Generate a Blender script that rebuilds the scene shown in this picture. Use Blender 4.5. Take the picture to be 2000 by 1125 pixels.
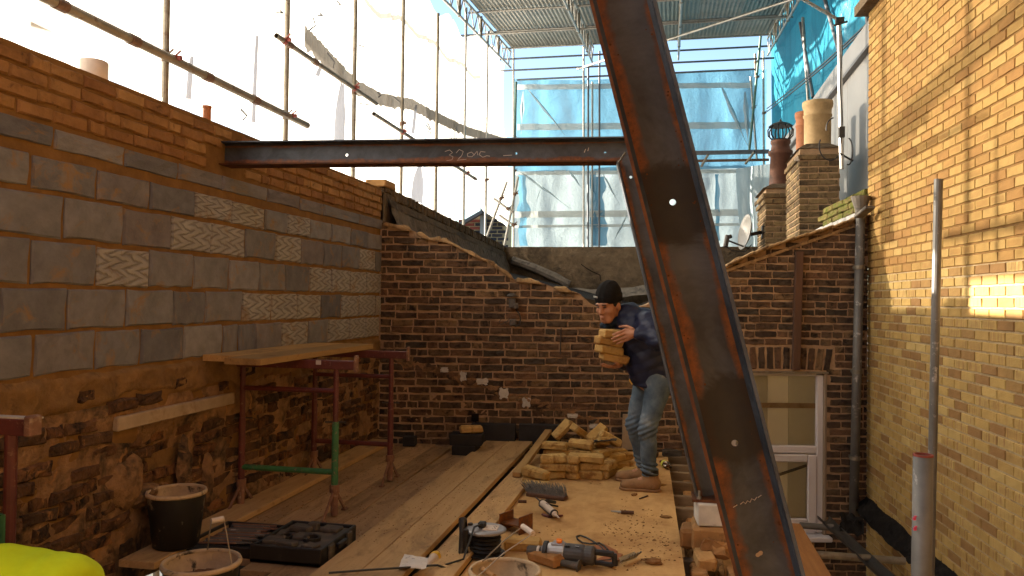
import bpy, bmesh, math, random
import numpy as np
from math import radians, sin, cos, pi, atan, atan2, hypot, sqrt
from mathutils import Vector, Matrix, noise

for o in list(bpy.data.objects): bpy.data.objects.remove(o)
S = bpy.context.scene
COL = S.collection
rng = random.Random(7)

# ---------------------------------------------------------------- camera
FPX, CH, ROLL = 1520.0, 1.47, 0.012
YAW = atan(305 / FPX)
PIT = atan((586.3 - 562.5) / FPX)
CF = Vector((-sin(YAW) * cos(PIT), cos(YAW) * cos(PIT), sin(PIT)))
_r0 = Vector((cos(YAW), sin(YAW), 0)); _u0 = _r0.cross(CF)
CR = _r0 * cos(ROLL) + _u0 * sin(ROLL)
CU = _u0 * cos(ROLL) - _r0 * sin(ROLL)
CP = Vector((0, 0, CH))
cam = bpy.data.cameras.new('camera'); camo = bpy.data.objects.new('camera', cam); COL.objects.link(camo)
cam.sensor_width = 36; cam.lens = 36 * FPX / 2000; cam.clip_start = 0.05; cam.clip_end = 3000
_m = Matrix((CR, CU, -CF)).transposed().to_4x4(); _m.translation = CP
camo.matrix_world = _m
S.camera = camo

# ---------------------------------------------------------------- light
SUN_DIR = Vector((1.0, -0.28, -0.236)).normalized()          # the way the light travels
SUN_EL = math.asin(-SUN_DIR.z); SUN_AZ = atan2(-SUN_DIR.x, -SUN_DIR.y)
W = bpy.data.worlds.new('World'); S.world = W; W.use_nodes = True
nt = W.node_tree; bg = nt.nodes['Background']
sky = nt.nodes.new('ShaderNodeTexSky'); sky.sky_type = 'NISHITA'; sky.sun_disc = False
sky.sun_elevation = SUN_EL; sky.sun_rotation = SUN_AZ; sky.air_density = 1.0; sky.dust_density = 0.6; sky.ozone_density = 1.5
nt.links.new(sky.outputs[0], bg.inputs[0]); bg.inputs[1].default_value = 0.07
sl = bpy.data.lights.new('sun', 'SUN'); sl.energy = 5.0; sl.angle = radians(0.53); sl.color = (1.0, 0.89, 0.72)
so = bpy.data.objects.new('sun', sl); COL.objects.link(so)
so.rotation_mode = 'QUATERNION'; so.rotation_quaternion = SUN_DIR.to_track_quat('-Z', 'Y'); so.location = (-20, 6, 12)
S.view_settings.view_transform = 'Standard'; S.view_settings.look = 'None'
S.view_settings.gamma = 1; S.view_settings.use_curve_mapping = False
S.view_settings.exposure = 2.6
S.render.engine = 'CYCLES'
cy = S.cycles
cy.use_denoising = True
try: cy.denoiser = 'OPENIMAGEDENOISE'
except Exception: pass
cy.max_bounces = 10; cy.diffuse_bounces = 5; cy.glossy_bounces = 4; cy.transparent_max_bounces = 12; cy.transmission_bounces = 6
cy.sample_clamp_indirect = 6.0

# ---------------------------------------------------------------- pixel of the photo -> point on a real plane
def ray(px, py): return CF + CR * ((px - 1000) / FPX) - CU * ((py - 562.5) / FPX)
def onpl(px, py, n, d):
    v = ray(px, py); n = Vector(n); return CP + v * ((d - n.dot(CP)) / n.dot(v))
def fl(px, py, z=0.0): return onpl(px, py, (0, 0, 1), z)
def aty(px, py, y): return onpl(px, py, (0, 1, 0), y)
def atx(px, py, x): return onpl(px, py, (1, 0, 0), x)
def prj(p):
    v = Vector(p) - CP; z = v.dot(CF)
    if z < 0.05: return (-9e9, -9e9, z)
    return (1000 + FPX * v.dot(CR) / z, 562.5 - FPX * v.dot(CU) / z, z)
def seen(p, m=0):
    x, y, z = prj(p); return -m < x < 2000 + m and -m < y < 1125 + m

# ---------------------------------------------------------------- mesh building
class MB:
    def __init__(s): s.v = []; s.f = []; s.m = []; s.uv = None; s.mi = 0; s.smooth = False
    def quad(s, *idx): s.f.append(tuple(idx)); s.m.append(s.mi)
    def add(s, vs, fs, uv=None):
        b = len(s.v); s.v += [tuple(v) for v in vs]
        for f in fs: s.f.append(tuple(i + b for i in f)); s.m.append(s.mi)
        if uv is not None:
            if s.uv is None: s.uv = [(0, 0)] * b
            s.uv += uv
        elif s.uv is not None: s.uv += [(0.5, 0.5)] * len(vs)
        return s
    def box(s, c, size, R=None, bev=0.0):
        c = Vector(c); h = Vector(size) / 2
        if bev > 0:
            b = min(bev, min(h) * 0.45); vs = []; ix = {}
            for sx in (-1, 1):
                for sy in (-1, 1):
                    for sz in (-1, 1):
                        for k in range(3):
                            p = [sx * (h.x - b), sy * (h.y - b), sz * (h.z - b)]
                            p[k] = (sx, sy, sz)[k] * h[k]
                            ix[(sx, sy, sz, k)] = len(vs); vs.append(Vector(p))
            fs = []
            for k in range(3):
                a, b2 = [(1, 2), (2, 0), (0, 1)][k]
                for sg in (-1, 1):
                    q = []
                    for (da, db) in ((-1, -1), (1, -1), (1, 1), (-1, 1)):
                        t = [0, 0, 0]; t[k] = sg; t[a] = da; t[b2] = db; q.append(ix[(*t, k)])
                    fs.append(q if sg > 0 else q[::-1])
            for k in range(3):                      # edges along axis k
                a, b2 = [(1, 2), (2, 0), (0, 1)][k]
                for da in (-1, 1):
                    for db in (-1, 1):
                        t0 = [0, 0, 0]; t0[a] = da; t0[b2] = db; t1 = list(t0); t0[k] = -1; t1[k] = 1
                        q = [ix[(*t0, a)], ix[(*t1, a)], ix[(*t1, b2)], ix[(*t0, b2)]]
                        fs.append(q if da * db < 0 else q[::-1])
            for sx in (-1, 1):
                for sy in (-1, 1):
                    for sz in (-1, 1):
                        q = [ix[(sx, sy, sz, 0)], ix[(sx, sy, sz, 1)], ix[(sx, sy, sz, 2)]]
                        fs.append(q if sx * sy * sz > 0 else q[::-1])
        else:
            vs = [Vector((x * h.x, y * h.y, z * h.z)) for x in (-1, 1) for y in (-1, 1) for z in (-1, 1)]
            fs = [(0, 1, 3, 2), (4, 6, 7, 5), (0, 4, 5, 1), (2, 3, 7, 6), (0, 2, 6, 4), (1, 5, 7, 3)]
        if R is not None: vs = [R @ v for v in vs]
        return s.add([v + c for v in vs], fs)
    def bar(s, p0, p1, w, h, up=(0, 0, 1), bev=0.0):
        p0 = Vector(p0); p1 = Vector(p1); d = (p1 - p0); L = d.length; d.normalize()
        x = d.cross(Vector(up)).normalized(); z = x.cross(d)
        R = Matrix((x, d, z)).transposed()
        return s.box((p0 + p1) / 2, (w, L, h), R, bev)
    def ring(s, c, ax, r, n, ph=0.0):
        ax = Vector(ax).normalized(); a = ax.orthogonal().normalized(); b = ax.cross(a)
        return [Vector(c) + (a * cos(2 * pi * i / n + ph) + b * sin(2 * pi * i / n + ph)) * r for i in range(n)]
    def tube(s, p0, p1, r, n=10, r2=None, cap=True):
        p0 = Vector(p0); p1 = Vector(p1); ax = p1 - p0
        vs = s.ring(p0, ax, r, n) + s.ring(p1, ax, r if r2 is None else r2, n)
        fs = [(i, (i + 1) % n, n + (i + 1) % n, n + i) for i in range(n)]
        if cap: fs += [tuple(range(n))[::-1], tuple(range(n, 2 * n))]
        return s.add(vs, fs)
    def pipe(s, p0, p1, r, t=0.004, n=12):            # open-ended hollow tube
        p0 = Vector(p0); p1 = Vector(p1); ax = p1 - p0
        R = [s.ring(p0, ax, r, n), s.ring(p1, ax, r, n), s.ring(p1, ax, r - t, n), s.ring(p0, ax, r - t, n)]
        vs = sum(R, []); fs = []
        for k in range(4):
            a, b = k * n, ((k + 1) % 4) * n
            fs += [(a + i, a + (i + 1) % n, b + (i + 1) % n, b + i) for i in range(n)]
        return s.add(vs, fs)
    def path(s, pts, r, n=6):
        pts = [Vector(p) for p in pts]; rs = r if isinstance(r, (list, tuple)) else [r] * len(pts)
        vs = []; fs = []; a = None
        for i, p in enumerate(pts):
            t = (pts[min(i + 1, len(pts) - 1)] - pts[max(i - 1, 0)]).normalized()
            a = t.orthogonal().normalized() if a is None else (a - t * a.dot(t)).normalized()
            b = t.cross(a)
            vs += [p + (a * cos(2 * pi * k / n) + b * sin(2 * pi * k / n)) * rs[i] for k in range(n)]
        for i in range(len(pts) - 1):
            for k in range(n):
                fs.append((i * n + k, i * n + (k + 1) % n, (i + 1) * n + (k + 1) % n, (i + 1) * n + k))
        fs += [tuple(range(n))[::-1], tuple(range((len(pts) - 1) * n, len(pts) * n))]
        return s.add(vs, fs)
    def lathe(s, prof, c, ax=(0, 0, 1), n=20, cap=True):
        c = Vector(c); ax = Vector(ax).normalized(); vs = []; fs = []
        for (r, h) in prof: vs += s.ring(c + ax * h, ax, max(r, 1e-4), n)
        m = len(prof)
        for j in range(m - 1):
            fs += [(j * n + i, j * n + (i + 1) % n, (j + 1) * n + (i + 1) % n, (j + 1) * n + i) for i in range(n)]
        if cap: fs += [tuple(range(n))[::-1], tuple(range((m - 1) * n, m * n))]
        return s.add(vs, fs)
    def grid(s, fn, nu, nv, closed=False):
        vs = [fn(i / nu, j / nv) for j in range(nv + 1) for i in range(nu + 1)]
        fs = [(j * (nu + 1) + i, j * (nu + 1) + i + 1, (j + 1) * (nu + 1) + i + 1, (j + 1) * (nu + 1) + i) for j in range(nv) for i in range(nu)]
        uv = [(i / nu, j / nv) for j in range(nv + 1) for i in range(nu + 1)]
        return s.add(vs, fs, uv)
    def prism(s, poly, d):                            # polygon (3-D points, planar) pushed along d
        d = Vector(d); n = len(poly); vs = [Vector(p) for p in poly] + [Vector(p) + d for p in poly]
        fs = [tuple(range(n))[::-1], tuple(range(n, 2 * n))] + [(i, (i + 1) % n, n + (i + 1) % n, n + i) for i in range(n)]
        return s.add(vs, fs)
    def mesh(s, name, mats, org=(0, 0, 0)):
        me = bpy.data.meshes.new(name); ox, oy, oz = org
        me.from_pydata([(a - ox, b - oy, c - oz) for a, b, c in s.v], [], s.f)
        for m in (mats if isinstance(mats, (list, tuple)) else [mats]): me.materials.append(m)
        if any(s.m): me.polygons.foreach_set('material_index', s.m)
        if s.smooth: me.polygons.foreach_set('use_smooth', [True] * len(s.f))
        if s.uv is not None:
            ul = me.uv_layers.new(name='UVMap'); lv = np.empty(len(me.loops), np.int32); me.loops.foreach_get('vertex_index', lv)
            ul.data.foreach_set('uv', np.array(s.uv, np.float32)[lv].ravel())
        me.update(); return me

ORG = {}
def props(o, label=None, cat=None, group=None, kind=None):
    for k, v in (('label', label), ('category', cat), ('group', group), ('kind', kind)):
        if v: o[k] = v
    return o
def thing(name, label, cat, loc=(0, 0, 0), group=None):
    o = bpy.data.objects.new(name, None); COL.objects.link(o); o.location = loc; ORG[o.name] = Vector(loc)
    o.empty_display_size = 0.1
    return props(o, label, cat, group)
def part(name, mb, mat, parent, label=None, kind=None):
    org = ORG[parent.name]
    o = bpy.data.objects.new(name, mb.mesh(name, mat, org)); COL.objects.link(o); o.parent = parent; ORG[o.name] = org
    return props(o, label, kind=kind)
def solo(name, mb, mat, label, cat, group=None, kind=None):
    a = np.array(mb.v); lo = a.min(0); hi = a.max(0); org = ((lo[0] + hi[0]) / 2, (lo[1] + hi[1]) / 2, lo[2])
    o = bpy.data.objects.new(name, mb.mesh(name, mat, org)); COL.objects.link(o); o.location = org; ORG[o.name] = Vector(org)
    return props(o, label, cat, group, kind)
def struct(name, mb, mat):
    o = bpy.data.objects.new(name, mb.mesh(name, mat)); COL.objects.link(o); ORG[o.name] = Vector((0, 0, 0)); o['kind'] = 'structure'; return o
def place(name, me, parent, M):                       # a piece that shares its mesh, put at world matrix M under a thing
    o = bpy.data.objects.new(name, me); COL.objects.link(o); o.parent = parent
    o.matrix_local = Matrix.Translation(-ORG[parent.name]) @ M
    return o
def smooth_mod(o, lv=1):
    m = o.modifiers.new('subd', 'SUBSURF'); m.levels = lv; m.render_levels = lv
    for p in o.data.polygons: p.use_smooth = True
def nz(x, y, z=0.0, f=1.0): return noise.noise(Vector((x * f, y * f, z * f)))
def fbm(x, y, z=0.0, f=1.0, n=3):
    t = 0; a = 1
    for _ in range(n): t += a * noise.noise(Vector((x * f, y * f, z * f))); f *= 2.1; a *= .5
    return t

# surface nets: a smooth mesh from a signed distance function
def sdf_mesh(fn, lo, hi, h):
    lo = np.array(lo); n = np.ceil((np.array(hi) - lo) / h).astype(int) + 1
    ax = [lo[k] + h * np.arange(n[k]) for k in range(3)]
    G = np.stack(np.meshgrid(*ax, indexing='ij'), -1)
    D = fn(G); I = D < 0
    c = np.zeros(tuple(n - 1), int); cnt = np.zeros(tuple(n - 1)); acc = np.zeros(tuple(n - 1) + (3,))
    sl = lambda d: tuple(slice(d[k], n[k] - 1 + d[k]) for k in range(3))
    corners = [(a, b, e) for a in (0, 1) for b in (0, 1) for e in (0, 1)]
    for a in corners:
        for k in range(3):
            if a[k]: continue
            b = list(a); b[k] = 1
            da, db = D[sl(a)], D[sl(b)]; m = (da < 0) != (db < 0)
            t = np.where(m, da / np.where(m, da - db, 1), 0)
            p = np.broadcast_to(np.array(a, float), m.shape + (3,)).copy(); p[..., k] = t
            acc += p * m[..., None]; cnt += m
    act = cnt > 0; idx = -np.ones(act.shape, int); idx[act] = np.arange(act.sum())
    ijk = np.argwhere(act); V = lo + h * (ijk + acc[act] / cnt[act][:, None])
    F = []
    for k in range(3):
        u, v = [(1, 2), (2, 0), (0, 1)][k]
        s0 = [slice(None)] * 3; s1 = [slice(None)] * 3; s0[k] = slice(0, -1); s1[k] = slice(1, None)
        ch = I[tuple(s0)] != I[tuple(s1)]
        e = np.argwhere(ch); e = e[(e[:, u] > 0) & (e[:, v] > 0) & (e[:, u] < n[u] - 1) & (e[:, v] < n[v] - 1)]
        if not len(e): continue
        def at(du, dv):
            q = e.copy(); q[:, u] -= du; q[:, v] -= dv; return idx[q[:, 0], q[:, 1], q[:, 2]]
        q = np.stack([at(1, 1), at(0, 1), at(0, 0), at(1, 0)], 1)
        fl_ = I[e[:, 0], e[:, 1], e[:, 2]]
        q[~fl_] = q[~fl_][:, ::-1]; F.append(q)
    mb = MB(); mb.v = [tuple(p) for p in V]; mb.f = [tuple(int(i) for i in q) for q in np.concatenate(F)]; mb.m = [0] * len(mb.f); mb.smooth = True
    return mb
def cap_sdf(P, a, b, ra, rb):
    a = np.array(a); b = np.array(b); d = b - a
    t = np.clip(((P - a) @ d) / max(d @ d, 1e-9), 0, 1)
    return np.linalg.norm(P - a - t[..., None] * d, axis=-1) - (ra + (rb - ra) * t)
def ell_sdf(P, c, r, R=None):
    q = P - np.array(c)
    if R is not None: q = q @ np.array(R)
    r = np.array(r); k0 = np.linalg.norm(q / r, axis=-1); k1 = np.linalg.norm(q / (r * r), axis=-1)
    return k0 * (k0 - 1) / np.maximum(k1, 1e-6)
def smin(a, b, k):
    h = np.clip(.5 + .5 * (b - a) / k, 0, 1); return b + (a - b) * h - k * h * (1 - h)
# ---------------------------------------------------------------- materials
class NB:
    def __init__(s, name):
        s.m = bpy.data.materials.new(name); s.m.use_nodes = True; s.t = s.m.node_tree
        s.b = s.t.nodes['Principled BSDF']; s.out = s.t.nodes['Material Output']
    def n(s, ty, **kw):
        x = s.t.nodes.new('ShaderNode' + ty)
        for k, v in kw.items(): setattr(x, k, v)
        return x
    def l(s, a, b): s.t.links.new(a, b)
    def math(s, op, a, b=None, c=None, clamp=False):
        x = s.n('Math', operation=op, use_clamp=clamp)
        for i, q in enumerate((a, b, c)):
            if q is None: continue
            if isinstance(q, (int, float)): x.inputs[i].default_value = q
            else: s.l(q, x.inputs[i])
        return x.outputs[0]
    def ramp(s, fac, stops, interp='LINEAR'):
        r = s.n('ValToRGB'); r.color_ramp.interpolation = interp; e = r.color_ramp.elements
        while len(e) < len(stops): e.new(0.5)
        for i, (p, c) in enumerate(stops):
            e[i].position = p
            e[i].color = (c, c, c, 1) if isinstance(c, (int, float)) else (*c[:3], 1)
        s.l(fac, r.inputs[0]); return r.outputs[0]
    def mix(s, fac, a, b, mode='MIX'):
        x = s.n('Mix', data_type='RGBA', blend_type=mode)
        for sock, q in ((x.inputs[0], fac), (x.inputs[6], a), (x.inputs[7], b)):
            if isinstance(q, (int, float)): sock.default_value = q
            elif isinstance(q, (tuple, list)): sock.default_value = (*q[:3], 1)
            else: s.l(q, sock)
        return x.outputs[2]
    def rand(s):
        a = s.n('ObjectInfo').outputs['Random']; g = s.n('NewGeometry').outputs['Random Per Island']
        return s.math('FRACT', s.math('ADD', a, s.math('MULTIPLY', g, 7.31)))
    def co(s, scale=(1, 1, 1), off=None, kind='Object', rot=(0, 0, 0)):
        t = s.n('TexCoord').outputs[kind]; mp = s.n('Mapping'); mp.inputs['Scale'].default_value = scale; mp.inputs['Rotation'].default_value = rot
        s.l(t, mp.inputs[0])
        if off is not None:
            c = s.n('CombineXYZ'); o2 = s.math('MULTIPLY', off, 37.0)
            for i in range(3): s.l(o2, c.inputs[i])
            s.l(c.outputs[0], mp.inputs[1])
        return mp.outputs[0]
    def noise(s, co, scale, det=4, rough=.6, dist=0.0):
        x = s.n('TexNoise'); x.inputs['Scale'].default_value = scale; x.inputs['Detail'].default_value = det
        x.inputs['Roughness'].default_value = rough; x.inputs['Distortion'].default_value = dist
        s.l(co, x.inputs['Vector']); return x.outputs['Fac']
    def bump(s, h, st=.3, dist=.01):
        x = s.n('Bump'); x.inputs['Strength'].default_value = st; x.inputs['Distance'].default_value = dist
        s.l(h, x.inputs['Height']); s.l(x.outputs[0], s.b.inputs['Normal']); return x
    def set(s, col=None, rough=None, metal=None, spec=None):
        for key, q in (('Base Color', col), ('Roughness', rough), ('Metallic', metal), ('Specular IOR Level', spec)):
            if q is None: continue
            if isinstance(q, (int, float)): s.b.inputs[key].default_value = q
            elif isinstance(q, (tuple, list)): s.b.inputs[key].default_value = (*q[:3], 1)
            else: s.l(q, s.b.inputs[key])
        return s

def M_pal(name, pal, var=.35, dirt=None, dscale=14, dth=(.5, .7), rough=.9, bump=.5, bscale=60, bdist=.006, spec=.2, low=9, dirt2=None, d2=(.62, .7), d2s=5):
    """colour picked per piece from a palette, with grain, patchy dirt and fine relief"""
    b = NB(name); r = b.rand(); co = b.co(off=r)
    k = len(pal); col = b.ramp(r, [(i / max(k - 1, 1), c) for i, c in enumerate(pal)]) if k > 1 else None
    n1 = b.noise(co, low, 5, .65); n2 = b.noise(co, bscale, 3, .6)
    v = b.ramp(n1, [(.25, 1 - var), (.75, 1 + var)])
    col = b.mix(1.0, col if col is not None else pal[0], v, 'MULTIPLY')
    if dirt is not None:
        f = b.ramp(b.noise(co, dscale, 4, .7, .4), [(dth[0], 0.0), (dth[1], 1.0)]); col = b.mix(f, col, dirt)
    if dirt2 is not None:
        f = b.ramp(b.noise(co, d2s, 5, .7, .8), [(d2[0], 0.0), (d2[1], 1.0)]); col = b.mix(f, col, dirt2)
    b.set(col, rough, spec=spec)
    b.bump(b.math('ADD', n1, b.math('MULTIPLY', n2, .5)), bump, bdist)
    return b.m

def M_wood(name, c0, c1, axis=1, dirt=(.12, .07, .035), rough=.75, bump=.25, dth=(.52, .75), grain=9.0):
    b = NB(name); r = b.rand(); sc = [grain, grain, grain]; sc[axis] = grain * .06
    co = b.co(tuple(sc), r); co2 = b.co((1, 1, 1), r)
    g = b.noise(co, 3.5, 6, .7, .5); g2 = b.noise(co, 14, 3, .6)
    col = b.mix(b.ramp(g, [(.3, 0.0), (.72, 1.0)]), c0, c1)
    hv = b.n('HueSaturation'); b.l(col, hv.inputs['Color']); b.l(b.math('MULTIPLY_ADD', r, .45, .75), hv.inputs['Value'])
    col = hv.outputs[0]
    sc3 = [2.2, 2.2, 2.2]; sc3[axis] = .8
    f = b.ramp(b.noise(b.co(tuple(sc3), r), 2.4, 6, .72, .6), [(dth[0], 0.0), (dth[1], .85)])
    col = b.mix(f, col, dirt)
    sp = b.ramp(b.noise(co2, 60, 2, .5), [(.66, 0.0), (.74, .6)]); col = b.mix(sp, col, (.09, .05, .03))
    b.set(col, rough, spec=.25); b.bump(b.math('ADD', g, b.math('MULTIPLY', g2, .5)), bump, .004)
    return b.m

def M_plain(name, col, rough=.6, metal=0.0, var=.15, scale=8, bump=.1, bscale=40, spec=.5, spots=None, sth=(.6, .68), sscale=22, bdist=.004):
    b = NB(name); co = b.co(off=b.n('ObjectInfo').outputs['Random'])
    n1 = b.noise(co, scale, 5, .65)
    c = b.mix(1.0, col, b.ramp(n1, [(.25, 1 - var), (.75, 1 + var)]), 'MULTIPLY')
    if spots is not None: c = b.mix(b.ramp(b.noise(co, sscale, 4, .65, .3), [(sth[0], 0.0), (sth[1], 1.0)]), c, spots)
    b.set(c, rough, metal, spec)
    if bump: b.bump(b.math('ADD', n1, b.math('MULTIPLY', b.noise(co, bscale, 3), .5)), bump, bdist)
    return b.m

MAT = {}
# masonry
MAT['yellow_new'] = None
def m_yellow(name, base, red, pale, frame):
    b = NB(name); r = b.rand(); co = b.co(off=r)
    uv = b.n('TexCoord').outputs['UV']; sep = b.n('SeparateXYZ'); b.l(uv, sep.inputs[0])
    u, v = sep.outputs[0], sep.outputs[1]
    eu = b.math('MINIMUM', u, b.math('SUBTRACT', 1.0, u)); ev = b.math('MINIMUM', v, b.math('SUBTRACT', 1.0, v))
    n1 = b.noise(co, 16, 4, .65, .3); n0 = b.noise(co, 7, 4, .6)
    e = b.math('MINIMUM', b.math('MULTIPLY', eu, 2.2), ev)
    core = b.ramp(b.math('ADD', e, b.math('MULTIPLY', b.math('SUBTRACT', n1, .5), .28)), [(.15, 0.0), (.24, 1.0)])
    pick = b.ramp(r, [(0, pale), (.3, base), (.62, base), (.9, red), (1.0, red)])
    r2 = b.math('FRACT', b.math('MULTIPLY', r, 13.7))
    amt = b.math('MULTIPLY', core, b.ramp(r2, [(.3, 0.0), (.75, frame)]))
    col = b.mix(amt, pick, red)
    if frame < .5:                                   # dragged vertical streaks of the older bricks
        st = b.ramp(b.noise(b.co((30, 30, 2.5), r), 1.6, 3, .6), [(.5, 0.0), (.66, 1.0)])
        col = b.mix(b.math('MULTIPLY', st, b.ramp(r2, [(.3, 0.0), (.7, .95)])), col, red)
    pit = b.ramp(b.noise(b.co((1, 1, 2.2), r), 34, 3, .7, 1.2), [(.69, 0.0), (.73, .85)])
    col = b.mix(b.math('MULTIPLY', pit, b.ramp(b.math('FRACT', b.math('MULTIPLY', r, 5.3)), [(.2, .15), (.8, 1.0)])), col, (.10, .05, .02))
    col = b.mix(1.0, col, b.ramp(n0, [(.25, .82), (.75, 1.15)]), 'MULTIPLY')
    b.set(col, .85, spec=.2); b.bump(b.math('ADD', n1, b.math('MULTIPLY', b.noise(co, 90, 2), .6)), .35, .004)
    return b.m
MAT['yellow_new'] = m_yellow('orange_yellow_brick', (.34, .208, .066), (.275, .145, .046), (.36, .232, .082), .6)
MAT['yellow_old'] = m_yellow('pale_buff_brick', (.40, .258, .085), (.25, .135, .05), (.45, .31, .115), .30)
MAT['mortar_orange'] = M_pal('orange_sand_mortar', [(.20, .105, .034)], .3, None, bump=.5, bscale=90)
MAT['mortar_pale'] = M_pal('pale_grey_mortar', [(.36, .27, .155)], .2, (.24, .165, .085), bump=.4, bscale=90)
MAT['stock_dark'] = M_pal('sooted_stock_brick', [(.055, .037, .026), (.115, .067, .040), (.05, .041, .032), (.15, .082, .046), (.075, .052, .035), (.20, .125, .065)],
                          .45, (.02, .014, .010), 10, (.50, .66), bump=.9, bscale=45, bdist=.012, dirt2=(.24, .12, .05), d2=(.66, .74), d2s=12)
MAT['stock_mortar'] = M_pal('brown_lime_mortar', [(.37, .245, .145)], .35, (.10, .066, .043), 3.0, (.55, .75), bump=.8, bscale=70, bdist=.01)
MAT['rough_brick'] = M_pal('rough_burnt_brick', [(.075, .042, .024), (.15, .07, .032), (.05, .034, .023), (.20, .09, .038), (.10, .055, .03), (.13, .062, .03)],
                           .5, (.022, .016, .013), 8, (.48, .64), bump=1.0, bscale=38, bdist=.02, dirt2=(.32, .16, .06), d2=(.6, .7), d2s=9)
MAT['rough_mortar'] = M_pal('crumbling_sand_mortar', [(.245, .14, .07)], .5, (.045, .032, .022), 3.6, (.5, .64), bump=1.0, bscale=40, bdist=.025, dirt2=(.36, .18, .07), d2=(.58, .68), d2s=6)
MAT['sand_render'] = M_pal('orange_sand_render', [(.215, .12, .047)], .35, (.085, .05, .024), 5.0, (.55, .72), bump=.8, bscale=60, bdist=.015)
MAT['stock_yellow'] = M_pal('london_stock_brick', [(.36, .19, .07), (.30, .14, .045), (.40, .23, .09), (.26, .13, .05), (.34, .17, .06)], .35, (.09, .055, .03), 11, (.56, .72), bump=.7, bscale=50, bdist=.01)
MAT['stock_top'] = M_pal('orange_stock_brick', [(.33, .18, .07), (.28, .14, .052), (.36, .205, .08), (.23, .11, .045), (.31, .165, .06)], .3, (.10, .055, .028), 12, (.6, .74), bump=.7, bscale=50, bdist=.01)
MAT['block_grey'] = M_pal('grey_concrete_block', [(.18, .178, .19), (.125, .124, .137), (.23, .228, .24), (.165, .148, .152), (.20, .20, .21)], .26, (.24, .22, .20), 6, (.6, .8), bump=.9, bscale=70, bdist=.006, dirt2=(.27, .165, .08), d2=(.55, .70), d2s=6)
def m_keyed():
    b = NB('keyed_concrete_block'); r = b.rand(); co = b.co(off=r)
    n1 = b.noise(co, 7, 4); 
    sep = b.n('SeparateXYZ'); b.l(b.n('TexCoord').outputs['UV'], sep.inputs[0])
    zig = b.math('PINGPONG', b.math('MULTIPLY_ADD', sep.outputs[1], 2.4, b.math('MULTIPLY', n1, .9)), .5)
    ph = b.math('ADD', b.math('MULTIPLY', sep.outputs[0], 3.3), b.math('MULTIPLY_ADD', zig, 2.2, b.math('MULTIPLY', b.noise(co, 7, 3, .5), .7)))
    g = b.math('PINGPONG', ph, .5)
    h = b.ramp(g, [(.0, 0.0), (.30, 1.0)])
    col = b.mix(h, (.205, .19, .178), b.mix(b.ramp(n1, [(.3, 0.0), (.7, 1.0)]), (.27, .255, .24), (.36, .34, .315)))
    col = b.mix(b.ramp(b.noise(co, 5, 5, .7, .8), [(.56, 0.0), (.70, .8)]), col, (.24, .15, .08))
    b.set(col, .9, spec=.2); b.bump(b.math('ADD', h, b.math('MULTIPLY', b.noise(co, 110, 2), .25)), .9, .006); return b.m
MAT['block_keyed'] = m_keyed()
MAT['black_block'] = M_pal('dark_aggregate_block', [(.028, .026, .026), (.036, .034, .034)], .2, None, bump=.5, bscale=120, bdist=.004)
MAT['loose_brick'] = M_pal('new_yellow_brick', [(.45, .285, .095), (.50, .33, .12), (.40, .245, .08), (.53, .365, .14), (.38, .215, .07)], .28, (.24, .125, .04), 9, (.5, .66), bump=.45, bscale=70, bdist=.006)
MAT['chim_brick'] = M_pal('weathered_chimney_brick', [(.15, .105, .055), (.22, .15, .075), (.10, .07, .042), (.27, .19, .09), (.17, .11, .055)], .4, (.03, .022, .015), 9, (.5, .68), bump=.8, bscale=50, bdist=.01)
MAT['moss_brick'] = M_pal('mossy_brick', [(.17, .13, .045), (.13, .095, .04), (.20, .155, .05)], .4, (.10, .11, .018), 14, (.42, .6), bump=.9, bscale=50, bdist=.015)
MAT['cement'] = M_pal('sooty_cement_render', [(.12, .085, .052)], .35, (.055, .04, .026), 2.2, (.5, .66), bump=.7, bscale=18, bdist=.03, dirt2=(.17, .125, .08), d2=(.58, .72), d2s=3.2)
MAT['fillet'] = M_pal('cream_mortar_fillet', [(.33, .21, .10)], .4, (.13, .08, .042), 8, (.46, .64), bump=.7, bscale=40, bdist=.015)
MAT['plaster'] = M_pal('white_plaster_scrap', [(.5, .47, .43)], .2, (.3, .25, .2), 14, (.6, .75))
MAT['lintel'] = M_pal('pale_concrete_lintel', [(.38, .29, .20)], .2, (.24, .15, .08), 5, (.52, .7), bump=.4, bscale=80)
MAT['terracotta'] = M_pal('terracotta_pot', [(.28, .105, .045)], .2, (.16, .07, .04), 6, (.58, .78), rough=.7)
MAT['buff_pot'] = M_pal('buff_clay_pot', [(.38, .26, .13)], .25, (.22, .15, .08), 5, (.56, .76), rough=.7)
MAT['dark_pot'] = M_pal('sooted_clay_pot', [(.11, .05, .032)], .3, (.045, .025, .02), 5, (.5, .7), rough=.7)
MAT['slate'] = M_pal('black_roof_felt', [(.014, .0125, .012)], .35, (.03, .026, .023), 4, (.5, .7), spec=.05, bump=.8, bscale=30, bdist=.02)
MAT['lead'] = M_pal('grey_sheet_lead', [(.15, .13, .11)], .35, (.05, .045, .042), 7, (.52, .7), rough=.8, spec=.2, bump=.5, bscale=30, dirt2=(.19, .175, .165), d2=(.6, .72), d2s=10)
MAT['lead_bright'] = M_pal('bright_sheet_lead', [(.34, .32, .30)], .3, (.17, .155, .14), 10, (.5, .7), rough=.55, spec=.4)
MAT['dark_brickwork'] = M_pal('dark_engineering_brick', [(.03, .03, .035), (.05, .04, .042)], .3)
MAT['red_brickwork'] = M_pal('red_facing_brick', [(.24, .06, .04), (.18, .05, .035)], .3)
MAT['rubble'] = M_pal('sandy_rubble', [(.22, .11, .04), (.13, .065, .028), (.30, .16, .055)], .4)
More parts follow.
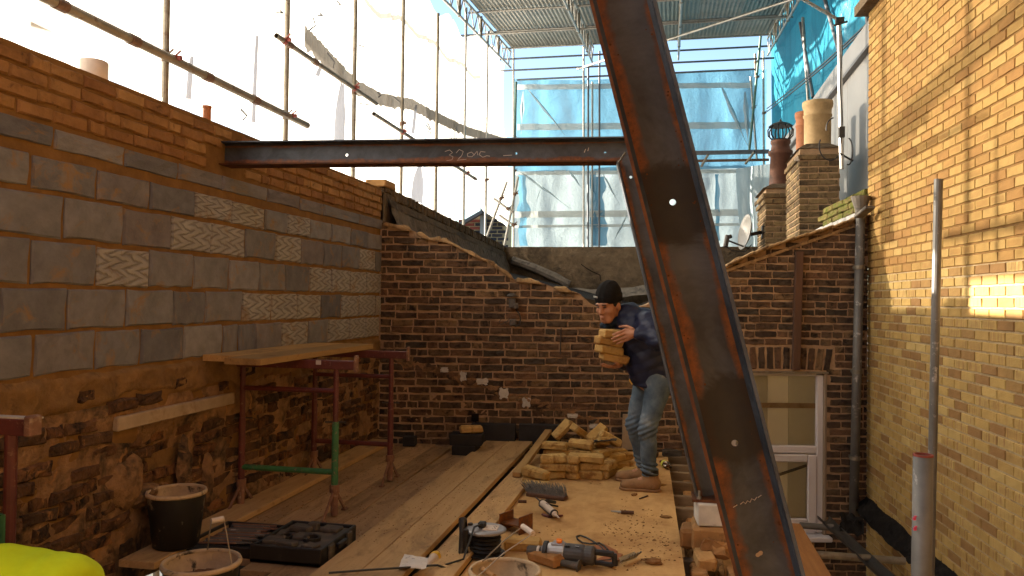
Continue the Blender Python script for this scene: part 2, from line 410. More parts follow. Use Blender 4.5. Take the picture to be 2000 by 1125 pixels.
# metal
def m_rust(nm='mill_scale_steel_with_rust', patches=(), ed_=True):
    b = NB(nm); co = b.co(); n1 = b.noise(co, 3.0, 6, .7, .6); n2 = b.noise(co, 26, 4, .7)
    col = b.mix(b.ramp(n1, [(.38, 0.0), (.6, 1.0)]), (.024, .029, .038), (.070, .082, .104))
    sp = b.ramp(b.math('ADD', b.math('MULTIPLY', n1, .6), b.math('MULTIPLY', n2, .4)), [(.60, 0.0), (.74, .6)])
    col = b.mix(sp, col, (.075, .032, .016))
    sep = b.n('SeparateXYZ'); b.l(b.n('TexCoord').outputs['UV'], sep.inputs[0]); uu = sep.outputs[0]
    ed = b.math('MINIMUM', uu, b.math('MULTIPLY', b.math('SUBTRACT', 1.0, uu), 1.5))
    edge = b.ramp(b.math('ADD', ed, b.math('MULTIPLY', b.math('SUBTRACT', n1, .5), .55)), [(.10, 1.0), (.19, .7), (.27, 0.0)])
    if ed_: col = b.mix(edge, col, b.ramp(n2, [(.3, (.06, .024, .012)), (.5, (.15, .05, .014)), (.68, (.26, .085, .018))]))
    scr = b.ramp(b.noise(b.co((3, 3, 40)), 9, 2), [(.74, 0.0), (.78, .35)]); col = b.mix(scr, col, (.12, .11, .11))
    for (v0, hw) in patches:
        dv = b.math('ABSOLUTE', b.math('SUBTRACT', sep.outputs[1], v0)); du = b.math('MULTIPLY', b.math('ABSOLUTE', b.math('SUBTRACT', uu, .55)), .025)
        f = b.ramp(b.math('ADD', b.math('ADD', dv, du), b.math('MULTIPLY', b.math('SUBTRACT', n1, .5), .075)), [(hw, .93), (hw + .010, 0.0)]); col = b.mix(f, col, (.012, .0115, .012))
    b.set(col, b.ramp(n2, [(.3, .38), (.7, .6)]), .25, .5); b.bump(n2, .25, .003); return b.m
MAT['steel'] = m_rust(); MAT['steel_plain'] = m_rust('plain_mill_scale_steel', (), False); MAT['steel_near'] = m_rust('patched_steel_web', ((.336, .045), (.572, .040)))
def m_rustorange():
    b = NB('orange_rusted_steel'); co = b.co(); n1 = b.noise(co, 7, 6, .7, .5); n2 = b.noise(co, 40, 4, .7)
    col = b.ramp(n1, [(.28, (.03, .014, .009)), (.45, (.075, .027, .012)), (.6, (.13, .046, .014)), (.75, (.05, .02, .011))])
    b.set(col, .8, .1, .3); b.bump(n2, .5, .004); return b.m
MAT['rust'] = m_rustorange()
MAT['galv'] = M_plain('galvanised_tube', (.30, .29, .27), .45, .7, .3, 9, .1, spots=(.16, .12, .085), sth=(.58, .7), sscale=14)
MAT['galv_warm'] = M_plain('weathered_scaffold_tube', (.20, .175, .135), .55, .5, .35, 7, .12, spots=(.11, .065, .04), sth=(.56, .7), sscale=10)
MAT['galv_pale'] = M_plain('dull_grey_pipe', (.125, .117, .108), .55, .2, .3, 6, .15, spots=(.38, .35, .33), sth=(.62, .7), sscale=9)
MAT['alu'] = M_plain('bright_aluminium_mast', (.5, .49, .47), .32, .85, .1, 8, .0)
MAT['coupler'] = M_plain('rusty_coupler', (.13, .075, .05), .7, .4, .35, 30, .3)
MAT['coupler_red'] = M_plain('red_oxide_coupler', (.22, .05, .04), .7, .3, .3, 30, .3)
MAT['trestle_red'] = M_plain('red_oxide_paint', (.10, .022, .02), .55, .0, .3, 12, .25, spots=(.19, .10, .07), sth=(.6, .7), sscale=30)
MAT['trestle_bare'] = M_plain('mortar_splashed_tube', (.20, .10, .065), .7, .1, .35, 16, .4, spots=(.32, .22, .15), sth=(.55, .68), sscale=26)
MAT['trestle_green'] = M_plain('chipped_green_paint', (.035, .15, .06), .55, .0, .25, 12, .25, spots=(.22, .16, .10), sth=(.6, .68), sscale=30)
MAT['corrug'] = M_plain('corrugated_steel_sheet', (.21, .20, .17), .5, .35, .28, 2.5, .1, spots=(.12, .115, .10), sth=(.52, .75), sscale=4)
MAT['corrug_green'] = M_plain('grey_green_sheet', (.14, .165, .15), .5, .35, .28, 2.5, .1, spots=(.12, .14, .13), sth=(.5, .75), sscale=4)
MAT['dark_tube'] = M_plain('dark_shaded_tube', (.11, .115, .13), .5, .5, .25, 8, .1)
MAT['green_tube'] = M_plain('green_painted_tube', (.06, .13, .10), .5, .2, .3, 10, .1, spots=(.14, .11, .08), sscale=14)
MAT['dark_metal'] = M_plain('dark_tool_metal', (.05, .045, .042), .45, .5, .3, 20, .2)
MAT['clad'] = M_plain('grey_coated_panel', (.23, .22, .21), .45, .1, .12, 1.2, .03)
MAT['clad_edge'] = M_plain('dark_grey_trim', (.10, .095, .095), .5, .1, .15, 3, .05)
# timber
MAT['board'] = M_wood('dusty_scaffold_board', (.62, .41, .19), (.49, .295, .13), 1)
MAT['board_old'] = M_wood('trodden_scaffold_board', (.45, .29, .15), (.32, .20, .10), 1, dth=(.48, .72))
MAT['board_yellow'] = M_wood('yellow_pine_board', (.47, .30, .12), (.36, .21, .08), 1)
MAT['board_x'] = M_wood('pine_offcut', (.38, .21, .085), (.28, .14, .05), 0)
MAT['timber_z'] = M_wood('brown_stained_batten', (.115, .06, .038), (.075, .038, .024), 2, dth=(.55, .8))
MAT['joist'] = M_wood('grey_dusty_joist', (.24, .17, .10), (.16, .11, .065), 0)
MAT['oak'] = M_wood('orange_wall_plate', (.36, .17, .055), (.24, .10, .032), 1, dth=(.58, .8))
def m_ply():
    b = NB('dusty_plywood'); co = b.co(); w = b.noise(b.co((1, .25, 1)), 9, 5, .6, .8); n = b.noise(co, 2.6, 6, .72); f = b.noise(co, 45, 3, .7)
    col = b.mix(b.ramp(w, [(.3, 0.0), (.7, 1.0)]), (.55, .345, .145), (.45, .265, .105))
    col = b.mix(b.ramp(n, [(.46, 0.0), (.68, .75)]), col, (.26, .125, .04))
    col = b.mix(b.ramp(f, [(.66, 0.0), (.73, .7)]), col, (.12, .055, .022))
    b.set(col, .85, spec=.2); b.bump(b.math('ADD', f, n), .25, .004); return b.m
MAT['ply'] = m_ply()
# plastics, cloth and so on
MAT['black_plastic'] = M_plain('black_moulded_plastic', (.014, .013, .013), .5, 0, .3, 6, .1, spots=(.06, .05, .042), sth=(.6, .8), sscale=9)
MAT['dusty_plastic'] = M_plain('dusty_black_plastic', (.07, .06, .052), .75, 0, .35, 9, .2, spots=(.16, .12, .085), sth=(.5, .75), sscale=12)
MAT['bucket'] = M_plain('splashed_rubber_bucket', (.014, .013, .012), .55, 0, .3, 6, .2, spots=(.22, .18, .135), sth=(.60, .66), sscale=13)
MAT['bucket_in'] = M_plain('dried_mortar_lining', (.46, .34, .21), .9, 0, .3, 8, .5, spots=(.05, .038, .025), sth=(.58, .68), sscale=9, bdist=.01)
MAT['mortar_wet'] = M_plain('brown_mortar_mix', (.16, .075, .028), .8, 0, .4, 12, .9, spots=(.05, .03, .018), sth=(.55, .7), sscale=12, bdist=.03)
MAT['upvc'] = M_plain('white_upvc', (.62, .59, .60), .35, 0, .06, 3, .02)
MAT['sealant'] = M_plain('brown_sealant', (.24, .17, .11), .7)
MAT['cable'] = M_plain('black_cable', (.02, .017, .016), .5, 0, .2, 8, 0)
MAT['wire'] = M_plain('galvanised_wire', (.32, .27, .20), .5, .4, .2, 8, 0)
MAT['white_plastic'] = M_plain('dusty_white_plastic', (.55, .46, .38), .55, 0, .15, 9, .05)
MAT['yellow_plastic'] = M_plain('yellow_plug_plastic', (.70, .42, .02), .4, 0, .1, 9, .02)
MAT['orange_plastic'] = M_plain('orange_switch', (.75, .20, .02), .4, 0, .1, 9, .02)
MAT['grey_metal'] = M_plain('cast_aluminium', (.34, .33, .34), .42, .6, .15, 14, .15)
MAT['grey_plastic'] = M_plain('charcoal_plastic', (.05, .047, .048), .5, 0, .25, 10, .1)
MAT['bristle'] = M_plain('stiff_dark_bristle', (.10, .085, .07), .7, 0, .4, 40, 0)
MAT['paper'] = M_plain('crumpled_white_paper', (.58, .54, .50), .7, 0, .12, 14, .5, spots=(.30, .28, .27), sth=(.6, .66), sscale=34)
MAT['printgrey'] = M_plain('grey_print', (.16, .15, .15), .6)
MAT['label_yellow'] = M_plain('yellow_bottle_label', (.55, .55, .08), .5)
MAT['hivis'] = M_plain('fluorescent_yellow_cloth', (.50, .62, .008), .8, 0, .12, 9, .35, spec=.2, bscale=26, bdist=.01)
MAT['navy'] = M_plain('navy_quilted_nylon', (.014, .018, .046), .5, 0, .3, 9, .5, spec=.3, bscale=22, bdist=.012)
MAT['black_cloth'] = M_plain('black_knit', (.012, .011, .011), .95, 0, .3, 30, .5, spec=.1)
MAT['scarf'] = M_plain('dark_blue_scarf', (.018, .028, .045), .9, 0, .4, 20, .6, spec=.1, spots=(.05, .09, .14), sscale=18)
MAT['trousers'] = M_plain('dark_work_trousers', (.03, .03, .035), .9, 0, .2, 14, .3)
MAT['tan_boot'] = M_plain('tan_suede_boot', (.25, .135, .06), .9, 0, .3, 14, .5, spots=(.13, .065, .03), sth=(.55, .72), sscale=10)
MAT['boot_dark'] = M_plain('dark_boot_cuff', (.02, .017, .015), .8)
MAT['skin'] = M_plain('warm_skin', (.40, .185, .105), .55, 0, .10, 18, .08, spec=.35)
MAT['lips'] = M_plain('lips', (.26, .09, .06), .5)
MAT['eye_dark'] = M_plain('dark_eyes_and_brows', (.012, .009, .008), .4)
MAT['hair'] = M_plain('black_hair', (.010, .008, .007), .5, 0, .3, 60, .5)
MAT['tag_white'] = M_plain('pale_hat_tag', (.40, .40, .37), .7)
MAT['ground'] = M_plain('town_ground', (.10, .095, .085), .9, 0, .3, .2, 0)
MAT['floor_dark'] = M_plain('dark_void_floor', (.03, .022, .016), .95, 0, .4, 2, .3)
MAT['chalk'] = M_plain('chalk_writing', (.45, .40, .36), .9, 0, .2, 40, 0)
MAT['paint_pink'] = M_plain('pink_spray_mark', (.55, .05, .12), .7)
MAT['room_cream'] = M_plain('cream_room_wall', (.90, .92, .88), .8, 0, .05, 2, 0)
MAT['room_shade'] = M_plain('shaded_room_wall', (.58, .60, .54), .8, 0, .08, 2, 0)  # shade inside the room put into a darker cream
def m_denim():
    b = NB('faded_blue_denim'); co = b.co(); n = b.noise(co, 6, 5, .65); f = b.noise(co, 140, 2)
    col = b.ramp(n, [(.3, (.042, .064, .096)), (.55, (.105, .14, .18)), (.75, (.25, .27, .28))])
    b.set(col, .9, spec=.15); b.bump(b.math('ADD', n, b.math('MULTIPLY', f, .4)), .4, .008); return b.m
MAT['denim'] = m_denim()
def m_sheet(name, col, trans, transp, streak=.25, scale=1.6):
    """thin plastic scaffold sheeting: scatters light through and lets a little pass straight"""
    b = NB(name); co = b.co((1, 1, .35)); n = b.noise(co, scale, 6, .65, 1.2); n2 = b.noise(b.co((1, 1, 1)), 9, 4, .7, .8)
    c = b.mix(1.0, col, b.ramp(n, [(.3, 1 - streak), (.7, 1.0)]), 'MULTIPLY')
    tr = b.n('BsdfTranslucent'); di = b.n('BsdfDiffuse'); tp = b.n('BsdfTransparent'); gl = b.n('BsdfGlossy')
    gl.inputs['Roughness'].default_value = .35
    for q in (tr, di): b.l(c, q.inputs[0])
    bp = b.n('Bump'); bp.inputs['Strength'].default_value = .6; bp.inputs['Distance'].default_value = .05
    b.l(b.math('ADD', n, b.math('MULTIPLY', n2, .5)), bp.inputs['Height'])
    for q in (tr, di, gl): b.l(bp.outputs[0], q.inputs['Normal'])
    m1 = b.n('MixShader'); m1.inputs[0].default_value = trans; b.l(di.outputs[0], m1.inputs[1]); b.l(tr.outputs[0], m1.inputs[2])
    m0 = b.n('MixShader'); m0.inputs[0].default_value = .05; b.l(m1.outputs[0], m0.inputs[1]); b.l(gl.outputs[0], m0.inputs[2])
    m2 = b.n('MixShader'); m2.inputs[0].default_value = transp; b.l(m0.outputs[0], m2.inputs[1]); b.l(tp.outputs[0], m2.inputs[2])
    b.t.nodes.remove(b.b); b.l(m2.outputs[0], b.out.inputs[0]); return b.m
MAT['sheet_white'] = m_sheet('white_scaffold_sheeting', (.95, .94, .92), .80, .17)
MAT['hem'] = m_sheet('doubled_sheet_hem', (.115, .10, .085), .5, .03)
MAT['mesh'] = m_sheet('meshed_sheet_patch', (.42, .40, .37), .5, .08)
MAT['stitch'] = m_sheet('stitched_sheet_seam', (.19, .17, .15), .5, .10)
MAT['sheet_grey'] = m_sheet('greyish_white_sheeting', (.62, .61, .58), .7, .10, .5, 1.8)
MAT['fold'] = m_sheet('shaded_sheet_fold', (.22, .23, .27), .5, .0)  # shade of folds in the white sheeting, put into a grey colour
MAT['sheet_pale'] = m_sheet('pale_translucent_sheeting', (.40, .49, .53), .55, .02, .35, 1.1)
MAT['sheet_blue'] = m_sheet('light_blue_sheeting', (.15, .37, .55), .55, .02, .3, .9)
MAT['seam'] = m_sheet('white_seam_tape', (.52, .55, .54), .5, .0)
MAT['sheet_cyan'] = m_sheet('cyan_sheeting', (.014, .22, .33), .45, .02, .35, .7)
def m_glass(name, rough=0.0, col=(1, 1, 1)):
    b = NB(name); b.t.nodes.remove(b.b)
    tp = b.n('BsdfTransparent'); gl = b.n('BsdfGlossy'); gl.inputs['Roughness'].default_value = rough; tp.inputs[0].default_value = (*col, 1)
    fr = b.n('Fresnel'); fr.inputs[0].default_value = 1.5; mx = b.n('MixShader')
    b.l(fr.outputs[0], mx.inputs[0]); b.l(tp.outputs[0], mx.inputs[1]); b.l(gl.outputs[0], mx.inputs[2]); b.l(mx.outputs[0], b.out.inputs[0]); return b.m
MAT['glass'] = m_glass('window_glass', .02, (.9, .9, .85))
MAT['clear_plastic'] = m_glass('clear_bottle_plastic', .1, (.85, .78, .7))
# ================================================================ ground, floor
g = MB(); g.grid(lambda u, v: Vector(((u - .5) * 1200, (v - .5) * 1200, -7.0)), 8, 8); struct('ground', g, MAT['ground'])
g = MB(); g.box((-1.4, 3.3, -.31), (2.96, 9.6, .2)); struct('floor', g, MAT['floor_dark'])
g = MB(); g.box((1.3, 4.6, -2.35), (2.5, 8.4, .2)); struct('lightwell_floor', g, MAT['floor_dark'])

# ================================================================ bricks laid in walls
def brick_mesh(name, L, H, mat, jit=.002, ch=.006, deep=.03, seed=0, nx=3, proud=0.0):
    """front face towards -y, length along x; front grid nx x 2, rounded arrises, a skirt that runs back into the mortar"""
    R = random.Random(seed); mb = MB(); xs = [-L / 2 + ch + (L - 2 * ch) * i / nx for i in range(nx + 1)]; zs = [-H / 2 + ch, 0, H / 2 - ch]
    vs = []; fs = []
    for z in zs:
        for x in xs: vs.append(Vector((x + R.uniform(-jit, jit), -proud + R.uniform(-jit, jit), z + R.uniform(-jit, jit))))
    n = nx + 1
    for j in range(2):
        for i in range(nx): fs.append((j * n + i, j * n + i + 1, (j + 1) * n + i + 1, (j + 1) * n + i))
    per = [i for i in range(n)] + [2 * n - 1] + [2 * n + i for i in range(n - 1, -1, -1)] + [n]
    P = len(per); b = len(vs)
    for k, off, y in ((0, ch, ch * 1.1), (1, ch * 1.2, deep)):
        for i in per:
            v = vs[i]; sx = (1 if v.x > L / 2 - ch * 1.9 - jit else -1 if v.x < -L / 2 + ch * 1.9 + jit else 0); sz = (1 if v.z > H / 2 - ch * 1.9 - jit else -1 if v.z < -H / 2 + ch * 1.9 + jit else 0)
            vs.append(Vector((v.x + sx * (off + R.uniform(-jit, jit) * .7), y, v.z + sz * (off + R.uniform(-jit, jit) * .7))))
    for i in range(P):
        j = (i + 1) % P
        fs.append((per[j], per[i], b + i, b + j)); fs.append((b + j, b + i, b + P + i, b + P + j))
    mb.add(vs, fs, [((v.x / L) + .5, (v.z / H) + .5) for v in vs]); mb.smooth = False
    return mb, mb.mesh(name, mat)

def lay(parent, items, variants, ang, mat, name='brick', limit=300, rest='brick_courses'):
    """items: (key, world centre, length scale, height scale, tilt, variant index). Nearest to the camera become parts, the rest one mesh."""
    items = sorted(items, key=lambda t: t[0]); rest_mb = MB()
    for i, (k, c, sx, sz, tl, vi) in enumerate(items):
        mbv, me = variants[vi % len(variants)]
        M = Matrix.Translation(c) @ Matrix.Rotation(ang, 4, 'Z') @ Matrix.Rotation(tl, 4, 'Y') @ Matrix.Diagonal((sx, 1, sz, 1))
        if i < limit: place(name, me, parent, M)
        else: rest_mb.add([M @ Vector(v) for v in mbv.v], mbv.f, list(mbv.uv))
    if rest_mb.v: part(rest, rest_mb, mat, parent, kind='stuff')

# ---------------------------------------------------------------- left party wall
LX = -2.85
lw = thing('party_wall', 'long left hand wall of grey concrete blocks between old burnt brick below and orange brick above', 'wall', (LX, 4.4, -.05))
Y0, Y1 = 1.2, 7.45
m = MB()
def lw_core(u, v):
    y = Y0 + (Y1 - Y0) * u; z = -.1 + 2.69 * v
    r = .012 + (.022 * fbm(y, z, 3, 5, 3) if z < .98 else .005 * fbm(y, z, 3, 9, 2))
    if z < .95 and y < 4.9:                            # hacked-out hollow in the old brickwork near the bucket
        r += .07 * max(0, 1 - ((y - 4.15) / .55) ** 2 - ((z - .48) / .36) ** 2)
    return Vector((LX - r, y, z))
m.grid(lw_core, 150, 66); m.smooth = True
part('mortar', m, [MAT['mortar_orange']], lw)
m = MB(); m.box((LX - .17, (Y0 + Y1) / 2, 1.22), (.2, Y1 - Y0, 2.66)); part('wall_core', m, MAT['sand_render'], lw)
# lower old brickwork: own rougher mortar skin in front of the core
m = MB()
def lw_low(u, v):
    y = Y0 + (Y1 - Y0) * u; z = -.1 + 1.0 * v
    r = .004 + .016 * fbm(y, z, 8, 6, 4) + (.075 * max(0, 1 - ((y - 4.15) / .5) ** 2 - ((z - .48) / .34) ** 2))
    return Vector((LX - r, y, z))
m.grid(lw_low, 180, 36); m.smooth = True
part('old_mortar', m, MAT['rough_mortar'], lw)
m = MB()                                               # orange sand render smeared over the foot of the blockwork
def lw_band(u, v):
    y = Y0 + (Y1 - Y0) * u; lo = .90 + .07 * fbm(y, 0, 1, 2.2, 4) - .05 * min(1, max(0, (y - 4.7) / .6)) ; hi = 1.085 + .012 * fbm(y, 0, 5, 3, 2)
    z = lo + (hi - lo) * v; e = min(v, 1 - v) * 2
    return Vector((LX + .008 * min(1, e * 2.5) + .022 * fbm(y, z, 9, 8, 4) * min(1, e * 3) - .02 * (1 - min(1, e * 3)), y, z))
m.grid(lw_band, 300, 16); m.smooth = True
part('sand_render', m, MAT['sand_render'], lw)
# blocks: joints read off the photograph along each course
def ly(px, z): return None
rows = [(1.092, 1.285, 120, [-170, 70, 190, 277, 362, 438, 468, 500, 552, 604, 643, 685, 715, 742], {8, 10, 11, 12}),
        (1.302, 1.500, 0, [-190, 0.1, 133, 247, 340, 402, 475, 532, 582, 628, 668, 702, 733, 746], {6, 7, 8, 10, 11, 12}),
        (1.520, 1.722, 0, [-120, 60, 188, 292, 378, 448, 506, 558, 606, 648, 684, 716, 746], {2, 8, 9, 10, 11}),
        (1.742, 1.940, 0, [-110, 123, 238, 334, 411, 478, 537, 587, 632, 668, 702, 732, 747], {3, 4, 6, 10}),
        (1.958, 2.112, 0, [-170, 56, 186, 289, 378, 450, 516, 560, 604, 646, 684, 716, 747], {4, 5, 7}),
        (2.165, 2.262, 0, [-260, -60, 100, 240, 345, 432, 520, 584, 630, 700, 746], set())]
plain = [brick_mesh('concrete_block', .41, .2, MAT['block_grey'], .0045, .008, .03, 40 + i, 5) for i in range(5)]
keyed = [brick_mesh('keyed_block', .41, .2, MAT['block_keyed'], .0045, .008, .03, 50 + i, 5) for i in range(4)]
bi = 0
for z0, z1, _, xs, kz in rows:
    zc = (z0 + z1) / 2
    def yy(px):
        t = atan((px - 1000) / FPX) - YAW
        return LX / math.tan(t)
    ys = [yy(x) for x in xs]
    while ys[0] > Y0 + .06: ys.insert(0, max(Y0, ys[0] - .415))
    kz = {k + len(ys) - len(xs) for k in kz}
    for i in range(len(ys) - 1):
        a, b_ = ys[i] + .008, ys[i + 1] - .008
        if b_ - a < .05 or a < Y0: a = max(a, Y0 + .02)
        if b_ <= a + .03: continue
        mbv, me = (keyed if i in kz else plain)[bi % 4]; bi += 1
        M = Matrix.Translation((LX + rng.uniform(-.003, .004), (a + b_) / 2, zc + rng.uniform(-.004, .004))) @ Matrix.Rotation(pi / 2, 4, 'Z') @ Matrix.Rotation(rng.uniform(-.008, .008), 4, 'Y') @ Matrix.Diagonal(((b_ - a) / .41, 1, (z1 - z0 - .004) / .2, 1))
        place('concrete_block', me, lw, M)
# brick courses above and old brickwork below
top_var = [brick_mesh('brick', .212, .062, MAT['stock_top'], .003, .007, .03, 60 + i, 3, .003) for i in range(8)]
low_var = [brick_mesh('old_brick', .215, .063, MAT['rough_brick'], .006, .009, .04, 80 + i, 3, .002) for i in range(12)]
it = []
for r in range(4):
    z = 2.315 + r * .073; y = Y0 + (r % 2) * .11
    while y < Y1 - .02:
        L = rng.choice([.215, .215, .215, .105, .2]); 
        if y + L > Y1: L = Y1 - y
        drop = (r == 3 and 4.55 < y < 4.75)
        pocket = (4.5 < y + L / 2 < 4.78 and 2.3 < z < 2.5)
        if not drop and not pocket and L > .04:
            it.append((y, Vector((LX + rng.uniform(-.003, .004) , y + L / 2, z + rng.uniform(-.003, .003))), L / .215, rng.uniform(.93, 1.02), rng.uniform(-.015, .015), rng.randrange(8)))
        y += L + .011
lay(lw, it, top_var, pi / 2, MAT['stock_top'], 'brick', 150)
it = []
for r in range(14):
    z = -.03 + r * .0765; y = Y0 + rng.uniform(0, .2)
    while y < Y1 - .03:
        L = rng.choice([.215, .215, .215, .215, .105, .1, .19])
        L = min(L, Y1 - y); h = max(0, 1 - ((y + L / 2 - 4.15) / .5) ** 2 - ((z - .48) / .34) ** 2)
        lintel = 3.6 < y + L / 2 < 4.75 and .72 < z < .84
        if L > .04 and rng.random() > .05 + .22 * (h > 0) and not lintel and not (z > .86 and rng.random() < .45):
            it.append((y, Vector((LX + rng.gauss(.004, .013) - .07 * h, y + L / 2, z + rng.uniform(-.008, .008))), L / .215, rng.uniform(.94, 1.08), rng.gauss(0, .018), rng.randrange(12)))
        y += L + rng.uniform(.008, .016)
lay(lw, it, low_var, pi / 2, MAT['rough_brick'], 'old_brick', 300, 'old_brick_courses')
m = MB(); a = atx(215, 776, LX); b_ = atx(437, 741, LX)
m.box((LX + .004, (3.62 + 4.72) / 2, .795), (.05, 1.12, .075), Matrix.Rotation(.005, 3, 'X'), .006); part('lintel', m, MAT['lintel'], lw)
m = MB()                                               # scraps of orange mortar bedded over the hollow
for (cy_, cz, ry, rz_, rx, sd) in ((3.72, .45, .17, .16, .035, 1), (3.86, .36, .14, .06, .04, 5), (4.25, .42, .05, .2, .03, 2), (5.05, .12, .2, .1, .03, 3), (4.5, .30, .05, .2, .025, 4), (5.4, .07, .22, .07, .03, 7), (2.9, .3, .15, .05, .02, 8)):
    def lump(u, v, cy_=cy_, cz=cz, ry=ry, rz_=rz_, rx=rx, sd=sd):
        a = u * 2 * pi; rr = v * (1 + .35 * fbm(cos(a) * 1.3, sin(a) * 1.3, sd, 1.3, 3))
        return Vector((LX - .03 + rx * 2 * max(0, 1 - v ** 2) ** .6 + .012 * fbm(cos(a) * rr, sin(a) * rr, sd, 4), cy_ + ry * cos(a) * rr, cz + rz_ * sin(a) * rr))
    m.grid(lump, 22, 7)
m.smooth = True; part('mortar_scrap', m, MAT['rough_mortar'], lw, 'crumbling orange mortar patch')

# ---------------------------------------------------------------- back wall with the V-shaped top
BA = atan2(.95, 4.82); BU = Vector((cos(BA), sin(BA), 0)); BN = Vector((sin(BA), -cos(BA), 0)); BO = Vector((LX, 7.45, 0))
def bwp(px, py, off=0.0):
    p = onpl(px, py, BN, BN.dot(BO) + off); return ((p - BO).dot(BU), p.z)
def bw3(s, z, off=0.0): return BO + BU * s + Vector((0, 0, z)) + BN * off
OUT = [bwp(*p) for p in ((745, 437), (800, 447), (838, 466), (872, 470), (915, 492), (955, 512), (985, 532), (1005, 546), (1055, 551), (1095, 566), (1130, 571), (1152, 592), (1195, 610), (1262, 596), (1330, 566), (1420, 521), (1480, 493), (1560, 466), (1625, 447), (1692, 424))]
def bw_top(s):
    if s <= OUT[0][0]: return OUT[0][1]
    for (a, za), (b_, zb) in zip(OUT, OUT[1:]):
        if a <= s <= b_: return za + (zb - za) * (s - a) / (b_ - a)
    return OUT[-1][1]
SMAX = OUT[-1][0] + .02
D0, D1 = bwp(1428, 725)[0], bwp(1612, 725)[0]; DZ1 = bwp(1612, 727)[1]; DZ0 = bwp(1610, 1050)[1]
bw = thing('brick_wall', 'dark sooted brick end wall with pale joints and a V shaped broken top behind the worker', 'wall', tuple(bw3(SMAX / 2, -.05)))
m = MB()
def col_strip(s0, s1, zlo, zhi, n):
    """mortar bed of one wall panel: front skin n cells wide with a fine wobble, plus top and thickness"""
    k = max(2, int(n)); q = 40
    def fn(u, v):
        s = s0 + (s1 - s0) * u; lo = zlo(s) if callable(zlo) else zlo; hi = zhi(s) if callable(zhi) else zhi
        z = lo + (hi - lo) * v; return bw3(s, z, -.0075 + .004 * fbm(s, z, 2, 9, 3))
    m.grid(fn, k, q)
    def tp(u, v):
        s = s0 + (s1 - s0) * u; hi = zhi(s) if callable(zhi) else zhi; return bw3(s, hi, -.006 - .21 * v)
    m.grid(tp, k, 2)
    def bk(u, v):
        s = s0 + (s1 - s0) * u; lo = zlo(s) if callable(zlo) else zlo; hi = zhi(s) if callable(zhi) else zhi
        return bw3(s, lo + (hi - lo) * (1 - v), -.216)
    m.grid(bk, k, 2)
col_strip(-.02, D0, -2.25, bw_top, 70); col_strip(D0, D1, DZ1, bw_top, 20); col_strip(D1, SMAX, -2.25, bw_top, 12); col_strip(D0, D1, -2.25, DZ0, 14)
for s_ in (D0, D1): m.grid(lambda u, v: bw3(s_, DZ0 + (DZ1 - DZ0) * v, -.006 - .21 * u), 1, 1)
m.grid(lambda u, v: bw3(D0 + (D1 - D0) * u, DZ1, -.006 - .21 * v), 1, 1)
m.smooth = False
part('mortar', m, MAT['stock_mortar'], bw)
bk_var = [brick_mesh('brick', .213, .0615, MAT['stock_dark'], .004, .006, .03, 100 + i, 4, .007) for i in range(14)]
it = []
z0c = bwp(760, 535)[1]
for r in range(-42, 16):
    z = z0c - .037 + r * .0752
    if z < -1.3: continue
    s = rng.uniform(-.12, -.01); k = r
    while s < SMAX - .03:
        L = (.212, .212, .100)[rng.choice([0, 0, 2, 0, 2]) if r % 2 else rng.choice([0, 0, 0, 2])]; L = min(L, SMAX - s)
        if L < .03: break
        if s < .004: L += s - .004; s = .004
        if L < .03: s += L + .011; continue
        c = s + L / 2
        low = z < .72 - .62 * max(0, (s - .05)) / 2.4 and s < 2.3      # the rough sooty patch low on the left
        ok = z + .03 < min(bw_top(s + .01), bw_top(s + L - .01)) + .004
        if not ok and z - .02 < max(bw_top(s), bw_top(s + L)):
            n_ = [q for q in range(11) if z + .022 < bw_top(s + L * q / 10)]
            if len(n_) >= 3:
                a_, e_ = s + L * n_[0] / 10, s + L * n_[-1] / 10
                w3 = bw3((a_ + e_) / 2, z, -.006); it.append(((w3 - CP).length + 3, w3, (e_ - a_) / .212, .95, rng.gauss(0, .02), rng.randrange(14))); s += L + .011; continue
        if not ok and z + .0 < bw_top(c) and z - .03 < min(bw_top(s), bw_top(s + L)): ok = rng.random() < .25
        if z < -.12 and s + L < D0 - .1: ok = False
        door = s < D1 + .005 and s + L > D0 - .005 and DZ0 - .03 < z < DZ1 + .03
        arch = s < D1 + .09 and s + L > D0 - .09 and DZ1 < z < DZ1 + .245
        if door and s + L > D1 + .06 and s > D0: c = (D1 + .012 + s + L) / 2; L = s + L - D1 - .012; door = False; s0_ = s; s = c - L / 2
        if arch and s + L > D1 + .15 and s > D0: c = (D1 + .10 + s + L) / 2; L = s + L - D1 - .10; arch = False; s = c - L / 2
        if door and s < D0 - .06: L = D0 - s - .01; door = False; c = s + L / 2
        if arch and s + .04 < D0 - .09: L = D0 - .09 - s; arch = False; c = s + L / 2
        if ok and not door and not arch and L > .03:
            w3 = bw3(c, z + rng.uniform(-.003, .003), -.004 if not low else rng.uniform(-.013, -.004))
            it.append(((w3 - CP).length + (0 if seen(w3, 20) else 50), w3, L / .212, rng.uniform(.93, 1.05) * (1.06 if low else 1), rng.gauss(0, .006 if not low else .015), rng.randrange(14)))
        s += L + .011
lay(bw, it, bk_var, BA, MAT['stock_dark'], 'brick', 300)
ns = 13                                                # soldier arch over the opening
for i in range(ns):
    s = D0 - .07 + (D1 - D0 + .14) * (i + .5) / ns; tl = (i - (ns - 1) / 2) * .020
    M = Matrix.Translation(bw3(s, DZ1 + .125 + .012 * (1 - ((i - 6) / 6) ** 2), -.003)) @ Matrix.Rotation(BA, 4, 'Z') @ Matrix.Rotation(tl + pi / 2, 4, 'Y') @ Matrix.Diagonal((1.02, 1, 1.05, 1))
    place('arch_brick', bk_var[i][1], bw, M)
m = MB()                                               # broken cream mortar fillet along the V
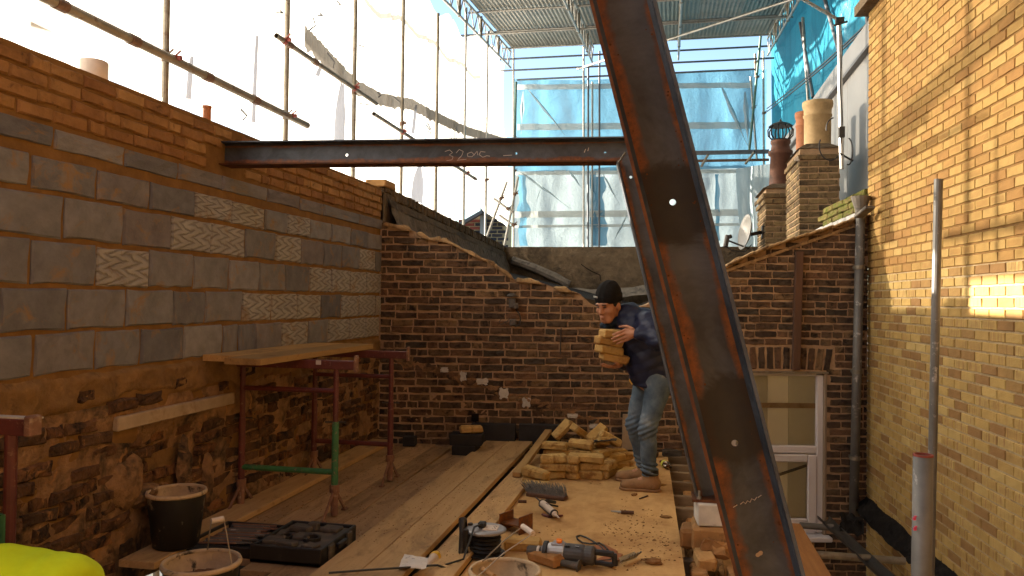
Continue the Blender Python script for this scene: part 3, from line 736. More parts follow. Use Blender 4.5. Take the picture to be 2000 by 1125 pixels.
def fillet(pts, w, sd, rise=.0):
    for (a, b_) in pts:
        n = max(4, int((b_ - a) / .05))
        def fn(u, v):
            s = a + (b_ - a) * u; q = v * pi * 1.15 - .2; e = min(1, min(u, 1 - u) * 7 + .25)
            rr = w * (.6 + .55 * nz(s * 4, sd, 0, 1.7) + .35 * nz(s * 11, sd, 2)) * e
            return bw3(s, bw_top(s) - .012 + rise + rr * sin(q) + .012 * fbm(s, q, sd, 6, 2), .004 + .03 * cos(q) * e + .012 * fbm(s, q, sd, 9, 3))
        m.grid(fn, n * 2, 7)
s_of = lambda px: bwp(px, 520)[0]
fillet([(0.02, .31), (.36, .62), (.60, .98), (.93, 1.18), (1.14, 1.34), (1.36, 1.62), (1.75, 2.0)], .062, 1)
fillet([(s_of(1400), s_of(1470)), (s_of(1462), s_of(1560)), (s_of(1548), s_of(1640)), (s_of(1632), SMAX)], .055, 4, .012)
m.smooth = True
part('mortar_fillet', m, MAT['fillet'], bw, 'broken cream mortar along the sloping top')
for i in range(11):                                    # broken tiles bedded along the right side of the V
    sa = s_of(1418) + (SMAX - s_of(1418)) * i / 11; sb = sa + (SMAX - s_of(1418)) / 11 * 1.12
    m = MB(); m.bar(bw3(sa, bw_top(sa) + .015 + rng.uniform(-.006, .006), .02), bw3(sb, bw_top(min(sb, SMAX)) + .026 + rng.uniform(-.006, .006), .025), .10, .022, bev=.005)
    m.v = [(x + .004 * nz(x * 40, z * 40), y, z + .006 * nz(x * 25, z * 30, 4)) for x, y, z in m.v]; part('verge_tile', m, MAT['fillet'], bw)
m = MB()
m.bar(bw3(s_of(1418), bw_top(s_of(1418)) - .035, .006), bw3(SMAX - .02, bw_top(SMAX) - .045, .006), .02, .03); part('verge_board', m, MAT['fillet'], bw)
for (px, py, w, h) in ((868, 722, .075, .05), (905, 735, .06, .085), (942, 745, .11, .06), (984, 768, .09, .10), (1028, 786, .08, .085), (1118, 812, .10, .045), (1160, 832, .09, .05)):
    m = MB(); s, z = bwp(px, py)
    m.grid(lambda u, v: bw3(s + (u - .5) * w * (1 + .4 * nz(v * 3, px)), z + (v - .5) * h * (1 + .5 * nz(u * 3, py)), .010 + .006 * nz(u * 3, v * 3, px)), 5, 5)
    part('plaster_scrap', m, MAT['plaster'], bw)
m = MB()                                               # ragged scar where a stair string was torn off
def scar(u, v):
    x = 770 + (1170 - 770) * u; y = 700 + (825 - 700) * u; s, z = bwp(x, y); z += (v - .5) * (.10 + .11 * fbm(s, 1, 1, 7)) + .03 * fbm(s, 3, 1, 9)
    e = 1 - abs(v - .5) * 2
    return bw3(s, z, -.006 + .016 * min(1, e * 2) * (.3 + 1.1 * abs(fbm(s, z, 4, 11, 3))))
m.grid(scar, 70, 5); m.smooth = True
part('plaster_scar', m, MAT['rough_mortar'], bw, 'ragged sloping scar of old mortar')
m = MB(); p = bwp(928, 815); m.box(bw3(p[0], p[1], -.0), (.075, .03, .075), Matrix.Rotation(BA, 3, 'Z')); part('dark_hole_box', m, MAT['black_cloth'], bw)  # solid black box, the dark of a hole put into its colour

# ---------------------------------------------------------------- yellow brick wall on the right
YP0 = Vector((1.973, 8.405, 0)); YP1 = Vector((2.124, 5.26, 0)); YU = (YP1 - YP0).normalized(); YNn = Vector((YU.y, -YU.x, 0))   # towards -x
yang = atan2(YU.y, YU.x)
yw = thing('yellow_brick_wall', 'tall sunlit yellow brick gable at the right, orange bricks above and paler buff bricks below', 'wall', tuple(YP1 + Vector((.1, 0, -2.2))))
LEN = 10.5; ZB, ZT, ZC = -2.2, 6.2, 1.755
def top_y(z): return z
def slab(z0, z1, mat, nm, off):
    m = MB()
    m.grid(lambda u, v: YP0 + YU * (LEN * u) + YNn * off + Vector((0, 0, z0 + (z1 - z0) * v)), 40, 6)
    part(nm, m, mat, yw)
slab(ZB, ZC, MAT['mortar_pale'], 'pale_mortar', -.004)
slab(ZC, ZT, MAT['mortar_orange'], 'orange_mortar', -.0045)
m = MB(); m.prism([YP0 + YNn * -.02, YP0 + YU * LEN + YNn * -.02, YP0 + YU * LEN + YNn * -3, YP0 + YNn * -3], (0, 0, 1)); m.v = [(x, y, ZB if z < .5 else ZT) for x, y, z in m.v]
part('wall_body', m, MAT['yellow_new'], yw)
new_var = [brick_mesh('brick', .213, .063, MAT['yellow_new'], .0012, .0035, .02, 130 + i, 3, .0035) for i in range(6)]
old_var = [brick_mesh('brick', .213, .063, MAT['yellow_old'], .0016, .004, .02, 140 + i, 3, .0045) for i in range(6)]
itn, ito = [], []
for r in range(-52, 60):
    z = ZC + .0375 + r * .075
    if z > ZT - .04 or z < ZB: continue
    s = .006 + (0 if r % 2 else -.1125); a = 0
    while s < LEN:
        L = .215; c = s + L / 2; s0_ = s
        if s < 0: c, L = (s + L) / 2 + .004, s + L - .008
        w3 = YP0 + YU * c + Vector((0, 0, z)); p = prj(w3); vis = seen(w3, 60)
        rec = ((w3 - CP).length if vis else 60 + p[2] * 0 + (w3 - CP).length, w3 + YNn * rng.uniform(-.0015, .002), L / .215, 1, rng.gauss(0, .002), rng.randrange(6))
        if vis or (s < 7.5 and rng.random() < 2): (itn if r >= 0 else ito).append(rec)
        s = s0_ + .225
lay(yw, itn, new_var, yang, MAT['yellow_new'], 'brick', 150, 'orange_brick_courses')
lay(yw, ito, old_var, yang, MAT['yellow_old'], 'brick', 150, 'buff_brick_courses')
m = MB()                                               # coping block that starts at the top far corner
cp = YP0 + Vector((0, 0, prj and aty(1697, 27, YP0.y).z))
m.bar(cp + YNn * .05 + YU * -.08 + Vector((0, 0, .05)), cp + YNn * .05 + YU * .55 + Vector((0, 0, .05 + .0)), .14, .1); 
part('coping', m, MAT['cement'], yw)

# ---------------------------------------------------------------- roof beyond: slopes, parapets, chimneys, dormer
FY = 13.5
def fp(px, py, y=FY): return aty(px, py, y)
pw = thing('front_parapet', 'cracked sooty cement parapet across the far end of the roof', 'parapet', (-.6, FY, 1.2))
m = MB(); zt = fp(1230, 482).z
def par(u, v):
    x = -3.0 + 4.9 * u; z = 1.1 + (zt - 1.1) * v
    d = .03 * fbm(x, z, 3, 1.4, 4) - .05 * max(0, .12 - abs(z - 2.22 - .05 * nz(x * 2, 0))) * 8 * max(0, nz(x, 5, 0, 1.3))
    return Vector((x, FY + d, z + (.012 * nz(x * 4, 1) if v > .98 else 0)))
m.grid(par, 110, 34); m.grid(lambda u, v: Vector((-3.0 + 4.9 * u, FY + .25 * v, zt + .012 * nz((-3.0 + 4.9 * u) * 4, 1) * (1 - v))), 60, 1)
m.grid(lambda u, v: Vector((1.9 - 4.9 * u, FY + .25, 1.1 + (zt - 1.1) * v)), 4, 1); m.smooth = True
part('render', m, MAT['cement'], pw)
m = MB(); cr = [fp(1065, 520), fp(1080, 508 - 15), fp(1078, 482)]
m.path([fp(1135, 516, FY - .02), fp(1146, 524, FY - .03), fp(1158, 531, FY - .03), fp(1172, 537, FY - .02), fp(1173, 548, FY - .02)], .008, 5); part('crack', m, MAT['slate'], pw)
vx, vz = -.40, 1.40
rf = thing('butterfly_roof', 'black felted roof slopes falling to a central valley behind the dark brick wall', 'roof', (vx, 10.5, vz))
for side, (x1, z1) in (('slope', (LX + .02, 1.98)), ('slope', (1.95, 2.32))):
    m = MB()
    def sl_(u, v): 
        x = vx + (x1 - vx) * u; y = 7.72 + BU.y / BU.x * (x - LX) + (FY - 7.72 - BU.y / BU.x * (x - LX)) * v
        return Vector((x, y, vz + (z1 - vz) * u + .012 * fbm(x, y, 2, 3, 3)))
    m.grid(sl_, 24, 30); m.smooth = True; part('roof_slope', m, MAT['slate'], rf)
m = MB(); pts = [fp(1000, 508, FY - .12), fp(1040, 522, FY - .13), fp(1085, 542, FY - .13), fp(1112, 556, FY - .13)]
m.path(pts, [.07, .075, .08, .07], 8); part('flashing_roll', m, MAT['lead'], rf)
m = MB(); m.grid(lambda u, v: fp(1115 + 160 * u, 562 + 6 * sin(u * pi) - 8 * u + 18 * v, FY - .15 - .25 * v) + Vector((0, 0, .02 * nz(u * 6, v * 3))), 16, 3); part('valley_gutter', m, MAT['lead'], rf)

lp = thing('party_parapet', 'sloping dark brick parapet with crinkled lead flashing beyond the left wall', 'parapet', (LX - .1, 10.5, 2.2))
def lp_top(y): return 2.62 - (y - 7.5) * .031
m = MB(); 
def lpc(u, v):
    y = 7.5 + 6.0 * u; prof = [(.0, 2.15), (.0, 0), (-.22, 0), (-.22, 2.15)]
    z = lp_top(y) - .012
    return Vector((LX - .005 - .22 * min(1, max(0, v * 3 - 1)), y, 1.6 + (z - 1.6) * min(1, v * 3, (1 - v) * 3)))
m.grid(lpc, 50, 9); part('wall_core', m, MAT['cement'], lp)
cv = [brick_mesh('coping_brick', .075, .10, MAT['cement'], .005, .007, .05, 170 + i, 2) for i in range(6)]
y = 7.52; i = 0
while y < 13.4:
    sc_ = rng.uniform(.85, 1.1)
    mb_ = MB(); 
    M = Matrix.Translation((LX + .012 + rng.uniform(-.008, .008), y + .035, lp_top(y) - .055 + rng.uniform(-.008, .008) + (.05 if i < 4 else 0))) @ Matrix.Rotation(pi / 2, 4, 'Z') @ Matrix.Diagonal((sc_, 1, 1.08, 1))
    place('coping_brick', cv[i % 6][1], lp, M); y += .078 * sc_ + .006; i += 1
m = MB(); m.grid(lambda u, v: Vector((LX + .012 - .26 * v, 7.5 + 5.95 * u, lp_top(7.5 + 5.95 * u) - .004 + .006 * nz(u * 60, v))), 60, 1); part('coping_top', m, MAT['cement'], lp)
m = MB(); m.grid(lambda u, v: Vector((LX + .05 + .012 * nz(u * 30, 0) - .03 * v, 7.6 + 5.85 * u, lp_top(7.6 + 5.85 * u) - .205 + .085 * v + .012 * nz(u * 22, 3))), 70, 2); part('creasing_tile', m, MAT['cement'], lp)
for k, (ya, yb) in enumerate(((7.62, 8.95), (8.95, 10.1), (10.05, 11.6), (11.55, 13.42))):
    m = MB()
    def ld(u, v):
        y = ya + (yb - ya) * u; h = .27 + .04 * nz(y * 3, k)
        crk = .022 * sin(y * 46 + v * 6 + 3 * nz(y * 6, 1)) * (.5 + .8 * abs(nz(y * 2.2, v * 2, k)))
        return Vector((LX + .05 + .075 * (1 - v) ** 1.4 + crk, y + .02 * nz(v * 3, y), lp_top(y) - .20 - h * (1 - v) - .018 * sin(u * pi)))
    m.grid(ld, 90, 7); m.smooth = True; part('lead_flashing', m, MAT['lead'], lp)
m = MB(); p = atx(755, 362, LX - .05)
m.box((LX - .08, 7.62, lp_top(7.6) + .03), (.22, .30, .075), None, .01); part('cap_stone', m, MAT['stock_yellow'], lp)

# right-hand parapet: mossy stepped brickwork and flashing next to the yellow wall
RX = 1.80
mp = thing('mossy_parapet', 'short mossy brick parapet with bright lead flashing beside the yellow wall', 'parapet', (RX, 9.0, 2.2))
A = aty(1606, 430, 9.5); B = aty(1699, 388, 8.55)
mv = [brick_mesh('mossy_brick', .215, .063, MAT['moss_brick'], .004, .008, .05, 180 + i, 3) for i in range(5)]
d = (B - A); d.z = 0; Lr = d.length; d.normalize(); aR = atan2(d.y, d.x)
for r in range(4):
    for i in range(int(Lr / .225) + 1):
        s = .0 + i * .226 + (.11 if r % 2 else 0)
        if s > Lr: continue
        base = A + d * s; zz = A.z - .12 + (B.z - A.z) * s / Lr + r * .072
        place('mossy_brick', mv[(i + r) % 5][1], mp, Matrix.Translation((base.x, base.y, zz)) @ Matrix.Rotation(aR, 4, 'Z') @ Matrix.Rotation(-atan2(B.z - A.z, Lr), 4, 'Y'))
m = MB(); m.prism([A + Vector((0, 0, -.5)), B + Vector((0, 0, -.6)), B + Vector((0, 0, .10)), A + Vector((0, 0, .12))], Vector((.22, .06, 0))); m.v = [(x + .03, y + .02, z) for x, y, z in m.v]; part('core', m, MAT['cement'], mp)
A2 = aty(1594, 450, 9.35); B2 = aty(1692, 410, 8.45)
m = MB(); m.grid(lambda u, v: A2.lerp(B2, u) + Vector((0, -.06 + .09 * v + .008 * sin(u * 70), .085 * v - .07 + .012 * nz(u * 14, 2))), 50, 2); part('lead_flashing', m, MAT['lead_bright'], mp)

def stack(name, label, x0, x1, y0, y1, z0, z1, cap_):
    t = thing(name, label, 'chimney', ((x0 + x1) / 2, y0, z0))
    m = MB(); m.box(((x0 + x1) / 2, (y0 + y1) / 2, (z0 + z1) / 2), (x1 - x0 - .014, y1 - y0 - .014, z1 - z0)); part('mortar', m, MAT['stock_mortar'], t)
    var = [brick_mesh('brick', .212, .060, MAT['chim_brick'], .003, .006, .012, 200 + i, 2, .004) for i in range(6)]
    n = int((z1 - z0) / .0755); its = []
    for r in range(n):
        z = z0 + .038 + r * .0755; top = r >= n - cap_
        ex = .02 * (r - n + cap_ + 1) if top else 0
        for ang, org, u, L in ((0, Vector((x0 - ex, y0 - ex, 0)), Vector((1, 0, 0)), x1 - x0 + 2 * ex), (-pi / 2, Vector((x0 - ex, y1 + ex, 0)), Vector((0, -1, 0)), y1 - y0 + 2 * ex)):
            s = 0 if (r % 2) ^ (ang != 0) else -.112
            while s < L - .02:
                a = max(s, 0); b_ = min(s + .212, L)
                if b_ - a > .03:
                    c = org + u * ((a + b_) / 2) + Vector((0, 0, z))
                    its.append((c.y, c, (b_ - a) / .212, 1.0, 0, rng.randrange(6), ang))
                s += .223
    for k, c, sx, sz, tl, vi, ang in its:
        place('brick', var[vi][1], t, Matrix.Translation(c) @ Matrix.Rotation(ang, 4, 'Z') @ Matrix.Diagonal((sx, 1, sz, 1)))
    m = MB(); e = .02 * cap_
    vs = [(x0 - e, y0 - e, z1), (x1 + e, y0 - e, z1), (x1 + e, y1 + e, z1), (x0 - e, y1 + e, z1), (x0 + .1, y0 + .12, z1 + .08), (x1 - .1, y0 + .12, z1 + .08), (x1 - .1, y1 - .12, z1 + .08), (x0 + .1, y1 - .12, z1 + .08)]
    m.add(vs, [(0, 1, 5, 4), (1, 2, 6, 5), (2, 3, 7, 6), (3, 0, 4, 7), (4, 5, 6, 7), (3, 2, 1, 0)]); part('flaunching', m, MAT['cement'], t)
    return t
stack('chimney_stack', 'tall weathered chimney stack carrying the buff pot and the orange pot', 1.53, 1.99, 9.8, 10.85, 1.9, 3.33, 1)
stack('chimney_stack', 'lower chimney stack behind, with a stepped cap and the dark cowled pot', 1.28, 1.76, 10.95, 11.9, 1.9, 3.02, 2)
def pot(name, label, c, r, h, mat, prof=None):
    m = MB(); m.lathe(prof or [(r * .97, 0), (r * .95, .05), (r * .96, h * .66), (r * 1.03, h * .68), (r * 1.03, h * .71), (r * .97, h * .73), (r * .99, h * .84), (r * 1.07, h * .88), (r * 1.10, h * .94), (r * 1.08, h), (r * .9, h), (r * .85, h * .6)], c, n=28, cap=False); m.smooth = True
    return solo(name, m, MAT[mat], label, 'chimney pot', 'chimney pots')
pot('chimney_pot', 'large buff clay pot, nearest on the taller chimney', (1.79, 10.12, 3.38), .165, .58, 'buff_pot')
pot('chimney_pot', 'slim orange terracotta pot half hidden behind the buff pot', (1.735, 10.62, 3.38), .125, .57, 'terracotta')
dp = thing('chimney_pot', 'dark sooted pot with a caged metal cowl on the lower chimney', 'chimney pot', (1.52, 11.35, 3.06), 'chimney pots')
m = MB(); m.lathe([(.155, 0), (.15, .05), (.135, .46), (.165, .48), (.165, .53), (.13, .55), (.12, .62), (.135, .64), (.135, .68), (.10, .68)], (1.52, 11.35, 3.06), n=24, cap=False); m.smooth = True; part('pot', m, MAT['dark_pot'], dp)
m = MB()
for k in range(10):
    a = 2 * pi * k / 10; m.path([Vector((1.52 + cos(a) * q, 11.35 + sin(a) * q, 3.74 + h)) for q, h in ((.10, 0), (.165, .07), (.17, .15), (.12, .22), (.02, .25))], .012, 4)
m.lathe([(.10, 0), (.12, .01), (.10, .02)], (1.52, 11.35, 3.74), n=16); m.lathe([(.165, .20), (.12, .235), (.02, .27), (.01, .30)], (1.52, 11.35, 3.74), n=16); part('cowl', m, MAT['dark_metal'], dp)

dm = thing('dormer', 'flat grey panel clad dormer wall beyond the chimneys', 'dormer', (2.3, 12, 2.0))
DX = 2.28; dz = atx(1697, 100, DX).z
for i, (ya, yb) in enumerate(((8.6, 9.62), (9.63, 10.8), (10.81, 12.4), (12.41, 14.2), (14.21, 16.2))):
    m = MB(); m.box((DX + .04, (ya + yb) / 2, (1.9 + dz) / 2), (.08, yb - ya, dz - 1.9), None, .004); part('panel', m, MAT['clad'], dm)
m = MB(); m.box((DX + .0, 12.4, dz - .0), (.14, 7.7, .035)); part('drip_trim', m, MAT['clad_edge'], dm)
m = MB(); m.box((DX + .03, 12.4, dz + .19), (.1, 7.7, .33), None, .01); part('fascia', m, MAT['clad'], dm)
m = MB(); m.box((DX + 1.6, 12.4, dz + .2), (3.0, 7.7, .3)); part('roof_deck', m, MAT['clad'], dm)

ht = thing('distant_house', 'far dark brick house with red brick corners seen under the torn sheeting', 'house', (-4.2, 30, 0))
def hp(px, py, y=30.): return aty(px, py, y)
m = MB(); m.prism([hp(905, 560), hp(985, 560), hp(985, 435), hp(945, 415), hp(905, 438)], (0, 4, 0)); part('wall', m, MAT['mortar_pale'], ht)
dv = [brick_mesh('brick', .42, .115, MAT['dark_brickwork'], .003, .01, .03, 220 + i, 1, .02) for i in range(2)]; rv = [brick_mesh('red_brick', .42, .115, MAT['red_brickwork'], .003, .01, .03, 225 + i, 1, .02) for i in range(2)]
c0 = hp(906, 500); c1 = hp(985, 500)
for r in range(26):
    z = hp(945, 500).z + r * .145 - .2
    for k in range(-1, 8):
        x = c0.x + .2 + k * .46 + (.23 if r % 2 else 0)
        if c0.x - .1 < x < c1.x and seen((x, 30, z), 5) and z < hp(945, 430).z: place('brick', (rv if k in (-1, 0) or k >= 6 else dv)[r % 2][1], ht, Matrix.Translation((x, 29.99, z)))
m = MB(); m.box(hp(944, 460, 29.9), (.25, .1, 4.5)); part('downpipe', m, MAT['clad'], ht)
m = MB(); m.bar(hp(944, 413, 29.7), hp(990, 436, 29.7), .3, .12); m.bar(hp(944, 413, 29.7), hp(900, 438, 29.7), .3, .12); part('verge', m, MAT['clad_edge'], ht)
# unseen wall added behind the camera to block the sky
m = MB(); m.box((-.4, -2.4, 2.0), (6.6, .3, 9.0)); solo('sky_block_wall', m, MAT['stock_yellow'], 'plain brick wall added behind the camera to block the sky', 'wall')
# ================================================================ scaffold, temporary roof, sheeting
SX = -4.1; TR = .0242
def coupler(t, p, ax, mat='coupler', k=1.0):
    m = MB(); p = Vector(p); ax = Vector(ax)
    m.tube(p - ax * .028, p + ax * .028, .036 * k, 9); m.box(p + Vector((.045, .01, .015)) * k, (.05 * k, .03 * k, .035 * k)); m.tube(p + Vector((.03, -.01, .03)), p + Vector((.085, -.02, .065)), .009, 5)
    part('coupler', m, MAT[mat], t)
def tube(name, label, p0, p1, r=TR, mat='galv_warm', group='scaffold tubes', coup=(), cm='coupler', joints=()):
    p0 = Vector(p0); p1 = Vector(p1); t = thing(name, label, 'scaffold tube', tuple(p0), group)
    m = MB(); m.pipe(p0, p1, r, .004, 12); m.smooth = False; part('tube', m, MAT[mat], t)
    d = (p1 - p0).normalized()
    for q in coup: coupler(t, p0 + d * q, d, cm)
    for q in joints:
        m = MB(); m.tube(p0 + d * (q - .05), p0 + d * (q + .05), r + .007, 10); part('joint_collar', m, MAT['coupler'], t)
    return t
ROOFZ = lambda y: 7.02 + (y - 14) * .093               # underside line of the trusses
for i, (x, lab) in enumerate(((320, 'grey scaffold standard nearest on the left, rising behind the orange brick course'), (557, 'scaffold standard crossed by the end of the long near ledger'), (690, 'scaffold standard behind the left part of the steel beam'),
        (784, 'scaffold standard just right of the sagging grey hem strip'), (852, 'scaffold standard whose top stops below the roof truss'), (907, 'slim scaffold standard under the short roof tube ends'), (950, 'far scaffold standard between the torn sheet and the truss end'))):
    y = atx(x, 300, SX).y; zt = ROOFZ(y) + (.3 if i != 4 else -.35)
    tube('scaffold_standard', lab, (SX, y, -6.9), (SX, y, zt), r=.029 if i < 5 else .026, mat='galv_warm' if i < 5 else 'galv', group='scaffold standards along the left sheeting', coup=(6.9 + 3.44, 6.9 + 5.2) if i < 2 else (6.9 + 4.2,))
def ledger(a, b_, lab, x, coup, mat='galv_warm', joints=(), r=.03):
    p = atx(*a, x); q = atx(*b_, x); z = (p.z + q.z) / 2; p.z = q.z = z; Ln = (q - p).length; coup = [c * Ln for c in coup]; joints = [c * Ln for c in joints]
    return tube('scaffold_ledger', lab, p, q, r, mat=mat, group='scaffold ledgers along the left sheeting', coup=coup, cm='coupler_red', joints=joints)
ledger((20, -52), (600, 252), 'long rusty ledger tube with joint clips at the upper left', SX + .06, (.40, .90), joints=(.10, .28, .52, .72), r=.038)
ledger((540, 62), (735, 208), 'short ledger tube end pointing down towards the middle of the steel beam', SX + .06, (.06, .72), 'galv_warm', (.10, .32))
ledger((730, 218), (930, 353), 'thin ledger tube running behind the steel beam', SX + .06, (.2, .86), 'galv_warm', (.97,))

def truss(x, lab, y0=4.0, y1=19.9):
    t = thing('roof_truss', lab, 'roof truss', (x, y0, ROOFZ(y0)), 'lattice trusses under the temporary roof')
    m = MB(); m.tube((x, y0, ROOFZ(y0)), (x, y1, ROOFZ(y1)), .026, 8); part('bottom_chord', m, MAT['galv'], t)
    m = MB(); m.tube((x, y0, ROOFZ(y0) + .42), (x, y1, ROOFZ(y1) + .42), .026, 8); part('top_chord', m, MAT['galv'], t)
    n = int((y1 - y0) / .30); me = None
    for i in range(n):
        a = y0 + (y1 - y0) * i / n; b_ = a + (y1 - y0) / n
        if b_ < 11: continue
        m = MB(); up = i % 2
        m.tube((x, a, ROOFZ(a) + (.42 if up else 0)), (x, b_, ROOFZ(b_) + (0 if up else .42)), .014, 6); part('lattice_brace', m, MAT['galv'], t)
        if i % 6 == 0:
            m = MB(); m.tube((x, a, ROOFZ(a) - .03), (x, a, ROOFZ(a) + .46), .034, 8); part('coupler', m, MAT['galv_warm'], t)
truss(SX, 'lattice truss along the white left sheeting'); truss(-1.94, 'lattice truss running to the middle of the far roof edge'); truss(.2, 'lattice truss mostly hidden by the leaning near steel'); truss(2.35, 'lattice truss along the cyan sheeting on the right')
rt = thing('temporary_roof', 'corrugated metal sheet roof on tubes over the whole site', 'roof', (-.9, 12, 6.5))
def sheet_mesh(L, w, n, seed):
    mb = MB(); N = n * 6
    mb.grid(lambda u, v: Vector(((u - .5) * w, (v - .5) * L, .012 * sin(u * n * 2 * pi))), N, 1); mb.smooth = True; return mb
sm = {k: sheet_mesh(1.78, .98, 11, 0).mesh('corrugated_sheet', MAT[k]) for k in ('corrug', 'corrug_green')}
sl_ang = math.atan(.093)
y = 19.9 - .86
row = 0
while y > 2:
    for c in range(7):
        x = -4.05 + .45 + c * .93
        k = 'corrug_green' if (c >= 4 and (row + c) % 3) else 'corrug'
        place('corrugated_sheet', sm[k], rt, Matrix.Translation((x, y, ROOFZ(y) + .52 + (row % 2) * .012 + (c % 2) * .006)) @ Matrix.Rotation(sl_ang, 4, 'X'))
    y -= 1.72; row += 1
for i, (px, py) in enumerate(((1100, 99), (1100, 84), (1100, 64), (1100, 38), (1100, 8), (1100, -30))):
    yy_ = 19.7 - i * 1.72; z = ROOFZ(yy_) + .46
    m = MB(); m.tube((-4.3, yy_, z), (2.6, yy_, z), .024, 8); part('purlin', m, MAT['galv'], rt)
for (a, b_, z_, lab) in (((862, 72), 2.45, None, 'purlin tube poking out left of the truss, highest of the three'), ((922, 119), 2.9, None, 'dark rail across the sky gap just under the sheet edge'), ((946, 140), 2.9, None, 'dark rail across the sky gap, middle')):
    y = 20.0 if a[0] > 900 else 16.6
    p = aty(*a, y); q = Vector((b_, y, p.z))
    tube('roof_rail', lab, p, q, mat='dark_tube' if a[0] > 900 else 'galv', group='rails under the roof edge')
p = aty(1010, 156, 20.1); tube('roof_rail', 'dark top rail from which the light blue sheet hangs', p, (2.1, 20.1, p.z), mat='dark_tube', group='rails under the roof edge')
p = aty(1128, 135, 19.6); q = aty(1550, -2, 14.6); tube('plan_brace', 'long pale tube slanting under the corrugated roof', p, q, r=.028, mat='galv', group=None)
# far scaffold
BY = 20.0
for (xa, xb, ya, yb, lab, mt, dy) in ((1003, 1003, 60, 620, 'far corner standard beside the left edge of the blue sheet', 'galv', 0), (1008, 998, 160, 620, 'thin far tube leaning beside the corner standard', 'green_tube', .1), (1140, 1140, 90, 620, 'pale far standard left of the leaning steel', 'galv', -.2), (1149, 1148, 130, 620, 'dark far standard, right one of the close pair', 'dark_tube', 0),
        (1157, 1156, 160, 620, 'far standard with a white sleeve behind the close pair', 'seam', .25), (1171, 1170, 100, 620, 'thin far standard next to the leaning steel', 'dark_tube', .3), (1487, 1463, 60, 300, 'green tube leaning at the right end of the far scaffold', 'green_tube', -.1), (1466, 1478, 150, 310, 'far tube crossing the green leaning tube', 'galv', .05), (1491, 1492, 100, 420, 'far right corner standard where the cyan sheet starts', 'galv', 0), (1475, 1476, 105, 150, 'short tube end standing over the sheet top rail', 'galv_warm', .1)):
    p = aty(xa, ya, BY + dy); q = aty(xb, yb, BY + dy)
    tube('far_standard', lab, q, p, r=.026 if mt != 'green_tube' else .03, mat=mt, group='far scaffold standards', coup=() if mt == 'seam' else ((p - q).length * .62,))
for (ya, yb, lab, mt) in ((306, 306, 'scaffold board edge along the middle lift of the far scaffold', 'dark_tube'), (320, 322, 'lower rail of the middle lift behind the leaning steel', 'coupler')):
    p = aty(1000, ya, BY - .15); q = aty(1502, yb - 10, BY - .15)
    m = MB(); m.bar(p, q, .05, .1 if ya == 306 else .06); solo('lift_rail', m, MAT[mt], lab, 'rail', 'rails of the middle far lift')
for (px, py, qx, qy, lab) in ((1383, 302, 1370, 325, 'short putlog tube end left on the middle far lift'), (1474, 296, 1456, 320, 'short putlog tube end right on the middle far lift')):
    tube('putlog', lab, aty(px, py, BY - .6), aty(qx, qy, BY - .3), r=.03, mat='galv_warm', group='putlog ends')
for (a, b_, lab) in (((990, 355), (950, 465), 'pale tube leaning over the far end of the left parapet'), ((1012, 345), (985, 480), 'tube leaning by the corner of the far scaffold'), ((965, 388), (1002, 415), 'short tube with couplers at the far left corner'), ((975, 420), (1003, 440), 'lower short coupled tube at the far left corner')):
    tube('corner_tube', lab, aty(*a, 15.0), aty(*b_, 15.0), mat='galv', group='loose tubes at the far left corner', coup=(.35,))

# ---------------------------------------------------------------- white sheeting on the left
def sheet(name, label, P, nu, nv, mat, amp=.05, sd=0, group=None, fr=1.0):
    """P(u, v) gives the flat sheet; it is rumpled along its normal with folds that run from the top ties"""
    m = MB(); n = (P(1, 0) - P(0, 0)).cross(P(0, 1) - P(0, 0)).normalized(); Lu = (P(1, 0) - P(0, 0)).length
    def fn(u, v):
        p = P(u, v); a = u * Lu
        w = amp * (.8 * nz(a * .55 * fr, v * .7, sd) + .5 * nz(a * 1.7 * fr, v * 1.1 + .3 * sin(a), sd + 5) + .22 * nz(a * 4.5 * fr, v * 2.5, sd + 9)) * 1.6
        return p + n * w
    m.grid(fn, nu, nv); m.smooth = True
    t = thing(name, label, 'sheeting', tuple(P(.5, 0)), group); part('sheet', m, MAT[mat], t); return t, n
TX = SX - .22
def band(t, curve, h, mat='hem', n=60, off=.05, dirv=Vector((0, 0, -1)), nm='hem_strip', eyes=True):
    m = MB(); m.grid(lambda u, v: curve(u) + Vector((off, 0, 0)) + dirv * (h * v * (1 + .25 * nz(u * 9, 1)) ) + Vector((.02 * nz(u * 20, v), 0, .02 * nz(u * 14, 4))), n, 2); m.smooth = True
    part(nm, m, MAT[mat], t)
WT = 'white scaffold sheeting on the left'
bays = [(-1.9, 1.95), (1.95, 3.9), (3.9, 5.75), (5.75, 7.79), (7.79, 9.64), (9.64, 11.52), (11.52, 13.36), (13.36, 15.31), (15.31, 17.4), (17.4, 20.3)]
GAPZ = 3.16
def zlo(y): return GAPZ if y < 7.79 else 1.2
zmid = lambda y: atx(610 + (985 - 610) * 0, 95, TX).z
def hemz(y):                                            # the sagging lap between the two tiers
    pts = [(620, 92), (690, 165), (740, 190), (800, 200), (840, 222), (905, 252), (985, 275)]
    ys = [(atx(*p, TX).y, atx(*p, TX).z) for p in pts]
    if y <= ys[0][0]: return ys[0][1] + (ys[0][0] - y) * .12
    for (a, za), (b_, zb) in zip(ys, ys[1:]):
        if a <= y <= b_: return za + (zb - za) * (y - a) / (b_ - a)
    return ys[-1][1]
low_lab = ['low white sheet by the added rear wall', 'low white sheet just outside the left of the view', 'low white sheet behind the near end of the left wall', 'low white sheet above the orange brick course, left of the beam', 'low white sheet behind the left half of the steel beam', 'low white sheet with a hanging grey fold behind the beam', 'low white sheet beside the bottle shaped shadow', 'low white sheet above the dark sloping parapet', 'low crumpled white sheet above the distant house', 'low white sheet at the far left corner']
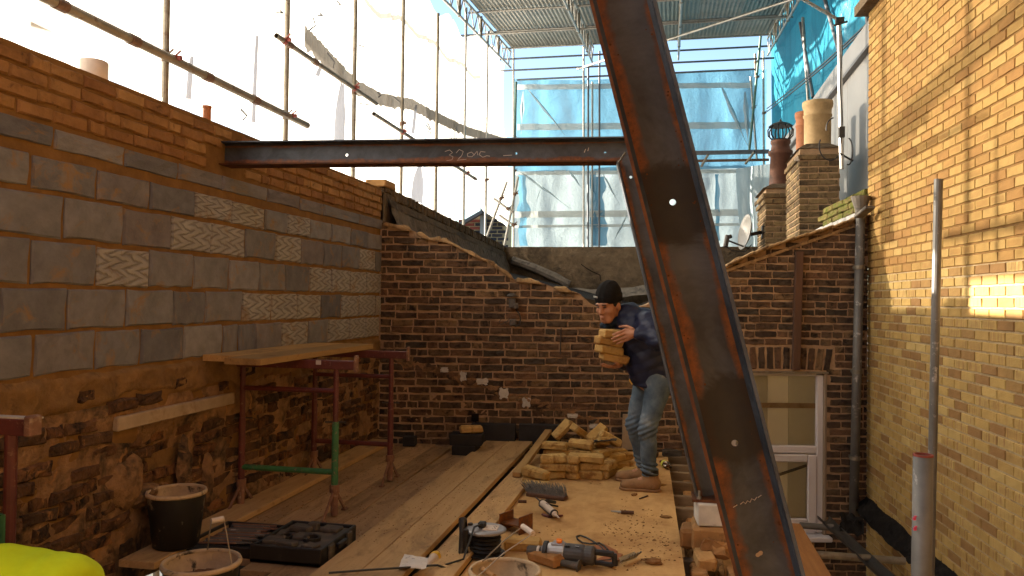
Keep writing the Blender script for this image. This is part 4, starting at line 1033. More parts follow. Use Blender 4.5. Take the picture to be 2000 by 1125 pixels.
for i, (a, b_) in enumerate(bays):
    def P(u, v, a=a, b_=b_):
        y = a + (b_ - a + .12) * u; lo = zlo((a + b_) / 2)
        if i == 9: lo = atx(958, 408, TX).z - .3 * u
        if i == 8: lo = atx(903, 432, TX).z + (atx(958, 408, TX).z - atx(903, 432, TX).z) * u
        return Vector((TX, y, lo + (hemz(y) + .12 - lo) * v))
    t, n = sheet('white_sheet', low_lab[i], P, 26, 22, 'sheet_white' if i < 7 else 'sheet_grey', .05 if i < 7 else .09, i, WT)
    if i >= 5:
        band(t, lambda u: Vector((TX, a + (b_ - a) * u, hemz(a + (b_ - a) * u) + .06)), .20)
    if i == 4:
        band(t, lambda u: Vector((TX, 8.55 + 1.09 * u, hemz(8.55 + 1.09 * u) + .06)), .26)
    if i in (3, 4, 6):                                  # folds and a bottle shaped shadow, their shade put into grey strips
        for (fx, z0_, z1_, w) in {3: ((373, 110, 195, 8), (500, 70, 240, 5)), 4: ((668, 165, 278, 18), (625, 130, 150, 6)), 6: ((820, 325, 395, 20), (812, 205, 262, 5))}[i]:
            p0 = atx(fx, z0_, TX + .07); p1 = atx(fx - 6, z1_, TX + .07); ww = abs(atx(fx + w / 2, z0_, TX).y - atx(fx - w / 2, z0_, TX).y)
            m = MB(); m.grid(lambda u, v: p0.lerp(p1, v) + Vector((.03 * sin(u * pi), (u - .5) * ww * (.35 + .75 * sin(min(1, v * 1.6) * pi / 2)), 0)), 4, 10); part('fold_shade_strip', m, MAT['fold'], t)
up_lab = ['upper white sheet by the added rear wall', 'upper white sheet just outside the left of the view', 'upper white sheet at the top left corner', 'upper white sheet behind the near ledger', 'upper white sheet with a dark tie mark above the beam', 'upper white sheet between the second and third standards', 'upper white sheet carrying a faint stitched line', 'upper white sheet below the near end of the truss', 'upper white sheet whose top edge is torn under the truss', 'upper white sheet at the far left corner of the scaffold']
for i, (a, b_) in enumerate(bays):
    def P(u, v, a=a, b_=b_):
        y = a + (b_ - a + .12) * u; lo = hemz(y) - .1; hi = ROOFZ(y) + (-.02 if 11 < y < 17 else .3) + .10 * sin(u * 9 + i)
        return Vector((TX - .05, y, lo + (hi - lo) * v))
    t, n = sheet('white_sheet', up_lab[i], P, 24, 26, 'sheet_white', .05, i + 20, WT)
    if 5 <= i <= 8: band(t, lambda u: Vector((TX, a + (b_ - a) * u, hemz(a + (b_ - a) * u) + 1.32 + .06 * sin(u * 7))), .09, 'stitch', off=.03, nm='stitched_seam')
    if i == 2:
        m = MB(); m.grid(lambda u, v: atx(-40 + 190 * u, -30 + 55 * v + 50 * u, TX + .05), 20, 4); part('mesh_patch', m, MAT['mesh'], t)
        m = MB(); m.grid(lambda u, v: atx(60 + 75 * u, 42 + 36 * u + 18 * v, TX + .06), 12, 3); part('mesh_patch', m, MAT['mesh'], t)
tt = thing('sheet_ties', 'scattered dark wire ties and torn threads on the white sheeting', 'ties', (TX + .1, 10, 4.5))
for k, (px, py, l, a_) in enumerate(((612, 35, 26, 1.9), (640, 105, 30, 1.2), (770, 190, 20, 1.0), (835, 240, 26, 1.4), (880, 265, 22, 1.6), (870, 45, 40, 1.7), (935, 90, 22, 1.5), (540, 25, 8, -.6), (620, 30, 6, -.8), (658, 2, 8, 1.5), (700, 88, 16, .3), (703, 202, 18, .1), (833, 245, 14, 1.4), (890, 250, 20, 1.5), (737, 180, 10, 1.5), (470, 213, 22, 1.4), (960, 150, 30, 1.4))):
    p = atx(px, py, TX + .16); q = atx(px + l * cos(a_), py + l * sin(a_), TX + .14); m = MB(); mid = p.lerp(q, .5) + Vector((.03, .05, 0)); m.path([p, mid, q], .010, 4); part('tie', m, MAT['cable'], tt)
# far sheets
def crease(t, p, q, w, mat):
    m = MB(); x = (q - p).cross(Vector((0, 1, 0))).normalized()
    m.grid(lambda u, v: p.lerp(q, v) + x * ((u - .5) * w * (.15 + sin(pi * min(1, v * 1.2 + .05)) * (1 + .5 * nz(v * 6, p.x)))) + Vector((0, -.05 * sin(pi * u) * sin(pi * v) - .01, .03 * nz(v * 4, p.x))), 5, 18); m.smooth = True
    part('crease', m, MAT[mat], t)
QY = 20.5
def far(px0, py0, px1, py1, lab, mat, sd, amp, dy=0, nm='far_sheet'):
    A = aty(px0, py1, QY + dy); B = aty(px1, py1 , QY + dy); Cc = aty(px0, py0, QY + dy)
    def P(u, v): return Vector((A.x + (B.x - A.x) * u, QY + dy, A.z + (Cc.z - A.z) * v + .06 * sin(u * 7 + sd) * v))
    return sheet(nm, lab, P, 60, 30, mat, amp, sd, 'sheeting across the far scaffold', .8)[0]
t = far(1003, 158, 1496, 338, 'light blue sheet under the sky gap across the far scaffold', 'sheet_blue', 40, .10)
for (py, h) in ((242, .17), (165, .14)):
    p = aty(1010, py, QY - .12); q = aty(1470, py - 4, QY - .12)
    m = MB(); m.grid(lambda u, v: p.lerp(q, u) + Vector((0, .03 * nz(u * 20, v), -h * v + .02 * nz(u * 11, 3))), 60, 2); part('seam_band', m, MAT['seam'], t)
for (ax_, ay_, bx_, by_, w) in ((1030, 172, 1112, 275, .10), (1410, 172, 1460, 285, .16), (1022, 178, 1018, 262, .12), (1455, 180, 1462, 292, .2)):
    p = aty(ax_, ay_, QY - .14); q = aty(bx_, by_, QY - .14); crease(t, p, q, w * .6, 'sheet_pale')
t = far(1000, 330, 1500, 560, 'pale crumpled sheet on the lower lift of the far scaffold', 'sheet_pale', 41, .12, .05)
for (py, h) in ((335, .10), (413, .17), (440, .07)):
    p = aty(1005, py, QY - .10); q = aty(1496, py - 5, QY - .10)
    m = MB(); m.grid(lambda u, v: p.lerp(q, u) + Vector((0, .03 * nz(u * 20, v), -h * v)), 60, 2); part('seam_band', m, MAT['seam'], t)
for (px, w, y0, y1) in ((1020, .22, 340, 480), (1168, .34, 345, 480), (1158, .16, 335, 480), (1400, .10, 340, 470)):
    p = aty(px, y0, QY - .09); q = aty(px + 3, y1, QY - .09); m = MB(); m.grid(lambda u, v: p.lerp(q, v) + Vector(((u - .5) * w * (1 + 1.1 * nz(v * 5, px)) + .06 * nz(v * 3, px, 2), .05 * nz(u, v * 3), 0)), 4, 20); part('blue_patch', m, MAT['sheet_blue'], t)
for (ax_, ay_, bx_, by_, w) in ((1012, 332, 1115, 408, .10), (1110, 332, 1140, 372, .08), (1178, 340, 1210, 400, .07), (1225, 420, 1195, 478, .07), (1060, 360, 1045, 400, .05)):
    p = aty(ax_, ay_, QY - .14); q = aty(bx_, by_, QY - .14); crease(t, p, q, w * .6, 'sheet_pale')
p0, p1 = aty(1490, 305, 19.4), aty(1415, 480, QY)
def P(u, v):
    a = aty(1440, 330, 20.2).lerp(aty(1512, 318, 17.5), u); b_ = aty(1450, 500, 20.2).lerp(aty(1500, 500, 17.5), u); return b_.lerp(a, v)
sheet('far_sheet', 'whitish sheet corner sagging behind the lower chimney', P, 24, 24, 'sheet_pale', .12, 44, 'sheeting across the far scaffold')
# cyan sheet on the right
CX_ = 2.50
def P(u, v):
    y = 20.4 - 14.0 * u; lo = 2.0 if y > 16.5 else dz + .42
    return Vector((CX_, y, lo + (ROOFZ(y) + 1.6 - lo) * v))
t, n = sheet('cyan_sheet', 'bright cyan sheet above the grey dormer on the right', P, 70, 34, 'sheet_cyan', .10, 50, None, .8)
for (a, b_, r, lab) in (((1563, 45), (1588, 190), .03, 'dark raking tube in front of the cyan sheet, left of the pair'), ((1568, 35), (1579, 200), .028, 'upright grey tube in front of the cyan sheet behind the chimney pots'), ((1610, -5), (1650, 140), .03, 'raking tube crossing the cyan sheet near the mast'), ((1690, -10), (1697, 60), .03, 'tube at the top of the cyan sheet beside the yellow gable')):
    tube('raking_tube', lab, atx(*a, CX_ - .14), atx(*b_, CX_ - .14), r=r * 1.0, mat='dark_tube' if r > .029 else 'galv', group='tubes in front of the cyan sheet')
for k, (dz_) in enumerate((0, .10)):
    m = MB(); m.path([atx(1498 + (1700 - 1498) * i / 8, 212 + k * 6 + (40 - 212) * i / 8 + 6 * sin(i / 8 * pi), CX_ - .22) for i in range(9)], .012, 4); solo('cord', m, MAT['cable'], 'upper of two cords sagging along the cyan sheet' if k == 0 else 'lower of two cords sagging along the cyan sheet', 'cord', 'cords along the cyan sheet')
# aerial mast on the taller chimney
am = thing('aerial_mast', 'bright aluminium aerial mast strapped to the taller chimney', 'aerial', (2.02, 9.55, 2.9))
p = aty(1644, 330, 9.6); q = aty(1639, 38, 9.6); m = MB(); m.tube(p, q, .026, 12); part('mast', m, MAT['alu'], am)
m = MB(); b0 = aty(1636, 38, 9.58); b1 = aty(1550, -12, 9.58); m.bar(b0, b1, .03, .03); part('boom', m, MAT['galv'], am)
for k in range(5):
    c = b0.lerp(b1, .08 + k * .18); m = MB(); m.tube(c + Vector((-.10, -.2, -.05)), c + Vector((.10, .2, .05)), .006, 5); part('aerial_element', m, MAT['galv'], am)
m = MB(); m.box(aty(1640, 40, 9.56), (.09, .07, .06)); m.tube(aty(1628, 50, 9.56), aty(1655, 42, 9.56), .012, 6); part('clamp', m, MAT['dark_metal'], am)
m = MB(); m.tube(aty(1641, 300, 9.55), aty(1665, 314, 9.75), .012, 6); m.box(aty(1644, 258, 9.56), (.06, .06, .12)); part('bracket', m, MAT['dark_metal'], am)
m = MB(); loop = lambda cx, cy, rx, ry, a0, a1, yy_: [aty(cx + rx * cos(a0 + (a1 - a0) * i / 14), cy + ry * sin(a0 + (a1 - a0) * i / 14), yy_) for i in range(15)]
m.path(loop(1622, 285, 22, 28, 3.6, 0.2, 9.68), .008, 5); m.path(loop(1630, 252, 16, 22, 4.6, 3.0, 9.7), .008, 5); m.path(loop(1657, 296, 8, 26, -1.5, 1.9, 9.66), .008, 5)
m.path([aty(1643 + 2 * sin(i), 60 + i * 22, 9.54) for i in range(11)], .007, 5); part('aerial_cable', m, MAT['cable'], am)
# satellite dish
sd = thing('satellite_dish', 'grey satellite dish seen almost edge on, fixed to the lower chimney', 'satellite dish', (1.1, 11.2, 2.2))
dc = aty(1464, 455, 11.15); ax_ = Vector((-.96, -.22, .16)).normalized()
m = MB(); a_ = ax_.orthogonal().normalized(); b2 = ax_.cross(a_)
m.grid(lambda u, v: dc + (a_ * cos(u * 2 * pi) + b2 * sin(u * 2 * pi)) * (.25 * v) + ax_ * (.07 * v * v), 28, 6); m.smooth = True
o = part('dish', m, MAT['clad'], sd); md = o.modifiers.new('thick', 'SOLIDIFY'); md.thickness = .008
m = MB(); e = dc + Vector((-.32, -.10, -.10)); m.bar(dc + Vector((0, 0, -.22)), e, .02, .02); part('arm', m, MAT['dark_metal'], sd)
m = MB(); m.tube(e + Vector((-.01, -.02, -.10)), e + Vector((.02, 0, .06)), .035, 10); m.tube(e + Vector((.02, 0, .03)), e + Vector((.07, .02, .05)), .028, 10); part('receiver', m, MAT['dark_metal'], sd)
m = MB(); m.path([e + Vector((0, 0, -.09)), e + Vector((.08, 0, -.15)), dc + Vector((-.06, 0, -.26)), dc + Vector((.03, 0, -.16))], .007, 5); part('lead_wire', m, MAT['cable'], sd)
m = MB(); m.bar(dc + Vector((.02, 0, -.02)), Vector((1.285, 11.2, dc.z + .02)), .05, .05); m.box(Vector((1.27, 11.2, dc.z + .02)), (.02, .14, .16)); part('bracket', m, MAT['dark_metal'], sd)
m = MB(); w0 = aty(1559, 310, 9.79); m.box(w0, (.035, .025, .06), None, .006); m.box(w0 + Vector((-.03, .01, .0)), (.02, .02, .04)); solo('wall_box', m, MAT['white_plastic'], 'tiny white cable box on the near edge of the taller chimney', 'cable box')
# things seen over the left wall
p = atx(182, 122, -3.5); m = MB(); m.lathe([(.088, -.35), (.088, .0), (.08, .008), (.02, .01)], p, n=24); m.smooth = True
solo('roof_cowl', m, MAT['white_plastic'], 'low cream cylinder poking up behind the orange bricks at the far left', 'roof cowl')
p = atx(404, 212, -3.5); m = MB(); m.lathe([(.036, -.5), (.033, 0), (.038, .005), (.038, .02)], p, n=14); solo('flue_pot', m, MAT['terracotta'], 'small pink flue pot peeping over the left wall', 'chimney pot')

# ================================================================ steel frame
def isec(mb_list, p0, p1, face, dep=.152, bf=.152, tf=.0085, tw=.007, mit0=0.0, mit1=0.0):
    """I section from p0 to p1 (axis line); web in the plane spanned by axis and 'across', flange width along face"""
    p0 = Vector(p0); p1 = Vector(p1); d = (p1 - p0).normalized(); face = Vector(face).normalized(); ac = face.cross(d).normalized()
    def seg(c, h, w, mb):
        vs = []
        for (q, mt) in ((p0, mit0), (p1, mit1)):
            for sa, sf in ((-1, -1), (1, -1), (1, 1), (-1, 1)):
                a = c + sa * h / 2; vs.append(q + ac * a + face * (sf * w / 2) + d * (a * mt))
        mb.add(vs, [(3, 2, 1, 0), (4, 5, 6, 7), (0, 1, 5, 4), (1, 2, 6, 5), (2, 3, 7, 6), (3, 0, 4, 7)], [(0, 0), (1, 0), (1, 0), (0, 0), (0, 1), (1, 1), (1, 1), (0, 1)])
    for s, mb in ((-1, mb_list[0]), (1, mb_list[1])): seg(s * (dep - tf) / 2, tf, bf, mb)
    seg(0, dep - 2 * tf, tw, mb_list[2])
    for s in (-1, 1):                                   # root fillets
        for f_ in (-1, 1):
            a0 = s * (dep / 2 - tf); r_ = .010; mb = mb_list[2]; vs = []
            for q, mt in ((p0, mit0), (p1, mit1)):
                for (a, b_) in ((a0, f_ * tw / 2), (a0, f_ * (tw / 2 + r_)), (a0 - s * r_, f_ * tw / 2)): vs.append(q + ac * a + face * b_ + d * (a * mt))
            q_ = [(1, 2, 5, 4)]; mb.add(vs, q_)
    return d, ac
def drill(o, holes, r, axis):
    cb = MB()
    for h in holes: cb.tube(Vector(h) - Vector(axis) * .08, Vector(h) + Vector(axis) * .08, r, 20)
    c = bpy.data.objects.new('cut', cb.mesh('cut', MAT['steel'])); COL.objects.link(c)
    md = o.modifiers.new('b', 'BOOLEAN'); md.object = c; md.operation = 'DIFFERENCE'; md.solver = 'EXACT'
    c.location = -ORG[o.name] + ORG[o.name]; bpy.context.view_layer.update()
    me = bpy.data.meshes.new_from_object(o.evaluated_get(bpy.context.evaluated_depsgraph_get())); o.modifiers.clear(); o.data = me
    bpy.data.objects.remove(c)
sf = thing('steel_beam', 'far cranked steel beam from the left wall, its leg sloping down to the white padstone', 'steel beam', (.2, 4.86, .3))
fdir = Vector((2.66, .21, 0)).normalized(); fface = Vector((fdir.y, -fdir.x, 0))
Jt = Vector((-.262, 4.84, 2.40)); b_start = Vector((-2.98, 4.62, 2.402)); leg_b = Vector((.252, 4.88, .30)); 
bend = (Jt - b_start).normalized(); ld_ = (leg_b - Jt).normalized()
half = math.acos(max(-1, min(1, bend.dot(ld_)))) / 2; mt = math.tan(half)
A_ = [MB(), MB(), MB()]; dd, ac = isec(A_, b_start, Jt, fface, mit1=mt)
if ac.z < 0: pass
part('top_flange' if ac.z > 0 else 'bottom_flange', A_[1], MAT['steel_plain'], sf); part('bottom_flange' if ac.z > 0 else 'top_flange', A_[0], MAT['rust'], sf)
wb = part('beam_web', A_[2], MAT['steel'], sf)
A_ = [MB(), MB(), MB()]; d2_, ac2 = isec(A_, Jt, leg_b, fface, mit0=-mt)
part('leg_flange', A_[0], MAT['steel_plain'], sf); part('leg_flange', A_[1], MAT['steel_plain'], sf); wl = part('leg_web', A_[2], MAT['steel'], sf)
nf = fface
def onweb(px, py, n, p): return onpl(px, py, n, n.dot(p))
for (px, py) in ((678, 303), (1008, 300), (1182, 299)): pass
drill(wb, [onweb(px, py, nf, Jt) for px, py in ((678, 303), (1008, 300), (1182, 299))], .0085, nf)
drill(wl, [onweb(1232, 346, nf, Jt)], .009, nf)
m = MB(); m.box(leg_b + Vector((.02, 0, -.012)), (.24, .2, .016)); part('base_plate', m, MAT['rust'], sf)
m = MB()
for sx in (-.06, .09): m.tube(leg_b + Vector((sx, -.08, -.02)), leg_b + Vector((sx, -.08, .045)), .008, 8); m.tube(leg_b + Vector((sx, -.08, -.004)), leg_b + Vector((sx, -.08, .012)), .015, 6)
part('anchor_bolt', m, MAT['galv'], sf)
m = MB(); w0 = onweb(1221, 297, nf, Jt + nf * .006); w1 = onweb(1206, 320, nf, Jt + nf * .006); m.path([w0.lerp(w1, i / 8) + Vector((.003 * sin(i * 3), 0, 0)) for i in range(9)], .006, 6); part('weld_bead', m, MAT['galv_warm'], sf)
m = MB()                                               # chalked figures on the beam web
def chalk(mb, pts, n, p, r): mb.path([onweb(x, y, n, p) for x, y in pts], r, 4)
cp_ = Jt + nf * .0045
for st in ([(869, 296), (878, 293), (884, 298), (877, 303), (885, 306), (883, 312), (872, 314)], [(891, 299), (897, 292), (905, 296), (902, 304), (893, 313), (911, 311)], [(927, 303), (921, 297), (913, 300), (914, 306), (922, 306), (928, 300), (932, 295), (933, 303)], [(948, 297), (939, 296), (936, 302), (943, 307), (951, 304), (957, 305)], [(983, 304), (1000, 303)], [(1144, 291), (1141, 298)], [(1150, 288), (1148, 295)]):
    q = []
    for i in range(len(st) - 1):
        for k in range(3): q.append((st[i][0] + (st[i + 1][0] - st[i][0]) * k / 3, st[i][1] + (st[i + 1][1] - st[i][1]) * k / 3))
    chalk(m, q + [st[-1]], nf, cp_, .0024)
part('chalk_figures', m, MAT['chalk'], sf)
# near leg
sn = thing('steel_column', 'big rusty steel column leaning across the foreground', 'steel column', (.4, 2.076, .1))
NF = Vector((0, -1, 0)); yW = 2.076
tl = aty(1155, 0, 2.0); bl = aty(1440, 1125, 2.0); dl = (bl - tl).normalized(); pr_ = Vector((dl.z, 0, -dl.x)); pr_ = pr_ if pr_.x > 0 else -pr_
q0 = Vector((tl.x, yW, tl.z)) + pr_ * .076 - dl * .25; q1 = Vector((bl.x, yW, bl.z)) + pr_ * .076 + dl * .66
A_ = [MB(), MB(), MB()]; isec(A_, q0, q1, NF, dep=.163, bf=.155)
part('flange', A_[0], MAT['rust'], sn); part('flange', A_[1], MAT['steel_plain'], sn); wn = part('web', A_[2], MAT['steel_near'], sn)
drill(wn, [onweb(1314, 395, NF, Vector((0, yW, 0))), onweb(1435, 865, NF, Vector((0, yW, 0)))], .0085, NF)
m = MB(); m.box(q1 + Vector((0, 0, -.0)), (.24, .2, .016)); part('base_plate', m, MAT['rust'], sn)
m = MB()
chalk(m, [(1432, 991), (1440, 986)], NF, Vector((0, yW - .0045, 0)), .0011); chalk(m, [(1446, 985), (1452, 980), (1456, 984), (1460, 978), (1465, 981), (1468, 974), (1474, 977), (1478, 971)], NF, Vector((0, yW - .0045, 0)), .0012); chalk(m, [(1480, 972), (1487, 967)], NF, Vector((0, yW - .0045, 0)), .0011)
part('chalk_figures', m, MAT['chalk'], sn)
m = MB(); c = onweb(1483, 1082, NF, Vector((0, yW - .0042, 0)))
m.grid(lambda u, v: c + Vector((cos(u * 2 * pi), 0, sin(u * 2 * pi))) * (.0075 * v * (1 + .4 * sin(u * 13))), 14, 1); part('putty_splash', m, MAT['lintel'], sn)
# rust staining of the web where it meets the flanges: proper scale blisters
m = MB(); rb = random.Random(5)
for k in range(90):
    u = rb.random(); sd_ = -1 if rb.random() < .55 else 1; a = sd_ * (.058 - abs(rb.gauss(0, .012)))
    c = q0.lerp(q1, u) + pr_ * a + Vector((0, -.0038, 0)); r_ = rb.uniform(.0008, .0032)
    m.grid(lambda uu, v: c + (pr_ * cos(uu * 2 * pi) + dl * sin(uu * 2 * pi)) * r_ * v + Vector((0, -.0012 * (1 - v), 0)), 6, 2)
part('rust_blisters', m, MAT['rust'], sn, kind='stuff')
# ================================================================ window in the end wall, pipes, lightwell
dr = thing('window', 'white upvc window with shade-toned and cream room panels seen through the glass, low in the dark brick wall', 'window', tuple(bw3((D0 + D1) / 2, DZ0)))
def bwbar(s0, z0, s1, z1, w, off, dep, mat, nm, bev=.006):
    m = MB(); a = bw3(s0, z0, off); b_ = bw3(s1, z1, off); m.bar(a, b_, dep if abs(z1 - z0) < .01 else w, w if abs(z1 - z0) < .01 else dep, (0, 0, 1) if abs(z1 - z0) < .01 else tuple(BU), bev)
    return m
def fr(s0, z0, s1, z1, w, off, dep, nm='frame'):
    a = bw3(s0, z0, off); b_ = bw3(s1, z1, off); m = MB()
    if abs(s1 - s0) < .01: c = (a + b_) / 2; m.box(c, (w, dep, abs(z1 - z0)), Matrix.Rotation(BA, 3, 'Z'), .008)
    else: c = (a + b_) / 2; m.box(c, ((b_ - a).length, dep, w), Matrix.Rotation(BA, 3, 'Z'), .008)
    return part(nm, m, MAT['upvc'], dr)
zt_, zb_ = DZ1 - .03, DZ0 + .04; zm = bwp(1580, 880)[1]
fr(D1 - .035, zb_, D1 - .035, zt_, .068, -.07, .07); fr(D0 + .035, zb_, D0 + .035, zt_, .068, -.07, .07)
fr(D0 + .07, zt_ - .0, D1 - .07, zt_ - .0, .03, -.07, .069); fr(D0 + .07, zm, D1 - .07, zm, .075, -.07, .069); fr(D0 + .07, zb_ + .02, D1 - .07, zb_ + .02, .068, -.07, .069)
fr(D1 - .115, zb_ + .06, D1 - .115, zm - .05, .085, -.05, .06, 'sash'); fr(D0 + .11, zb_ + .06, D0 + .11, zm - .05, .075, -.05, .06, 'sash')
fr(D0 + .15, zm - .085, D1 - .16, zm - .085, .075, -.05, .059, 'sash'); fr(D0 + .15, zb_ + .1, D1 - .16, zb_ + .1, .075, -.05, .059, 'sash')
m = MB(); m.grid(lambda u, v: bw3(D0 + .07 + (D1 - D0 - .14) * u, zm + .037 + (zt_ - .015 - zm - .037) * v, -.075), 1, 1); part('pane', m, MAT['glass'], dr)
m = MB(); m.grid(lambda u, v: bw3(D0 + .15 + (D1 - D0 - .31) * u, zb_ + .14 + (zm - .125 - zb_ - .14) * v, -.052), 1, 1); part('pane', m, MAT['glass'], dr)
m = MB(); m.box(bw3(D1 + .006, (DZ0 + DZ1) / 2, -.02), (.03, .05, DZ1 - DZ0), Matrix.Rotation(BA, 3, 'Z'), .008); part('sealant', m, MAT['sealant'], dr)
m = MB(); m.box(bw3((D0 + D1) / 2, DZ0 + .0, .01), (D1 - D0 + .1, .16, .05), Matrix.Rotation(BA, 3, 'Z'), .01); part('sill', m, MAT['upvc'], dr)
m = MB(); m.box(bw3((D0 + D1) / 2, DZ1 - .006, -.02), (D1 - D0 + .06, .06, .02), Matrix.Rotation(BA, 3, 'Z')); part('head_trim', m, MAT['galv_warm'], dr)
# the room behind the glass: flat panels close up to catch light, shade in their tone, a shelf, a slanting rail
rm = thing('room', 'small cream room with a return wall toned as shadow and an orange shelf, behind the window glass', 'room', tuple(bw3(D0, DZ0, -.3)))
s_c = bwp(1546, 800)[0]; s_d = bwp(1506, 800)[0]
def rbox(s0, s1, z0, z1, o0, o1, mat, nm):
    m = MB(); vs = [bw3(s, z, o) for s in (s0, s1) for z in (z0, z1) for o in (o0, o1)]
    m.add(vs, [(0, 1, 3, 2), (4, 6, 7, 5), (0, 4, 5, 1), (2, 3, 7, 6), (0, 2, 6, 4), (1, 5, 7, 3)]); part(nm, m, MAT[mat], rm)
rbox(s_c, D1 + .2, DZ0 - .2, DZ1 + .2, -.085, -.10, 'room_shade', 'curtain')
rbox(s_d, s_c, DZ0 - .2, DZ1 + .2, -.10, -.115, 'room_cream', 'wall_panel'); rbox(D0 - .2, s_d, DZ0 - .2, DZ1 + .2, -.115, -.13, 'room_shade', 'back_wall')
zs = bwp(1540, 794)[1]; rbox(D0, D1 - .02, zs - .025, zs + .025, -.078, -.0845, 'lintel', 'shelf')
m = MB(); m.tube(bw3(*bwp(1522, 927, -.07), -.07), bw3(*bwp(1575, 909, -.07), -.07), .014, 10); part('rail', m, MAT['galv_pale'], rm)

# dark batten and downpipe on the end wall
m = MB(); a = bwp(1559, 492); b_ = bwp(1552, 722)
m.bar(bw3(*a, .03), bw3(*b_, .035), .075, .05, tuple(BN), .004); t = solo('batten', m, MAT['timber_z'], 'brown vertical batten running down to the brick arch', 'batten')
t = thing('downpipe', 'grey downpipe in the corner beside the yellow wall', 'downpipe', tuple(bw3(SMAX - .15, -1.0)))
a = bw3(*bwp(1681, 415, .10), .10); b_ = bw3(*bwp(1667, 1015, .10), .10)
m = MB(); m.pipe(a, b_, .044, .004, 16); m.smooth = True; part('pipe', m, MAT['galv_pale'], t)
m = MB(); m.lathe([(.05, 0), (.055, .05), (.09, .16), (.095, .18), (.08, .18)], a - Vector((0, 0, .02)), n=14); part('hopper', m, MAT['lead'], t)
for q in (.18, .52, .8):
    m = MB(); c = a.lerp(b_, q); m.tube(c - Vector((0, 0, .02)), c + Vector((0, 0, .02)), .051, 12); m.box(c + BN * -.06, (.05, .08, .03), Matrix.Rotation(BA, 3, 'Z')); part('pipe_clip', m, MAT['galv_warm'], t)
m = MB(); a = aty(1676, 424, 8.2); b_ = aty(1700, 404, 8.0); m.bar(a, b_, .10, .03, bev=.008); solo('gutter', m, MAT['lead'], 'short black gutter end above the downpipe', 'gutter')
# old wall light fitting with cable, left part of the end wall
jb = thing('wall_lamp', 'dusty black bulkhead fitting with looped cable on the dark brick wall', 'wall fitting', tuple(bw3(*bwp(1003, 640))))
for (px, py, w, h, d_) in ((1001, 592, .07, .10, .07), (1008, 598, .05, .06, .09), (1002, 630, .07, .07, .06)):
    s, z = bwp(px, py); m = MB(); m.box(bw3(s, z, d_ / 2), (w, d_, h), Matrix.Rotation(BA, 3, 'Z'), .012); part('fitting_body', m, MAT['dusty_plastic'], jb)
s, z = bwp(1000, 577); m = MB(); m.lathe([(.05, 0), (.045, .02), (.02, .03)], bw3(s, z - .01, .05), n=12); part('lamp_cap', m, MAT['dusty_plastic'], jb)
m = MB(); q = lambda x, y, o=.03: bw3(*bwp(x, y), o)
m.path([q(1008, 605), q(1014, 612, .07), q(1017, 622, .07), q(1014, 634, .06), q(1006, 638, .05)], .008, 5); m.path([q(980, 622), q(975, 628), q(978, 634), q(990, 628), q(996, 622)], .004, 5); part('cable', m, MAT['cable'], jb)
m = MB(); m.path([q(1096, 640, .012), q(1095, 660, .012), q(1094, 692, .012)], .006, 5); solo('cable', m, MAT['cable'], 'thin cable hanging down the dark brick wall left of the worker', 'cable')

# poles by the yellow wall
t = tube('scaffold_pole', 'tall shiny galvanised pole standing in front of the yellow wall', aty(1812, 1330, 5.0), aty(1833, 350, 5.0), r=.0242, mat='galv_pale', group=None)
t = thing('prop_tube', 'thick grey prop tube with pink paint marks cut off at the bottom right', 'prop', tuple(aty(1797, 1200, 3.2)))
a = aty(1794, 1500, 3.2); b_ = aty(1803, 888, 3.2)
m = MB(); m.pipe(a, b_, .035, .004, 24); m.smooth = True; part('tube', m, MAT['galv_pale'], t)
m = MB(); m.pipe(b_ - Vector((0, 0, .006)), b_ + Vector((0, 0, .002)), .0357, .006, 24); part('rim', m, MAT['coupler_red'], t)
for (px, py) in ((1786, 1013), (1787, 1033)):
    m = MB(); c = aty(px, py, 3.2 - .031)
    m.box(c, (.010, .006, .011), Matrix.Rotation(.3, 3, 'Z')); m.box(c + Vector((.003, -.0015, .009)), (.008, .006, .004), Matrix.Rotation(.3, 3, 'Z')); part('paint_mark', m, MAT['paint_pink'], t)

# outer leaf, joists and wall plate at the edge of the floor
ow = thing('outer_wall', 'low half built wall of rough yellow bricks at the edge of the floor', 'wall', (.3, 4.2, -.9))
m = MB(); m.box((.40, 5.0, -.75), (.10, 6.2, 1.2)); m.box((.20, 5.6, -.75), (.09, 4.4, 1.0)); part('mortar', m, MAT['rubble'], ow)
lv = [brick_mesh('brick', .215, .065, MAT['stock_yellow'], .006, .010, .06, 240 + i, 3, .004) for i in range(6)]
for (x, zt_, ya, yb, ang, sd_) in ((.335, -.10, 3.5, 4.72, -pi / 2, 0), (.335, -.16, 4.72, 8.0, -pi / 2, 1), (.145, -.05, 4.62, 5.3, -pi / 2, 2), (.145, -.1, 5.3, 8.0, -pi / 2, 5)):
    for r in range(7):
        y = ya + (.11 if r % 2 else 0)
        while y < yb:
            place('brick', lv[rng.randrange(6)][1], ow, Matrix.Translation((x + rng.gauss(0, .006), y, zt_ - .04 - r * .077)) @ Matrix.Rotation(ang, 4, 'Z') @ Matrix.Rotation(rng.gauss(0, .02), 4, 'Y') @ Matrix.Rotation(rng.gauss(0, .02), 4, 'Z')); y += .228
def rough_box(mb, c, size, R=None, j=.006, bev=.012, rr=rng):
    b0 = len(mb.v); mb.box(c, size, R, bev)
    for i in range(b0, len(mb.v)): v = mb.v[i]; mb.v[i] = (v[0] + rr.uniform(-j, j), v[1] + rr.uniform(-j, j), v[2] + rr.uniform(-j, j))
    return mb
